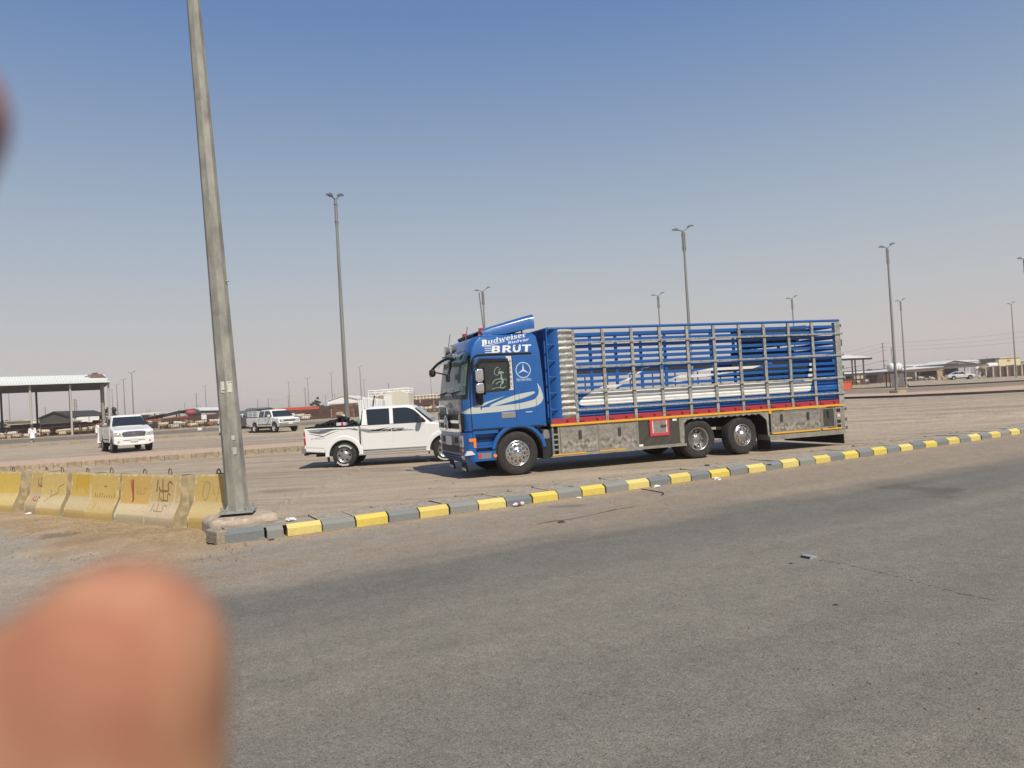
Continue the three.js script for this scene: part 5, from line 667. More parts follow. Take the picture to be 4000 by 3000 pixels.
{ // the tall near pole on its footing
  const b = at(930, 1996, 11.9), y0 = b.y, t = thing('lamp_pole', 'tall grey eight-sided steel lamp pole with paper notices, beside the yellow barriers', 'lamp pole', [b.x, 0, b.z], 0.2); t.rotation.z = 0.0;
  const oct = (r0, r1, h, y) => new THREE.CylinderGeometry(r1, r0, h, 8, 1).translate(0, y + h / 2, 0), fl = (g) => { g = g.toNonIndexed(); g.computeVertexNormals(); return g; };
  const sh = fl(oct(0.168, 0.066, 12.2, y0)); { const p = sh.attributes.position, u = sh.attributes.uv; for (let i = 0; i < p.count; i++) u.setXY(i, u.getX(i) * 1.0, p.getY(i) * 0.5); }
  { const lean = new THREE.Matrix4().makeRotationZ(0.034); sh.translate(0, -y0, 0).applyMatrix4(lean).translate(0, y0, 0); } part('shaft', sh, M.pole, t); part('base_plate', [box(0.5, 0.03, 0.5, 0, y0 + 0.005, 0, 0, 0, 0)], M.galv, t); part('grout_gap', box(0.42, 0.05, 0.42, 0, y0 - 0.035, 0), M.black, t);
  for (let k = 0; k < 4; k++) { const a = k * Math.PI / 2 + Math.PI / 4; part('gusset', place(ext([[0, 0], [0.09, 0], [0, 0.14]], 0.012), 0, 0, 0, 0, -a, 0).translate(Math.cos(a) * 0.15, y0 + 0.02, Math.sin(a) * 0.15), M.galv, t); part('anchor_bolt', cyl(0.016, 0.016, 0.11, Math.cos(a) * 0.29, y0 + 0.04, Math.sin(a) * 0.29, 'y', 8), M.galv, t); }
  const fg = new RoundedBoxGeometry(1.0, 0.42, 0.85, 4, 0.1), fp = fg.attributes.position; for (let i = 0; i < fp.count; i++) { const n = fbm(fp.getX(i) * 6 + 3, fp.getZ(i) * 6 + fp.getY(i) * 5, 3) - 0.5; fp.setXYZ(i, fp.getX(i) + n * 0.05, fp.getY(i) + n * 0.02, fp.getZ(i) + n * 0.05); } fg.computeVertexNormals();
  part('footing', metreUV(fg.rotateY(0.35).translate(0.03, y0 - 0.26, 0.02), 1), std([0.56, 0.47, 0.38], 0.95, 0, { map: tile(concreteTex, 1) }), t);
  const noteArt = canvasTex(256, 256, (g, w, h) => { g.fillStyle = '#cfccc0'; g.fillRect(0, 0, w, h); g.fillStyle = '#8f8f88'; for (let k = 0; k < 9; k++) g.fillRect(60 + rr(0, 20), 90 + k * 14, 130 - rr(0, 50), 4); g.fillStyle = '#44443f'; g.fillRect(20, 200, 70, 26); g.fillRect(150, 20, 26, 22); g.fillRect(205, 20, 24, 22); g.strokeStyle = '#8d8d85'; g.lineWidth = 4; g.strokeRect(12, 80, 36, 70); g.strokeRect(205, 80, 36, 70); g.fillStyle = '#b9b5a4'; for (let k = 0; k < 10; k++) g.fillRect(rnd() * w, rnd() * 60, rr(5, 40), rr(2, 8)); });
  // each notice lies on the face of the shaft that looks at the road
  const face = (y, w, h, ang, m) => { const r = mix(0.168, 0.066, (y - y0) / 12.2) * Math.cos(Math.PI / 8) + 0.004, g = gridGeo(6, 2, (u, v) => { const a = ang + (u - 0.5) * w / r, q = Math.max(Math.cos(((a - Math.PI / 8) % (Math.PI / 4) + Math.PI / 4) % (Math.PI / 4) - Math.PI / 8), 0.9); return { x: Math.sin(a) * r / q, y: y + (v - 0.5) * h, z: Math.cos(a) * r / q, u, v }; }).translate(-Math.sin(0.034) * (y - y0), 0, 0); return part('paper_notice', g, m, t); };
  const yAt = (py, px) => at(px, py, 11.9).y;
  face(yAt(1512, 893), 0.19, 0.17, 0.15, std('#ffffff', 0.85, 0, { map: noteArt })); face(yAt(1708, 912), 0.085, 0.07, 0.15, std([0.46, 0.46, 0.42], 0.9)); face(yAt(1760, 905), 0.1, 0.11, 0.2, std([0.4, 0.41, 0.38], 0.9));
  part('door_catch', rbox(0.02, 0.06, 0.02, 0.005, -0.02, yAt(1755, 895), 0.152), M.galv, t); part('step_peg', bar([-0.05, yAt(1100, 890), 0.05], [0.05, yAt(1100, 890), 0.05], 0.01), M.galv, t);
}
// street lamps: [px at the foot column, top py, px at the top, arm direction, where it stands]
const lampAt = [
  [1310, 778, 1.3, 'galvanised lamp behind the bed of the striped pickup, two heads', 1], [1885, 1137, 0.2, 'lamp rising behind the roof deflector of the blue lorry', 0], [2570, 1155, 0.25, 'shorter of the two lamps side by side over the cage roof', 0], [2668, 902, 0.3, 'taller of the two lamps side by side over the cage roof', 0], [3093, 1167, 0.25, 'lamp over the tail end of the cage', 0], [3465, 968, 0.3, 'tall lamp on a footing right of the lorry tail', 1], [3517, 1177, 0.25, 'lamp on the island by the white water tank', 1], [3950, 1188, 0.25, 'lamp at the far right before the brown wall', 1], [4000, 1012, 0.3, 'lamp whose one head pokes in at the right edge', 0],
  [514, 1457, 0.15, 'rightmost and tallest of the four lamps right of the left canopy', 0], [482, 1484, 0.15, 'third of the four lamps right of the left canopy', 0], [455, 1505, 0.15, 'second of the four lamps right of the left canopy', 0], [437, 1524, 1.3, 'leftmost and lowest of the four lamps right of the left canopy', 0], [34, 1537, 1.3, 'lamp seen under the left canopy', 0], [801, 1508, 1.2, 'lamp left of the near lamp pole, by the pink tent', 0], [1127, 1495, 1.2, 'lamp behind the orange screen, leftmost of three', 0], [1201, 1478, 0.5, 'lamp behind the orange screen, middle of three', 0], [1293, 1457, 0.3, 'lamp behind the orange screen, rightmost of three', 0], [1421, 1484, 1.1, 'short lamp right of the lamp behind the striped pickup', 0], [1405, 1434, 0.4, 'thin lamp partly beside the lamp behind the striped pickup', 0], [1682, 1474, 0.3, 'lamp just left of the lorry windscreen', 0]];
for (const [px, py, yaw, label, near] of lampAt) {
  const H = 12.3, d = (H + 0.3 - EYE) * FOC / (hor(px) - py) * 1.0; let p = at(px, py, d); const h = p.y - 0.3, q = d > 110 ? 6 : 8, t = thing('street_lamp', label, 'street lamp', [p.x, 0.3, -d], yaw, 'double-headed street lamps of the lot');
  const thin = d > 130 ? 1.25 : 1;
  part('pole', cyl(0.13 * thin, 0.065 * thin, h, 0, h / 2, 0, 'y', q), M.lampPole, t);
  if (d < 120) { part('footing', metreUV(rbox(1.0, 0.3, 0.9, 0.03, 0.15, 0.12, 0), 1), M.sandstone, t); part('base_plate', box(0.5, 0.04, 0.5, 0, 0.29, 0), M.lampHead, t); part('bracket', [cyl(0.035, 0.035, 1.3, -0.1, h - 0.75, 0, 'y', 6), cyl(0.035, 0.035, 1.3, 0.1, h - 0.75, 0, 'y', 6), box(0.32, 0.05, 0.08, 0, h - 0.3, 0), box(0.36, 0.05, 0.08, 0, h - 1.2, 0)], M.lampHead, t); }
  for (const [s, rise2] of [[-1, 0.05], [1, 0.4]]) { const L = 0.44; part('arm', bar([0, h - 0.03, 0], [s * L, h + rise2 * 0.6 + (s > 0 ? 0.02 : 0.03), 0], 0.035 * thin), M.lampHead, t); const hd = part('lamp_head', place(ext([[0, -0.04], [0.0, 0.05], [0.16, 0.1], [0.38, 0.05], [0.44, -0.04]], 0.2, -0.1, 0.012), 0, 0, 0, 0, s < 0 ? Math.PI : 0, 0).applyMatrix4(new THREE.Matrix4().makeRotationZ(s > 0 ? 0.3 : -0.05)).translate(s * (L - 0.05), h + rise2 * 0.6 + 0.03, 0), M.lampHead, t); if (d < 120) part('photocell', cyl(0.03, 0.03, 0.06, s * (L + 0.12), h + rise2 * 0.6 + 0.15 + (s > 0 ? 0.03 : 0), 0, 'y', 8), M.lampHead, hd); }
}
// utility poles: px, top py, kind (0 bare, 1 side pegs, 2 cross arms, 3 T)
const poleMat = std([0.16, 0.135, 0.115], 0.9), poleTops = {};
for (const [px, py, kind, label, hh] of [
  [176, 1590, 1, 'wooden utility pole with three pegs under the left canopy', 10], [290, 1558, 1, 'left pole of the close pair under the right end of the left canopy', 11], [298, 1560, 1, 'right pole of the close pair under the right end of the left canopy', 11], [396, 1591, 2, 'utility pole with a cross arm behind the round tree', 10], [573, 1596, 0, 'left of two bare poles above the front-facing pickup', 9], [585, 1596, 0, 'right of two bare poles above the front-facing pickup', 9],
  [721, 1574, 1, 'thin pole left of the triple-armed pole, left of the pink tent', 11], [766, 1536, 4, 'utility pole with three cross arms above the pink tent', 13], [783, 1584, 0, 'low pole between the triple-armed pole and a lamp', 9], [1005, 1559, 0, 'bare pole above the grey estate car', 10], [1047, 1555, 0, 'bare pole where a sagging cable begins, right of the estate car', 10], [1125, 1545, 0, 'bare pole where two sagging cables meet, by a lamp', 10], [1191, 1514, 1, 'utility pole with pegs where the sagging cable ends', 12], [1271, 1546, 3, 'short T-shaped pole left of the rightmost lamp behind the orange screen', 10], [1306, 1537, 0, 'thin pole right of that lamp', 11], [1349, 1548, 1, 'utility pole just left of the lamp behind the striped pickup', 10], [1518, 1497, 1, 'utility pole above the white cargo box', 12], [1617, 1524, 1, 'utility pole above the white lattice wall', 11], [1705, 1533, 2, 'utility pole at the lorry nose', 10],
  [3447, 1340, 4, 'tall utility pole with insulators and a cross arm, left of the white water tank', 13], [3482, 1357, 1, 'thin pole behind the tall lamp right of the lorry', 14], [3707, 1404, 3, 'T-shaped pole above the grey gabled shed', 11], [3793, 1400, 3, 'left of the twin T-shaped poles above the white roof', 11], [3799, 1404, 3, 'right of the twin T-shaped poles above the white roof', 11], [3854, 1393, 1, 'pole with pegs above the striped water tank', 11], [640 - 420, 1616, 0, 'faint thin pole beside the dark gabled pavilion', 9], [77, 1640, 0, 'faint low pole above the cream house', 8]]) {
  const d = (hh - 1.5) * FOC / (hor(px) - py), p = at(px, py, d), h = p.y - 0.3, t = thing('utility_pole', label, 'utility pole', [p.x, 0.3, -d], rr(-0.3, 0.3), 'utility poles behind the market'); poleTops[px] = p;
  const k = d > 180 ? 1.3 : 1; part('pole', cyl(0.15 * k, 0.1 * k, h, 0, h / 2, 0, 'y', 7), poleMat, t);
  if (kind === 1) for (let i = 0; i < 3; i++) part('insulator', [bar([0, h - 0.5 - i * 1.1, 0], [-0.45, h - 0.45 - i * 1.1, 0], 0.06), cyl(0.08, 0.1, 0.25, -0.45, h - 0.35 - i * 1.1, 0, 'y', 7)], poleMat, t);
  if (kind === 2 || kind === 3) { part('cross_arm', box(2.4, 0.16, 0.16, 0, h - 0.15, 0), poleMat, t); if (kind === 2) part('cross_arm', box(1.4, 0.12, 0.12, 0, h - 1.4, 0), poleMat, t); }
  if (kind === 4) { part('cross_arm', box(2.6, 0.2, 0.2, 0, h * 0.52, 0), poleMat, t); for (let i = 0; i < 3; i++) part('insulator', [bar([-0.5, h - 0.2 - i * 1.25, 0], [0.5, h - 0.15 - i * 1.25, 0], 0.06), ball(0.16, -0.5, h - 0.15 - i * 1.25, 0, 1, 0.6, 1, 7), ball(0.16, 0.5, h - 0.1 - i * 1.25, 0, 1, 0.6, 1, 7)], poleMat, t); part('transformer', cyl(0.28, 0.28, 0.6, 0.3, h * 0.4, 0, 'y', 10), M.lampHead, t); }
}
const cable = (a, b, sag, r, label) => single('power_cable', tube(Array.from({ length: 9 }, (_, k) => { const t = k / 8, p = a.clone().lerp(b, t); p.y -= sag * 4 * t * (1 - t); return p; }), r, 32, 4), std([0.12, 0.11, 0.11], 0.9), label, 'power cable');
cable(poleTops[1047], poleTops[1125], 1.9, 0.035, 'sagging cable right of the estate car, left of the two'); cable(poleTops[1125], poleTops[1191], 1.9, 0.035, 'sagging cable ending at the pegged pole, right of the two');
{ const p = poleTops[3447]; [[0.0, 1396, 1286], [1.3, 1416, 1306], [2.5, 1430, 1325]].forEach(([dy, yl, yr], k) => { const a = p.clone(); a.y -= dy + 0.15; cable(at(3200, yl, -p.z + 25), a, 0.3, 0.025, `${['upper', 'middle', 'lower'][k]} cable running left from the tall utility pole by the water tank`); cable(a, at(4080, yr, -p.z - 15), 0.6, 0.025, `${['upper', 'middle', 'lower'][k]} cable running right from the tall utility pole by the water tank`); }); cable(at(3200, 1452, 120), at(3452, 1408, -p.z), 0.3, 0.045, 'thick slanting cable behind the right canopy posts'); }
// ------------------------------------------------------------------ market behind: canopies, sheds, walls, pens
const nth = ['first', 'second', 'third', 'fourth', 'fifth', 'sixth', 'seventh', 'eighth', 'ninth', 'tenth', 'eleventh', 'twelfth', 'thirteenth', 'fourteenth', 'fifteenth', 'sixteenth', 'seventeenth']; 
const up = (p, y) => V(p.x, y, p.z);
// roof sheet through four corners with a little thickness
function slab(a, b, c, d, th = 0.12) { const g = [], q = (w, x, y, z) => g.push(quad([w.x, w.y, w.z], [x.x, x.y, x.z], [y.x, y.y, y.z], [z.x, z.y, z.z])); const D = (p) => V(p.x, p.y - th, p.z); q(a, b, c, d); q(D(d), D(c), D(b), D(a)); q(a, D(a), D(b), b); q(b, D(b), D(c), c); q(c, D(c), D(d), d); q(d, D(d), D(a), a); return g; }
{ // left canopy
  const d1 = 95, dr = 102, d2 = 112, L = -260, e1 = at(429, 1490, d1), e0 = at(L, 1513, d1), r1 = at(408, 1463, dr), r0 = at(L, 1479, dr), b1 = at(400, 1520, d2), b0 = at(L, 1545, d2);
  const t = thing('canopy', 'large open market canopy with a white roof, rust patch at its right end', 'canopy', [0, 0, 0]);
  const roofM = std([0.92, 0.95, 0.88], 0.6, 0, { map: tile(smudge, 0.15) });
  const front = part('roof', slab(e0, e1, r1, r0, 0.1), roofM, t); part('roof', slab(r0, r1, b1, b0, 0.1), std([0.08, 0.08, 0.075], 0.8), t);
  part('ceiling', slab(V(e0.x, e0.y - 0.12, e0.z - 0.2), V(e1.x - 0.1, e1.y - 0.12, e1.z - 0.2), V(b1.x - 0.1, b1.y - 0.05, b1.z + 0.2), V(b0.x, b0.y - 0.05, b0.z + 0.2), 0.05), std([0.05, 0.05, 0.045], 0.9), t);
  const nr = 60; part('corrugation', Array.from({ length: nr }, (_, k) => { const f = (k + 0.5) / nr; return bar(e0.clone().lerp(e1, f).add(V(0, 0.01, 0)), r0.clone().lerp(r1, f).add(V(0, 0.01, 0)), 0.045, 5); }), roofM, front);
  const onR = (u, v) => e0.clone().lerp(e1, u).lerp(r0.clone().lerp(r1, u), v).add(V(0, 0.06, 0.02)), rp = [[0.9, 0.55], [0.93, 0.72], [0.915, 0.8], [0.945, 1.02], [0.985, 1.02], [0.998, 0.5], [0.95, 0.52]];
  const tri = []; for (let k = 1; k < rp.length - 1; k++) { const A = onR(...rp[0]), B = onR(...rp[k]), C = onR(...rp[k + 1]); tri.push(quad([A.x, A.y, A.z], [B.x, B.y, B.z], [C.x, C.y, C.z], [C.x, C.y, C.z])); } part('rust_patch', tri, std([0.2, 0.09, 0.065], 0.9), front);
  [[0.9, 0.85, 0.955, 1.0, 0.09], [0.93, 1.08, 0.965, 1.12, 0.12], [0.88, 0.7, 0.92, 0.66, 0.06]].forEach(([a, b, c, d, r]) => part('loose_sheet', bar(onR(a, b), onR(c, d), r, 5), std([0.1, 0.09, 0.08], 0.9), front));
  for (const px of [-190, 120, 277, 426]) { const p = foot(px + 6, d1 + 0.6, 0.3); part('post', cyl(0.13, 0.13, e1.y + 0.2, p.x, e1.y / 2 + 0.2, p.z, 'y', 8), std([0.42, 0.41, 0.37], 0.7), t); }
  for (const px of [-170, 8, 146, 277, 400]) { const p = foot(px + 3, d2 - 0.6, 0.3); part('post', cyl(0.14, 0.14, b1.y + 0.1, p.x, b1.y / 2 + 0.15, p.z, 'y', 8), std([0.05, 0.048, 0.045], 0.8), t); }
  const gp = foot(408, d1 + 2, 0.3); part('drain_pipe', [cyl(0.2, 0.2, e1.y, gp.x, e1.y / 2 + 0.3, gp.z, 'y', 10), ...[1.5, 2.8, 4.1, 5.4].map((y) => cyl(0.23, 0.23, 0.12, gp.x, y, gp.z, 'y', 10))], std([0.27, 0.25, 0.21], 0.8), t);
}
{ // right canopy behind the lorry
  const d1 = 150, d2 = 166, e1 = at(3405, 1398, d1), e0 = at(2240, 1442, d1), b1 = at(3230, 1422, d2), b0 = at(2240, 1462, d2);
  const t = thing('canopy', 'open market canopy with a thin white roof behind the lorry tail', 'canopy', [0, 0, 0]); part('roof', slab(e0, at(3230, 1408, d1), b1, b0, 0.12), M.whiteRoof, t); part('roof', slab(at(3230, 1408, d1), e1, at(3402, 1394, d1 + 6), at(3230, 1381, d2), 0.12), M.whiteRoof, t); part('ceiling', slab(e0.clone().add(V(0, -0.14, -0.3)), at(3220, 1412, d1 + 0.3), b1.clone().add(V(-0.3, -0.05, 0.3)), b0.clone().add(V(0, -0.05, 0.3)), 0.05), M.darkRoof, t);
  part('eave', [bar(e0.clone().add(V(0, -0.25, 0)), e1.clone().add(V(0, -0.1, 0)), 0.22, 6)], M.darkRoof, t);
  for (let px = 2290; px < 3400; px += 88) { const p = foot(px < 3300 ? px : px, d1 + 0.5, 0.3); part('post', cyl(0.15, 0.13, e1.y, p.x, e1.y / 2, p.z, 'y', 8), M.darkRoof, t); }
  for (const px of [3334, 3378]) { const p = foot(px, d1 + 0.3, 0.3); part('post', cyl(0.17, 0.15, e1.y, p.x, e1.y / 2, p.z, 'y', 8), std([0.09, 0.075, 0.06], 0.8), t); }
}
function gable(name, label, cat, px0, px1, d, yE, yR, depth, wallM, roofM, openings = 0, shift = 0) { // gable end towards the viewer
  const a = foot(px0, d), b = foot(px1, d), t = thing(name, label, cat, [0, 0, 0]), w = b.x - a.x, m = (a.x + b.x) / 2 + shift * w; const E = yE, Rr = yR;
  const g = new THREE.ShapeGeometry(shapeOf([[a.x, E - 0.9], [b.x, E - 0.9], [b.x, E], [m, Rr], [a.x, E]])).translate(0, 0, -d); part('gable', g, wallM, t);
  part('roof', [...slab(V(a.x - 0.4, E, -d + 0.3), V(m, Rr + 0.05, -d + 0.3), V(m, Rr + 0.05, -d - depth), V(a.x - 0.4, E, -d - depth)), ...slab(V(m, Rr + 0.05, -d + 0.3), V(b.x + 0.4, E, -d + 0.3), V(b.x + 0.4, E, -d - depth), V(m, Rr + 0.05, -d - depth))], roofM, t);
  for (const x of [a.x + 0.1, b.x - 0.1]) part('post', cyl(0.16, 0.16, E, x, E / 2, -d + 0.05, 'y', 8), wallM, t); return t;
}
gable('pavilion', 'dark gabled pavilion beyond the left pens', 'pavilion', 158, 276, 128, 3.0, 4.0, 12, std([0.06, 0.055, 0.05], 0.9), M.darkRoof);
function hut(label, px0, px1, d, y0, y1, mat, depth = 6, extra, name = 'low_building', cat = 'building') { const a = foot(px0, d), b = foot(px1, d), t = thing(name, label, cat, [0, 0, 0]); part('wall', span(a.x, b.x, y0, y1, -d - depth, -d), mat, t); part('roof', span(a.x - 0.2, b.x + 0.2, y1, y1 + 0.18, -d - depth - 0.2, -d + 0.2), extra ?? mat, t); return t; }
const h1 = hut('cream house at the far left under the canopy', -150, 30, 150, 0.2, 2.9, M.cream, 8, M.cream); part('window', box(1.2, 0.9, 0.06, foot(-40, 150).x, 1.9, -149.98), M.black, h1);
hut('low cream hut right of the cream house, under the canopy', 38, 92, 145, 0.2, 2.2, M.cream, 5); hut('long cream wall of a hut behind the dark pavilion', 165, 262, 150, 0.2, 2.3, M.cream, 5); hut('long white shed roof behind the dark pavilion', 100, 290, 200, 1.6, 3.4, M.whiteRoof, 10, M.whiteRoof, 'shed', 'shed');
hut('left white container of two under the canopy end', 301, 347, 170, 0.6, 3.9, M.whiteFlat, 4, M.whiteFlat, 'white_container', 'container'); hut('right white container of two, by the round tree', 352, 400, 170, 0.6, 3.9, M.whiteFlat, 4, M.whiteFlat, 'white_container', 'container');
hut('cream shed with a flat white roof above the front-facing pickup', 497, 547, 120, 0.3, 2.5, M.cream, 6, M.whiteRoof); { const t = thing('shade_roof', 'long flat white roof over the cream shed, left', 'roof', [0, 0, 0]), a = at(495, 1622, 118), b = at(598, 1615, 118); part('roof', slab(a, b, V(b.x, b.y + 0.2, b.z - 5), V(a.x, a.y + 0.2, a.z - 5)), M.whiteRoof, t); for (const q of [a, b]) part('post', cyl(0.08, 0.08, q.y, q.x, q.y / 2, q.z - 0.5, 'y', 6), M.darkRoof, t); }
function longShed(label, px0, px1, d, yl, yr, fascia, depth, mat, black = M.darkRoof, sideM) { // long low shade: white sloping roof, dark eave band, posts
  const a = foot(px0, d), b = foot(px1, d), t = thing('shade_shed', label, 'shed', [0, 0, 0]); a.y = yl; b.y = yr;
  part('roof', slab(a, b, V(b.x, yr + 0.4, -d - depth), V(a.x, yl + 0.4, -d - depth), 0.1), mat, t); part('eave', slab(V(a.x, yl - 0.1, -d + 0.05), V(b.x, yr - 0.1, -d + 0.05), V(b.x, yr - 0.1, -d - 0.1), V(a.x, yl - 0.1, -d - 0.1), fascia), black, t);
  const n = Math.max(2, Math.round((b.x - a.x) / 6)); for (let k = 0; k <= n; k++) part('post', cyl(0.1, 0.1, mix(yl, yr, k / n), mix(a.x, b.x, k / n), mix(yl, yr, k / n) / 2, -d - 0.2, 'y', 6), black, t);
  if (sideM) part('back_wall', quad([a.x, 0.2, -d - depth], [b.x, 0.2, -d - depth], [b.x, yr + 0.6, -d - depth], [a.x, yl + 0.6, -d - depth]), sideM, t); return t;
}
const pileBlack = std([0.03, 0.028, 0.026], 0.9);
longShed('black-eaved long shed with a white roof, left of the pink tent', 560, 700, 122, 2.0, 3.0, 0.5, 9, M.whiteRoof, pileBlack); longShed('black-eaved shed with a white ridge above the pink tent', 690, 860, 128, 3.0, 2.7, 0.4, 10, M.whiteRoof, pileBlack); longShed('dark roof edge along the top of the brown pen wall, behind the striped pickup', 1247, 1450, 116, 2.05, 2.1, 0.2, 10, M.darkRoof, pileBlack); longShed('pale roof strip right of the striped pickup cargo', 1380, 1520, 116, 2.1, 2.2, 0.25, 6, std([0.3, 0.23, 0.17], 0.9), std([0.3, 0.2, 0.15], 0.9));
{ const t = gable('shed', 'white gabled shed far behind the orange screen', 'shed', 1282, 1402, 210, 4.0, 5.2, 20, M.whiteFlat, M.whiteRoof); }
// tents, screens, signs
single('tent', [ball(1, 0, 0, 0, 0.75, 0.5, 0.7, 12).translate(...at(745, 1612, 118).toArray())], std([0.38, 0.07, 0.09], 0.9), 'pink red round tent on the left skyline', 'tent');
single('bale_cover', [ball(1, 0, 0, 0, 0.9, 0.65, 0.8, 12).translate(...at(762, 1614, 120).toArray())], std([0.06, 0.05, 0.055], 0.9), 'dark round cover right beside the pink tent', 'cover');
function screenStrip(label, pts, d, mat) { const gs = []; for (let k = 0; k < pts.length - 1; k++) { const [px, t0, b0] = pts[k], [qx, t1, b1] = pts[k + 1], A = at(px, b0, d), B = at(qx, b1, d), C = at(qx, t1, d), D = at(px, t0, d); gs.push(gridGeo(12, 3, (u, v) => { const p = A.clone().lerp(B, u).lerp(D.clone().lerp(C, u), v); p.z += 0.12 * Math.sin(u * 40) * (1 - v); return p; })); } const t = thing('orange_screen', label, 'screen', [0, 0, 0]); part('cloth', gs, mat, t); const n = pts.length * 2; for (let k = 0; k <= n; k++) { const f = k / n * (pts.length - 1), i = Math.min(pts.length - 2, Math.floor(f)), p = at(mix(pts[i][0], pts[i + 1][0], f - i), mix(pts[i][1], pts[i + 1][1], f - i), d); part('stake', cyl(0.05, 0.05, p.y, p.x, p.y / 2, p.z - 0.1, 'y', 5), M.rust, t); } }
const orange = std([0.55, 0.085, 0.045], 0.8);
screenStrip('bright orange red screen along the pens, right of the grey estate car', [[1058, 1597, 1606], [1150, 1591, 1602], [1247, 1587, 1597]], 112, orange);
screenStrip('faded orange strip along the pens, left of the pink tent', [[560, 1641, 1652], [640, 1634, 1644], [735, 1622, 1634]], 112, std([0.36, 0.1, 0.06], 0.9));
{ const p = at(1089, 1604, 100); single('sign_board', box(0.85, 0.5, 0.05, p.x, p.y, p.z, 0, 0, -0.1), std([0.62, 0.42, 0.05], 0.7), 'yellow board leaning above the pens, right of the grey estate car', 'board'); }
{ const p = at(797, 1629, 84), t = thing('sign_board', 'blank white square sign on a thin post in front of the left pens', 'sign', [p.x, 0.3, p.z]); part('panel', box(0.55, 0.5, 0.05, 0, p.y - 0.3, 0), M.whiteFlat, t); part('post', cyl(0.03, 0.03, p.y - 0.4, 0, (p.y - 0.4) / 2, -0.04, 'y', 6), M.rust, t); }
{ const p = at(781, 1676, 70); single('white_block', rbox(0.36, 0.24, 0.2, 0.02, p.x, p.y, p.z), M.whiteFlat, 'small white block on the kerb in front of the left pens', 'block'); }
// lattice wall beside the lorry nose
{ const d = 138, t = thing('lattice_wall', 'long cream lattice wall of three rows of openings, left of the lorry nose', 'wall', [0, 0, 0]), a = at(1588, 1581, d), b = at(1760, 1571, d), n = 13, L = b.x - a.x, Hh = 1.5; const P = (u, v) => V(mix(a.x, b.x, u), mix(a.y, b.y, u) + v * Hh, -d);
  const cm = std([0.68, 0.62, 0.5], 0.9); for (let k = 0; k <= n; k++) part('upright', bar(P(k / n, 0), P(k / n, 1), 0.1, 4), cm, t); for (const v of [0.0, 0.33, 0.67, 1]) part('rail', bar(P(0, v), P(1, v), v ? 0.085 : 0.16, 4), cm, t); part('backing', gridGeo(1, 1, (u, v) => P(u, v).add(V(0, 0, -0.6))), std([0.4, 0.33, 0.26], 0.9), t); for (let k = 0; k < n; k++) for (let r = 0; r < 3; r++) part('slat', [0.25, 0.5, 0.75].map((f) => bar(P((k + 0.22) / n, (r + f) / 3), P((k + 0.8) / n, (r + f) / 3), 0.035, 4)), std([0.2, 0.17, 0.14], 0.9), t); }
// pens: front fence of bars, rusty sheets behind
const sheepAt = [];
function pen(label, px0, d0, px1, d1, hF, hB, back, sheet = M.rust, pickets = true) {
  const a = foot(px0, d0), b = foot(px1, d1), t = thing('animal_pen', label, 'pen', [0, 0, 0]), L = a.distanceTo(b), n = Math.max(2, Math.round(L / 0.55)), P = (u, y, bk = 0) => { const p = a.clone().lerp(b, u); return V(p.x - bk * 0.25, y, p.z - bk); };
  for (const y of [0.5, 0.3 + hF * 0.55, 0.3 + hF]) part('rail', bar(P(0, y), P(1, y), 0.035, 4), M.rust, t);
  const m = Math.max(2, Math.round(L / 2.6)); for (let k = 0; k <= m; k++) part('post', bar(P(k / m, 0.2), P(k / m, 0.45 + hF), 0.06, 5), M.rust, t);
  if (pickets) { const q = part('pickets', Array.from({ length: n * 2 }, (_, k) => bar(P((k + 0.5) / (2 * n), 0.4), P((k + 0.5) / (2 * n), 0.3 + hF), 0.014, 3)), M.rust, t); q.userData.kind = 'stuff'; }
  for (let r = 0; r < back.length; r++) { const bk = back[r], hb = hB * (0.72 + 0.28 * (r + 1) / back.length), ns = Math.max(1, Math.round(L / 4)); for (let k = 0; k < ns; k++) { const u0 = k / ns, u1 = (k + 0.97) / ns, h = 0.3 + hb + (hash(k, r * 7 + Math.round(px0)) - 0.5) * 0.28; part('sheet', gridGeo(10, 1, (u, v) => { const p = P(mix(u0, u1, u), 0.25 + v * (h - 0.25), bk); p.z += 0.04 * Math.sin(u * 60); return p; }), hash(k + 3, r + Math.round(px0)) > 0.72 ? M.rustLight : sheet, t); } }
  return (u, bk) => P(u, 0.3, bk);
}
const pens = [
  [pen('low pen at the far left behind the white bucket', -160, 96, 118, 97, 1.15, 1.7, [7, 16], std([0.075, 0.05, 0.042], 0.95)), 5, [0.4, 0.95]],
  [pen('pen of brown rails behind the walking man, left', 118, 97, 205, 96, 1.2, 1.7, [6, 15]), 2, [0.2, 0.6]],
  [pen('pen with cream sheep right of the walking man', 205, 96, 420, 97, 1.25, 1.75, [7, 17], std([0.085, 0.052, 0.042], 0.95)), 13, [0.02, 0.95]],
  [pen('long pen of goats between the front-facing pickup and the near lamp pole', 590, 98, 880, 104, 1.3, 1.9, [7, 15, 26]), 12, [0.1, 0.9]],
  [pen('pen with resting sheep behind the boxy pickup', 1085, 106, 1300, 108, 1.3, 1.95, [7, 14]), 10, [0.12, 0.55]],
  [pen('tall brown pen wall with upright bars behind the striped pickup', 1300, 107, 1480, 109, 1.5, 1.95, [5]), 2, [0.1, 0.3]],
  [pen('pen of white goats by the lorry nose', 1480, 110, 1800, 112, 1.2, 2.0, [7, 14]), 7, [0.4, 0.75]],
  [pen('rust red pen fence under the right canopy', 3235, 160, 3440, 158, 1.25, 1.3, [3], M.rustLight), 3, [0.3, 0.9]],
  [pen('dark pen row under the right sheds, behind the water tank', 3430, 172, 3700, 172, 1.0, 2.2, [9], std([0.06, 0.045, 0.04], 0.95)), 9, [0.3, 0.95]]];
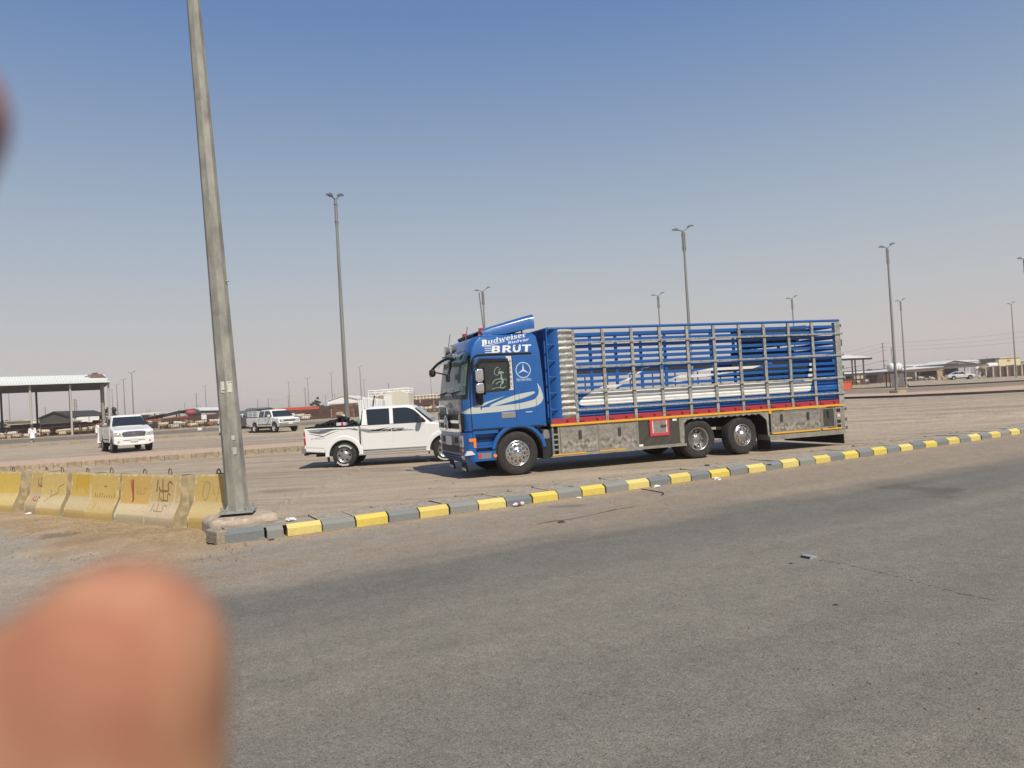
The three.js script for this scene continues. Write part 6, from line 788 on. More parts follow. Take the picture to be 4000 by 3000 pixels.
const wool = [std([0.52, 0.44, 0.31], 0.98), std([0.6, 0.53, 0.42], 0.98), std([0.3, 0.16, 0.1], 0.98), std([0.56, 0.52, 0.47], 0.98)], darkFace = std([0.05, 0.04, 0.035], 0.9);
{ // one sheep, then its copies
  const body = smoothBody([[[-0.36, 0.62, 0], 0.24, [0.3, 0.64, 0], 0.25], [[0.34, 0.7, 0], 0.16, [0.52, 0.86, 0], 0.11], [[-0.52, 0.68, 0], 0.1, [-0.58, 0.5, 0], 0.05]], 0.045, 0.08), head = smoothBody([[[0.5, 0.9, 0], 0.1, [0.72, 0.8, 0], 0.06], [[0.55, 0.95, 0.1], 0.03, [0.5, 0.9, 0.2], 0.035], [[0.55, 0.95, -0.1], 0.03, [0.5, 0.9, -0.2], 0.035]], 0.025, 0.03), legs = [[0.26, 0.1], [0.26, -0.1], [-0.36, 0.11], [-0.36, -0.11]].map(([x, z]) => smoothBody([[[x, 0.5, z], 0.075, [x + (x < 0 ? -0.05 : 0.01), 0.28, z], 0.045], [[x + (x < 0 ? -0.05 : 0.01), 0.28, z], 0.042, [x, 0.03, z], 0.038]], 0.025, 0.03));
  const kinds = wool.map((w, k) => { const t = new THREE.Group(); t.name = 'sheep'; part('fleece', body.clone(), w, t); part('head', head.clone(), k === 2 ? wool[2] : k === 1 ? wool[1] : darkFace, t); legs.forEach((l) => part('leg', l.clone(), k === 0 ? darkFace : w, t)); return t; });
  const where = ['in the far left pen', 'in the pen behind the walking man', 'in the pen right of the walking man', 'in the pen left of the near lamp pole', 'in the pen behind the boxy pickup', 'by the upright bars behind the striped pickup', 'in the pen by the lorry nose', 'in the rust red pen under the right canopy', 'in the dark pen behind the water tank'], tone = ['cream', 'white', 'reddish brown', 'pale grey'];
  pens.forEach(([at2, n, [u0, u1]], i) => { const tally = {}; for (let k = 0; k < n; k++) { const w = i === 2 ? (k === n - 3 ? 2 : rnd() < 0.8 ? 0 : 1) : i === 3 ? [0, 2, 0, 3][k % 4] : i === 6 ? [1, 1, 3, 0][k % 4] : [0, 1, 3][k % 3], s = kinds[w].clone(); s.name = numbered('sheep'); const ord = tally[w] = (tally[w] ?? 0) + 1; const p = at2(mix(u0, u1, (k + rr(0.3, 0.7)) / n), rr(0.5, 2.6)); s.position.copy(p); s.rotation.y = rr(-0.6, 0.6) + (rnd() < 0.5 ? Math.PI : 0); s.scale.setScalar(rr(0.98, 1.2)); if (rnd() < 0.3 && i !== 6) s.position.y -= 0.3; scene.add(s); info(s, `${nth[ord - 1]} ${tone[w]} sheep from the left ${where[i]}`, 'sheep', `${tone[w]} sheep ${where[i]}`); } });
}
{ const p = foot(36, 96.5), t = thing('bucket', 'cream tub standing before the far left pen', 'tub', [p.x, 0.3, p.z], 0); part('tub', lathe([[0.001, 0.02], [0.24, 0.02], [0.28, 0.5], [0.31, 0.5], [0.31, 0.56], [0.26, 0.56], [0.22, 0.06], [0.001, 0.06]], 'y', 18), M.cream, t); part('rim', place(new THREE.TorusGeometry(0.3, 0.03, 6, 18), 0, 0.55, 0, Math.PI / 2), M.cream, t); }
// tree by the canopy, and a few shrubs on the skyline
function tree(label, px, d, w, h, dark, trunkH = 1.4, name = 'tree', cat = 'tree') {
  const p = foot(px, d), t = thing(name, label, cat, [p.x, 0.3, p.z]), gs = [], br = [], leafG = () => new THREE.PlaneGeometry(rr(0.1, 0.2), rr(0.1, 0.24));
  for (let k = 0; k < 7; k++) { const a = k * 0.9 + rr(-0.3, 0.3), r = rr(0.4, 0.8) * w / 2; br.push(bar([0, trunkH * 0.7, 0], [Math.cos(a) * r, trunkH + rr(0.3, 0.75) * (h - trunkH), Math.sin(a) * r], 0.06, 5, 0.02)); }
  const clumps = Array.from({ length: 24 }, () => { const a = rr(0, 6.28), r = Math.sqrt(rnd()) * w * 0.42; return [Math.cos(a) * r, trunkH * 0.75 + rnd() * (h - trunkH * 0.9) * (1 - 0.5 * (r / (w * 0.5)) ** 2), Math.sin(a) * r, rr(0.25, 0.5) * w * 0.3]; });
  for (const [x, y, z, r] of clumps) for (let k = 0; k < 95; k++) { const a = rr(0, 6.28), c = rr(-1, 1), s = Math.sqrt(1 - c * c), q = r * Math.cbrt(rnd()); gs.push(leafG().rotateX(rr(-1.5, 1.5)).rotateY(rr(0, 6.28)).translate(x + Math.cos(a) * s * q, y + c * q, z + Math.sin(a) * s * q)); }
  part('crown', gs, dark, t); part('trunk', [cyl(0.13, 0.08, trunkH + 0.3, 0, trunkH / 2 + 0.1, 0, 'y', 7), ...br], M.wood, t); return t;
}
const leafM = std([0.05, 0.06, 0.03], 0.9), leafM2 = std([0.075, 0.08, 0.055], 0.9);
tree('round dark green tree at the right end of the left canopy', 424, 112, 2.7, 4.4, leafM, 1.5); tree('grey green tree beyond the orange screen', 1240, 190, 3.4, 4.6, leafM2, 1.4); tree('low grey shrub left of the grey green tree', 1165, 190, 2.6, 2.6, leafM2, 0.6, 'shrub', 'shrub'); tree('dark shrub at the left edge under the canopy', 2, 140, 2.2, 3.0, leafM2, 0.7, 'shrub', 'shrub'); tree('small dark shrub right of the cream house under the canopy', 26, 160, 1.8, 3.2, leafM2, 0.8, 'shrub', 'shrub'); tree('small dark tree above the right sheds, left of the tall utility pole', 3392, 260, 3.2, 5.0, leafM2, 1.6);
// white cargo lorry with a stake rack behind the pickup, white boards stacked on it
{ const d = 31, t = thing('cargo_truck', 'white cargo truck with a roof box and pipe rack behind the striped pickup', 'truck', [0, 0, 0]), X = (px, py) => at(px, py, d);
  const a = X(1496, 1552), b = X(1599, 1584), w = b.x - a.x, x0 = a.x, y0 = b.y, y1 = X(1540, 1532).y;
  part('roof_box', ext([[x0, y0], [x0 + w, y0 + 0.02], [x0 + w - 0.02, y1 - 0.06], [x0 + w * 0.72, y1 + 0.06], [x0 + w * 0.35, y1 + 0.04], [x0 + 0.1, y1 - 0.12], [x0, y1 - 0.3]], 1.5, -d - 1.5, 0.03), std([0.62, 0.58, 0.48], 0.6), t); part('side_panel', box(0.32, y1 - y0 - 0.12, 0.05, x0 + 0.2, (y0 + y1) / 2 - 0.05, -d + 0.04), M.whiteFlat, t);
  part('cab', [rbox(1.5, 1.6, 1.7, 0.12, x0 + w / 2, y0 - 0.85, -d - 0.9), rbox(1.7, 0.5, 1.8, 0.05, x0 - 0.5, 0.85, -d - 0.9)], M.white, t);
  for (const x of [x0 + 0.4, x0 - 0.8]) part('wheel', cyl(0.4, 0.4, 0.25, x, 0.4, -d - 0.1, 'z', 20), M.tyre, t);
  const pp = []; for (const [u0, v0, u1, v1] of [[1437, 1528, 1595, 1515], [1437, 1537, 1594, 1525], [1438, 1548, 1592, 1536], [1437, 1526, 1440, 1556], [1470, 1525, 1462, 1552], [1494, 1522, 1492, 1545], [1520, 1520, 1519, 1535], [1552, 1518, 1552, 1531], [1594, 1515, 1596, 1534], [1500, 1530, 1470, 1552]]) { const A = at(u0, v0, d + 0.3), B = at(u1, v1, d + 0.3); pp.push(bar(A, B, 0.022, 5), bar(A.clone().add(V(0, 0, -1.4)), B.clone().add(V(0, 0, -1.4)), 0.022, 5)); } pp.forEach((g) => part('rack_pipe', g, M.whiteFlat, t)); part('canvas', ext([[X(1440, 1560).x, X(1440, 1562).y], [X(1500, 1558).x, X(1500, 1558).y], [X(1530, 1535).x, X(1530, 1535).y], [X(1470, 1543).x, X(1470, 1543).y]], 1.3, -d - 1.6), std([0.4, 0.28, 0.17], 0.9), t);
}
{ const d = 28.2; for (let k = 0; k < 17; k++) { const px = 1410 + k * 5.4, top = 1565 - 14 * Math.sin(clamp(k / 5) * 1.57) + 0.9 * Math.max(0, k - 6) + (k % 3) * 2.5, a = at(px, top, d + (k % 2) * 0.03), h = a.y - 0.85; const t = single('white_board', rbox(0.054, h, 0.9, 0.014, 0, h / 2, 0, 0, 0.05, rr(-0.015, 0.03)), M.whiteFlat, `${nth[k]} white board from the left in the stack behind the striped pickup`, 'board', 'white boards stacked behind the striped pickup'); t.position.set(a.x, 0.85, a.z); }
  const c = at(1458, 1575, d - 0.6); single('strap', bar(V(c.x - 0.04, c.y - 0.25, c.z), V(c.x + 0.06, c.y + 0.28, c.z), 0.022), M.black, 'black strap over the stack of white boards', 'strap');
  const p = at(1455, 1590, d); const tr = thing('flatbed_trailer', 'low trailer under the white boards, hidden behind the striped pickup', 'trailer', [p.x, 0, -d]); part('deck', box(2.2, 0.12, 1.8, 0.1, 0.78, -0.3), M.galv, tr); part('wheel', [cyl(0.32, 0.32, 0.2, -0.3, 0.32, 0.4, 'z', 18), cyl(0.32, 0.32, 0.2, -0.3, 0.32, -1.0, 'z', 18)], M.tyre, tr); }
{ // white caged truck half hidden by the near pole
  const d = 78, a = at(925, 1661, d), b = at(978, 1614, d), t = thing('caged_truck', 'small white caged truck showing right of the near lamp pole', 'truck', [0, 0, 0]), w = b.x - a.x, y1 = b.y; for (let k = 0; k < 6; k++) part('slat', box(w, 0.1, 0.05, a.x + w / 2, 0.95 + k * (y1 - 1.0) / 5.5, -d), M.whiteFlat, t); for (let k = 0; k < 5; k++) part('upright', box(0.06, y1 - 0.9, 0.06, a.x + w * k / 4, (y1 + 0.9) / 2, -d + 0.03), M.whiteFlat, t); part('back_panel', box(w, y1 - 0.95, 0.05, a.x + w / 2, (y1 + 0.95) / 2, -d - 1.5), M.whiteFlat, t); part('bed', box(w + 0.2, 0.25, 1.8, a.x + w / 2, 0.82, -d - 0.8), std([0.1, 0.1, 0.1], 0.8), t); for (const f of [0.2, 0.85]) part('wheel', cyl(0.36, 0.36, 0.24, a.x + w * f, 0.62, -d, 'z', 18), M.tyre, t);
  const c = at(990, 1603, 84); single('blue_cover', [rbox(1.2, 0.5, 1, 0.1, c.x, c.y, c.z), rbox(0.55, 0.14, 0.6, 0.06, c.x - 0.2, c.y + 0.2, c.z + 0.35)], std([0.1, 0.2, 0.28], 0.7), 'blue grey covered load above the roof of the estate car', 'cover'); const e = at(955, 1611, 90); single('green_awning', slab(V(e.x - 0.9, e.y - 0.1, e.z), V(e.x + 0.9, e.y + 0.05, e.z), V(e.x + 0.9, e.y + 0.3, e.z - 2), V(e.x - 0.9, e.y + 0.2, e.z - 2)), std([0.05, 0.14, 0.1], 0.8), 'dark green awning just right of the near lamp pole', 'awning'); }
{ // right: skip, water tank, sheds, wall, building
  const d = 92, a = at(3288, 1520, d), b = at(3329, 1520, d), y1 = at(3310, 1491, d).y, t = thing('skip', 'orange red steel skip right of the lorry tail', 'skip', [0, 0, 0]), w = b.x - a.x, om = std([0.62, 0.11, 0.045], 0.6); const x0 = a.x - 0.25, x1 = b.x;
  part('shell', ext([[x0 + 0.45, 0.42], [x1 - 0.02, 0.42], [x1 + 0.02, y1], [x0 - 0.1, y1]], 1.5, -d - 1.5, 0.02), om, t); part('rim', [span(x0 - 0.14, x1 + 0.06, y1 - 0.04, y1 + 0.03, -d - 0.04, -d + 0.06), span(x0 - 0.14, x1 + 0.06, y1 - 0.04, y1 + 0.03, -d - 1.54, -d - 1.44)], om, t); part('rib', [bar([x0 - 0.08, y1, -d + 0.02], [x0 + 0.5, 0.42, -d + 0.02], 0.03, 4), bar([x1, y1, -d + 0.02], [x1 - 0.02, 0.42, -d + 0.02], 0.03, 4)], std([0.45, 0.08, 0.035], 0.6), t); part('rubbish', Array.from({ length: 12 }, () => ball(rr(0.08, 0.16), rr(x0 + 0.2, x1 - 0.2), y1, -d - rr(0.2, 0.9), 1.3, 0.6, 1, 6)), M.wood, t); }
{ const d = 98, c = at(3495, 1436, d), r = 0.62, t = thing('water_tank', 'round white water tank on a dark stand behind the tall lamp, right of the lorry', 'water tank', [0, 0, 0]), wm = std([0.72, 0.72, 0.7], 0.5);
  part('tank', lathe([[0.001, -0.95], [r * 0.55, -0.92], [r * 0.9, -0.75], [r, -0.5], [r, 0.5], [r * 0.9, 0.75], [r * 0.55, 0.92], [0.001, 0.95]], 'y', 28).rotateZ(Math.PI / 2).rotateY(0.25).translate(c.x, c.y, c.z), wm, t); for (const o of [-0.45, 0.1, 0.5]) part('hoop', place(new THREE.TorusGeometry(r + 0.01, 0.03, 6, 28), 0, 0, 0, 0, Math.PI / 2 + 0.25, 0).translate(c.x + o * 0.97, c.y, c.z - o * 0.25), std([0.35, 0.35, 0.34], 0.6), t); part('filler', [cyl(0.12, 0.12, 0.18, c.x - 0.1, c.y + r, c.z, 'y', 10), cyl(0.03, 0.03, 0.35, c.x - 0.55, c.y + r, c.z), cyl(0.03, 0.03, 0.35, c.x + 0.6, c.y + r, c.z)], wm, t);
  part('stand', [box(2.1, 0.12, 1.2, c.x, c.y - r - 0.05, c.z), ...[-0.95, 0.95].flatMap((x) => [-0.5, 0.5].map((z) => box(0.1, c.y - r, 0.1, c.x + x, (c.y - r) / 2 + 0.1, c.z + z)))], std([0.05, 0.035, 0.03], 0.9), t); part('stand_panel', [gridGeo(1, 1, (u, v) => V(c.x - 0.95 + 0.95 * u + 0.15 * (1 - v), 0.3 + (c.y - r - 0.4) * v, c.z + 0.56)), gridGeo(1, 1, (u, v) => V(c.x + 0.2 + 0.65 * u - 0.1 * (1 - v), 0.3 + (c.y - r - 0.4) * v, c.z + 0.56))], std([0.14, 0.135, 0.13], 0.8), t); }
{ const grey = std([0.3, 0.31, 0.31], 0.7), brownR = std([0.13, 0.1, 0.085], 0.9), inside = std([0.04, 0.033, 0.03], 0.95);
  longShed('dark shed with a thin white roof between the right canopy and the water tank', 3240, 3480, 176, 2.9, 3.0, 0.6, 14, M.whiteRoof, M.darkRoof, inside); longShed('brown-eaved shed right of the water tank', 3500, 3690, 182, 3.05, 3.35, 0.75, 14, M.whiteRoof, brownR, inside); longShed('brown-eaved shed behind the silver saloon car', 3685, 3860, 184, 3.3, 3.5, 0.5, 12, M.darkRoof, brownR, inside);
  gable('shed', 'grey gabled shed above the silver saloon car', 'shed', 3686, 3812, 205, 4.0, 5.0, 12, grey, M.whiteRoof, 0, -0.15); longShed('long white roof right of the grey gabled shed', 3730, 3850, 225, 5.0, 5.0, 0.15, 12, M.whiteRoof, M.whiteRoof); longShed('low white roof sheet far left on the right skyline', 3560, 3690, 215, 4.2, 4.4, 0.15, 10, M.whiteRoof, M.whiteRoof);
  const bl = hut('cream block building at the far right above the brown wall', 3905, 3990, 190, 0.3, 4.55, std([0.66, 0.58, 0.36], 0.9), 8); part('vent', [box(0.8, 0.35, 0.05, foot(3946, 189.9).x, 4.0, -189.9)], std([0.4, 0.34, 0.24], 0.9), bl);
  hut('olive side block next to the cream block building', 3893, 3905, 190, 0.3, 4.5, std([0.25, 0.23, 0.15], 0.9), 6); hut('white low roof at the right edge beyond the cream block', 3992, 4090, 200, 0.3, 3.6, std([0.3, 0.29, 0.27], 0.9), 8, M.whiteRoof);
  const a = foot(3852, 158), b = foot(4110, 150), L = a.distanceTo(b), t = thing('wall', 'brown sheet wall with pale posts at the far right', 'wall', [0, 0, 0]), n = 9; for (let k = 0; k < n; k++) { const p = a.clone().lerp(b, k / n), q = a.clone().lerp(b, (k + 1) / n); part('panel', gridGeo(16, 1, (u, v) => { const w = p.clone().lerp(q, u); w.z += 0.05 * Math.sin(u * 50); w.y = 0.3 + v * (2.15 + 0.12 * (k % 2)); return w; }), std([[0.2, 0.15, 0.12], [0.24, 0.19, 0.15], [0.17, 0.125, 0.1]][k % 3], 0.9), t); part('post', cyl(0.16, 0.16, 2.5, p.x, 1.4, p.z + 0.05, 'y', 8), M.cream, t); }
  const tk = at(3874, 1428, 165), w2 = thing('water_tank', 'white striped water tank lying on the wall top at the far right', 'water tank', [0, 0, 0]); part('tank', lathe([[0.001, -1.1], [0.55, -1.05], [0.62, -0.9], [0.62, 0.9], [0.55, 1.05], [0.001, 1.1]], 'y', 22).rotateZ(Math.PI / 2).translate(tk.x, tk.y, tk.z), M.whiteFlat, w2); for (let k = 0; k < 5; k++) part('hoop', place(new THREE.TorusGeometry(0.63, 0.025, 5, 22), 0, 0, 0, 0, Math.PI / 2).translate(tk.x - 0.8 + k * 0.4, tk.y, tk.z), std([0.35, 0.42, 0.45], 0.6), w2); part('stand', [box(2, 0.1, 1, tk.x, tk.y - 0.66, tk.z), ...[-0.9, 0.9].map((x) => box(0.14, tk.y - 0.6, 0.9, tk.x + x, (tk.y - 0.6) / 2, tk.z))], M.wood, w2);
  const hy = at(3842, 1440, 160); single('hay_heap', ball(1, hy.x, hy.y, hy.z, 1.0, 0.65, 1, 12), std([0.42, 0.33, 0.17], 0.95, 0, { map: tile(smudge, 3) }), 'straw-coloured domed heap left of the striped water tank', 'heap'); const wr = at(3820, 1441, 161); single('wrapped_bale', ball(1, wr.x, wr.y, wr.z, 0.7, 0.5, 0.8, 10), M.whiteFlat, 'white wrapped bale left of the straw-coloured heap', 'bale');
  const ga = foot(3742, 168), gb = foot(3788, 168), gt = thing('gate', 'white barred gate behind the nose of the silver saloon car', 'gate', [0, 0, 0]); for (let k = 0; k <= 12; k++) part('bar', bar(V(mix(ga.x, gb.x, k / 12), 0.4, ga.z), V(mix(ga.x, gb.x, k / 12), 1.75, ga.z), 0.05, 4), M.whiteFlat, gt); for (const y of [0.5, 1.1, 1.7]) part('rail', bar(V(ga.x, y, ga.z), V(gb.x, y, gb.z), 0.05, 4), M.whiteFlat, gt);
  const bx = foot(3672, 165); { const t2 = thing('block_pillar', 'pale stone pillar left of the silver saloon car', 'pillar', [bx.x, 0.3, bx.z]); part('pillar', [box(0.9, 2.0, 0.6, 0, 1, 0), box(0.35, 2.3, 0.4, -0.5, 1.1, 0.2)], M.sandstone, t2); part('cap', box(1.3, 0.12, 0.8, -0.1, 2.2, 0), M.cream, t2); } const fd = foot(3688, 158); single('feed_sacks', [rbox(0.9, 0.45, 0.6, 0.15, fd.x, 0.55, fd.z), rbox(0.6, 0.35, 0.5, 0.15, fd.x - 0.3, 0.95, fd.z), rbox(0.5, 0.4, 0.5, 0.15, fd.x + 0.8, 0.5, fd.z)], std([0.45, 0.33, 0.15], 0.9), 'yellowish sacks left of the silver saloon car', 'sacks');
  for (const [px, label] of [[3290, 'cream pillar left under the right canopy'], [3350, 'cream pillar in the middle under the right canopy'], [3366, 'white pillar right under the right canopy']]) { const p = foot(px, 175); const t3 = thing('block_pillar', label, 'pillar', [p.x, 0.3, p.z]); part('pillar', box(px < 3360 ? 1.4 : 0.9, 2.0, 0.5, 0, 1, 0), px < 3300 ? M.sandstone : M.cream, t3); part('cap', box(px < 3360 ? 1.5 : 1, 0.1, 0.6, 0, 2.05, 0), M.cream, t3); } }
// ------------------------------------------------------------------ people
const skinDark = std([0.16, 0.085, 0.055], 0.7);
function person(label, pos, turn, scale, { robe, legs, head, stride = 0.12, armF = 0.1, robeLen = 0.3 }) { // faces +z
  const t = thing('person', label, 'person', pos, turn); t.scale.setScalar(scale);
  const limbs = [[[-0.08, 0.95, 0], 0.1, [-0.09, 0.5, stride], 0.075], [[-0.09, 0.5, stride], 0.07, [-0.09, 0.1, stride * 0.6], 0.05], [[-0.09, 0.06, stride * 0.6], 0.045, [-0.1, 0.045, stride * 0.6 + 0.16], 0.035], [[0.08, 0.95, 0], 0.1, [0.09, 0.5, -stride * 0.7], 0.075], [[0.09, 0.5, -stride * 0.7], 0.07, [0.09, 0.12, -stride * 1.6], 0.05], [[0.09, 0.06, -stride * 1.6], 0.045, [0.1, 0.045, -stride * 1.6 + 0.16], 0.035], [[0, 0.98, 0], 0.15, [0, 1.35, 0], 0.16], [[-0.14, 1.4, 0], 0.08, [0.14, 1.4, 0], 0.08], [[0, 1.42, 0], 0.06, [0, 1.56, 0.01], 0.055], [[0, 1.63, 0.02], 0.1, [0, 1.67, 0.0], 0.1], [[0, 1.6, 0.11], 0.02, [0, 1.63, 0.12], 0.016],
    ...[-1, 1].flatMap((s) => [[[s * 0.2, 1.4, 0], 0.065, [s * 0.25, 1.12, s * armF * 0.4 - 0.02], 0.052], [[s * 0.25, 1.12, s * armF * 0.4 - 0.02], 0.05, [s * 0.24, 0.88, s * armF + 0.06], 0.04], [[s * 0.24, 0.86, s * armF + 0.06], 0.038, [s * 0.23, 0.77, s * armF + 0.09], 0.028]])];
  part('body', smoothBody(limbs, 0.018, 0.03), skinDark, t);
  const robeG = gridGeo(24, 14, (u, v) => { const a = u * 6.28319, y = mix(robeLen, 1.45, v), w = table([[0.2, 0.27, 0.2], [0.6, 0.24, 0.18], [0.95, 0.2, 0.16], [1.25, 0.23, 0.16], [1.4, 0.2, 0.13], [1.45, 0.1, 0.09]], y, 1), dp = table([[0.2, 0.27, 0.2 + stride], [0.6, 0.24, 0.18 + stride * 0.6], [0.95, 0.2, 0.16], [1.25, 0.23, 0.16], [1.4, 0.2, 0.13], [1.45, 0.1, 0.09]], y, 2), f = 1 + 0.06 * Math.sin(a * 5 + y * 3) * (1 - v); return V(Math.cos(a) * w * f, y, Math.sin(a) * dp * f); });
  part('robe', [robeG, ...[-1, 1].flatMap((s) => [bar([s * 0.19, 1.4, 0], [s * 0.265, 1.12, s * armF * 0.4 - 0.02], 0.088, 10, 0.075), bar([s * 0.265, 1.13, s * armF * 0.4 - 0.02], [s * 0.245, 0.9, s * armF + 0.06], 0.078, 10, 0.07), ball(0.08, s * 0.265, 1.12, s * armF * 0.4 - 0.02, 1, 1, 1, 8)])], robe, t);
  part('trousers', [0, 1].map((k) => bar([k ? 0.08 : -0.08, 0.7, 0], [k ? 0.09 : -0.09, 0.14, k ? -stride * 1.5 : stride * 0.6], 0.11, 10, 0.075)), legs, t);
  if (head) part('headcloth', [ball(0.122, 0, 1.69, -0.015, 1, 0.85, 1.05, 12), ball(0.12, 0, 1.56, -0.05, 1, 0.9, 0.7, 10)], head, t); else part('hair', ball(0.112, 0, 1.7, -0.018, 1, 0.8, 1.05, 12), M.black, t);
  return t;
}
const robeW = std([0.78, 0.78, 0.77], 0.85), robeG2 = std([0.5, 0.49, 0.46], 0.9), navy = std([0.03, 0.035, 0.05], 0.9);
{ const p = onGround(128, 1731); person('man in a white robe and dark scarf walking past the left pens', [p.x, 0.3, p.z], 0.7, 0.94, { robe: robeW, legs: robeW, head: std([0.05, 0.055, 0.07], 0.9), stride: 0.16, robeLen: 0.45 }); }
{ const p = foot(871, 57); person('man in a white robe half hidden behind the near lamp pole', [p.x, 0.3, p.z], -1.9, 1.0, { robe: robeW, legs: robeW, head: robeW, stride: 0.12 }); }
{ const p = foot(399, 45); person('man in white bending behind the front-facing pickup, left', [p.x, 0.3, p.z], 0.4, 0.97, { robe: robeW, legs: robeW, head: null, stride: 0.1 }); }
[[3826, 'left of three people walking before the brown wall, pale robe', robeG2, robeG2, null], [3843, 'middle of three people walking before the brown wall, grey trousers', std([0.12, 0.13, 0.13], 0.9), robeG2, null], [3861, 'right of three people walking before the brown wall, dressed in black', navy, navy, navy]].forEach(([px, label, robe, legs, head], i) => { const p = foot(px, 148); person(label, [p.x, 0.3, p.z], 2.2 - i * 0.4, 0.86, { robe, legs, head, stride: 0.14, robeLen: i === 1 ? 0.75 : 0.3 }); });
{ const p = foot(1697, 112); person('herdsman in a grey brown robe standing among the white goats by the lorry nose', [p.x, 0.3, p.z], 1.2, 1.0, { robe: std([0.24, 0.2, 0.16], 0.95), legs: std([0.2, 0.17, 0.14], 0.95), head: std([0.3, 0.26, 0.22], 0.9), stride: 0.06 }); }
{ // the photographer's own hand, its thumb close before the lens
  const Q = (px, py, d) => at(px, py, d).toArray(), B = [];
  const chain = (...q) => { for (let k = 0; k + 1 < q.length; k++) B.push([q[k][0], q[k][1], q[k + 1][0], q[k + 1][1]]); };
  const palm = [Q(-1100, 4500, 0.098), 0.017];
  chain([Q(-1500, 6900, 0.115), 0.026], [Q(-1300, 5600, 0.105), 0.023], palm); // wrist
  chain(palm, [Q(-250, 4300, 0.09), 0.0125], [Q(230, 3500, 0.081), 0.0108], [Q(430, 3000, 0.079), 0.0098], [Q(480, 2590, 0.078), 0.0088]); // thumb
  chain([Q(230, 3500, 0.081), 0.0108], [Q(50, 2880, 0.08), 0.0095], [Q(460, 2610, 0.078), 0.0088]);
  const knuckles = [[-640, 3050, 0.088], [-1250, 2950, 0.092], [-1820, 3050, 0.096], [-2350, 3350, 0.1]];
  knuckles.forEach((k) => chain(palm, [Q(...k), 0.0105]));
  const fingers = [[[-760, 1950, 0.082], [-640, 1080, 0.08], [-335, 430, 0.079]], [[-1300, 1600, 0.092], [-1250, 700, 0.098], [-1150, 60, 0.104]], [[-1950, 1800, 0.1], [-1950, 950, 0.106], [-1850, 350, 0.112]], [[-2600, 2350, 0.104], [-2620, 1650, 0.11], [-2550, 1150, 0.116]]];
  fingers.forEach((f, i) => chain([Q(...knuckles[i]), 0.0105], [Q(...f[0]), 0.0096], [Q(...f[1]), 0.0088], [Q(...f[2]), i === 3 ? 0.0072 : 0.0085]));
  const skinTex = grainTex(128, (i, j) => { const a = fbm(i / 20, j / 20, 4); return [clamp(225 + (a - 0.5) * 40, 0, 255), clamp(215 + (a - 0.5) * 70, 0, 255), clamp(205 + (a - 0.5) * 70, 0, 255)]; });
  const t = thing('hand', 'blurred hand of the photographer, thumb rising close before the lens at lower left', 'hand', [0, 0, 0]);
  const g = metreUV(smoothBody(B, 0.0026, 0.006)); { const tips = [Q(480, 2590, 0.078), Q(-335, 430, 0.079)], p = g.attributes.position, c = new Float32Array(p.count * 3); for (let i = 0; i < p.count; i++) { const x = p.getX(i), y = p.getY(i), z = p.getZ(i), d = Math.min(...tips.map((t) => Math.hypot(x - t[0], y - t[1], z - t[2]))), n = fbm(x * 260 + 9, y * 260 + z * 90, 3), k = clamp(sstep(0.024, 0.008, d) + (n - 0.5) * 0.9); c.set([mix(0.68, 0.5, k), mix(0.42, 0.245, k), mix(0.24, 0.17, k)], i * 3); } g.setAttribute('color', new THREE.BufferAttribute(c, 3)); }
  part('skin', g, phys([1, 1, 1], 0.9, 0, { vertexColors: true, map: tile(skinTex, 12), specularIntensity: 0.5 }), t);
  const nail = (tip, off) => ball(0.0062, ...tip, 1, 1.25, 0.4, 10); part('nail', [nail(Q(480, 2590, 0.0865))], phys([0.62, 0.36, 0.27], 0.35, 0), t); part('nail', [nail(Q(-335, 420, 0.0872))], phys([0.62, 0.36, 0.27], 0.35, 0), t);
}
// ------------------------------------------------------------------ small things on the ground
{ const p = onGround(3160, 2178), t = thing('road_stud', 'grey road stud with a row of dark reflectors set in the foreground asphalt', 'road stud', [p.x, 0, p.z], 0.5); part('body', ext([[-0.06, 0], [-0.035, 0.022], [0.035, 0.022], [0.06, 0]], 0.13, -0.065, 0.003), std([0.33, 0.35, 0.38], 0.5, 0.2), t); part('reflector', [0, 1, 2, 3].map((k) => box(0.02, 0.012, 0.022, -0.05, 0.012, -0.045 + k * 0.03, 0, 0, 0.7)), M.black, t); }
{ const pts = [[3190, 2185], [3300, 2205], [3420, 2232], [3520, 2258], [3640, 2290], [3760, 2320], [3900, 2350]].map((q) => onGround(...q)); const fine = []; for (let k = 0; k < pts.length - 1; k++) for (let j = 0; j < 8; j++) fine.push(pts[k].clone().lerp(pts[k + 1], j / 8).add(V(rr(-0.012, 0.012), 0, rr(-0.03, 0.03)))); const g = gridGeo(fine.length - 1, 1, (u, v, i) => { const p = fine[i]; return V(p.x, 0.004, p.z + (v - 0.5) * (0.008 + 0.012 * hash(i, 9))); }); const m = part('road_crack', g, std([0.05, 0.045, 0.04], 1)); info(m, 'thin crack across the foreground asphalt', null, null, 'structure'); }
{ const p = onGround(2030, 1976), t = thing('bottle', 'small crushed clear bottle lying against the kerb', 'bottle', [p.x - 0.02, 0.04, p.z + 0.06], 0.6); part('body', lathe([[0.001, -0.1], [0.03, -0.1], [0.032, -0.02], [0.026, 0.02], [0.032, 0.06], [0.013, 0.1], [0.013, 0.12]], 'y', 12).rotateZ(1.57), std([0.6, 0.6, 0.64], 0.3), t); part('label', cyl(0.034, 0.034, 0.06, 0, 0, 0, 'x', 12), std([0.2, 0.08, 0.12], 0.5), t); }
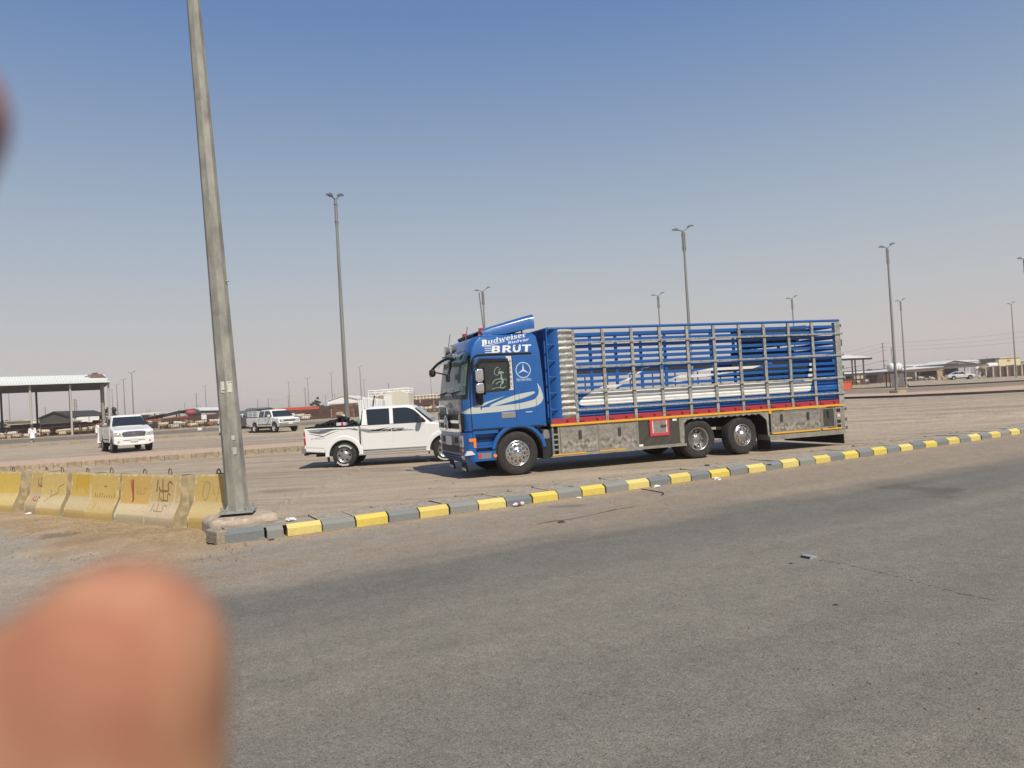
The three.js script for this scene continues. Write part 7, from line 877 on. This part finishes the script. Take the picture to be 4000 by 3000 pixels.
const crumple = (r, n = 6) => { const g = new THREE.IcosahedronGeometry(r, 1), p = g.attributes.position; for (let i = 0; i < p.count; i++) { const k = 0.6 + 0.8 * hash(Math.round(p.getX(i) * 900), Math.round(p.getZ(i) * 900) + n); p.setXYZ(i, p.getX(i) * k * 1.5, p.getY(i) * k * 0.5, p.getZ(i) * k); } g.computeVertexNormals(); return g; };
[[1137, 2032, 0.05, 'white crumpled scrap on the kerb end by the lamp pole', 0.16], [2565, 1903, 0.05, 'larger white scrap in the gutter before the lorry rear wheels', 0], [2800, 1874, 0.055, 'pair-shaped white scrap in the gutter right of the rear wheels', 0], [2262, 1946, 0.025, 'tiny white scrap in the gutter left of the rear wheels', 0], [1672, 1800, 0.06, 'white scrap in the shadow between the striped pickup and the lorry', 0], [112, 2012, 0.06, 'white scrap at the foot of the leftmost barriers', 0], [604, 2049, 0.07, 'pale stone at the foot of the barrier row', 0]].forEach(([px, py, r, label, y], i) => { let p = onGround(px, py); if (y) p = ray(px, py).multiplyScalar((EYE - y) / -ray(px, py).y); single('litter', crumple(r, i).rotateY(i).translate(p.x, (y || 0.0) + r * 0.35, p.z), i === 6 ? M.sandstone : M.whiteFlat, label, 'litter'); });
[[3003, 1818 - 3, 0.035, 'dark pebble on the paving before the tail of the lorry'], [2762, 1818, 0.04, 'dark round stone on the edging before the rear wheels'], [1060, 2110, 0.03, 'rust brown pebble below the black kerb end'], [3265, 2364, 0.014, 'dark flake on the foreground asphalt'], [3090, 2202, 0.014, 'brown flake left of the road stud'], [2190, 2042, 0.035, 'dark blot of rag on the dusty road edge']].forEach(([px, py, r, label], i) => { let p = onGround(px, py); if (i < 2) p = ray(px, py).multiplyScalar((EYE - 0.16) / -ray(px, py).y); single('stone', crumple(r, 20 + i).translate(p.x, r * 0.3 + (i < 2 ? 0.15 : 0), p.z), std([0.07, 0.06, 0.05], 0.9), label, 'stone'); });
{ const w = (pts, r, label) => single('wire', tube(pts.map(([x, y]) => onGround(x, y).add(V(0, 0.015, 0))), r, 30, 5), M.rubber, label, 'wire'); w([[805, 2120], [825, 2126], [845, 2120], [862, 2106]], 0.012, 'dark bent wire on the sand by the kerb end'); w([[2505, 1913], [2560, 1922], [2592, 1930], [2585, 1937]], 0.008, 'thin dark curved wire on the dusty road edge'); const ln = [[2095, 2048], [2150, 2038], [2230, 2028], [2330, 2008], [2400, 1992], [2480, 1979]].map((q) => onGround(...q)), cv = new THREE.CatmullRomCurve3(ln).getPoints(40), ob = gridGeo(40, 1, (u, v, i) => V(cv[i].x, 0.004, cv[i].z + (v - 0.5) * (0.015 + 0.05 * hash(i, 4) * hash(i >> 2, 8)))), ss = part('oil_stain', ob, std([0.075, 0.065, 0.055], 0.9)); info(ss, 'long thin dark oil streak on the dusty road edge before the lorry', null, null, 'structure'); }
{ // straw and gravel scattered on the sand bank
  const gs = [], st = []; for (let k = 0; k < 900; k++) { const u = rnd(), px = mix(60, 880, u), py = mix(2030, 2100, rnd()) + (u > 0.55 ? rr(0, 55) : 0); if (py > 2100 + u * 40) continue; const p = onGround(px, py); gs.push(bar([p.x, 0.04, p.z], [p.x + rr(-0.06, 0.06), 0.05, p.z + rr(-0.05, 0.05)], 0.0035, 3)); } for (let k = 0; k < 300; k++) { const p = onGround(rr(20, 1000), rr(2040, 2200)); st.push(new THREE.IcosahedronGeometry(rr(0.004, 0.012), 0).translate(p.x, 0.02, p.z)); }
  single('straw', gs, std([0.42, 0.33, 0.16], 0.9), 'straw scattered on the sand in front of the yellow barriers', null, null, 'stuff'); single('gravel', st, std([0.26, 0.2, 0.14], 0.95), 'gravel scattered on the sand in front of the yellow barriers', null, null, 'stuff');
  const g2 = []; for (let k = 0; k < 350; k++) { const x = rr(-3.5, 14), p = kerbPt(x, -Math.abs(rr(0, 1) ** 2 * 2.2) - 0.03); g2.push(new THREE.IcosahedronGeometry(rr(0.004, 0.01), 0).translate(p.x, 0.004, p.z)); } for (let k = 0; k < 160; k++) { const p = onGround(rr(600, 3900), rr(1850, 2900)); if (p.z > kerbZ(p.x) + 0.3) g2.push(new THREE.IcosahedronGeometry(rr(0.004, 0.011), 0).translate(p.x, 0.004, p.z)); } single('gravel', g2, std([0.2, 0.17, 0.13], 0.95), 'loose grit on the road by the kerb', null, null, 'stuff');
  const rustTuft = []; for (let k = 0; k < 120; k++) { const p = onGround(rr(905, 965), rr(2075, 2096)); rustTuft.push(bar([p.x - 0.25, 0.32, p.z - 0.55], [p.x - 0.25 + rr(-0.04, 0.04), 0.335, p.z - 0.55 + rr(-0.03, 0.03)], 0.003, 3)); } }
// scattered flakes on the lot
{ const gs = []; for (let k = 0; k < 130; k++) { const p = onGround(rr(950, 3990), rr(1560, 2000)); if (p.z < kerbZ(p.x) - 1) gs.push(new THREE.IcosahedronGeometry(rr(0.006, 0.02), 0).scale(1, 0.4, 1).translate(p.x, p.y + 0.006, p.z)); } single('gravel', gs, std([0.1, 0.085, 0.07], 0.95), 'dark specks of stone and dung on the lot', null, null, 'stuff'); }

// dust in the air
scene.fog = new THREE.FogExp2(new THREE.Color(0.78, 0.71, 0.67), 0.0006);
renderer.render(scene, camera);
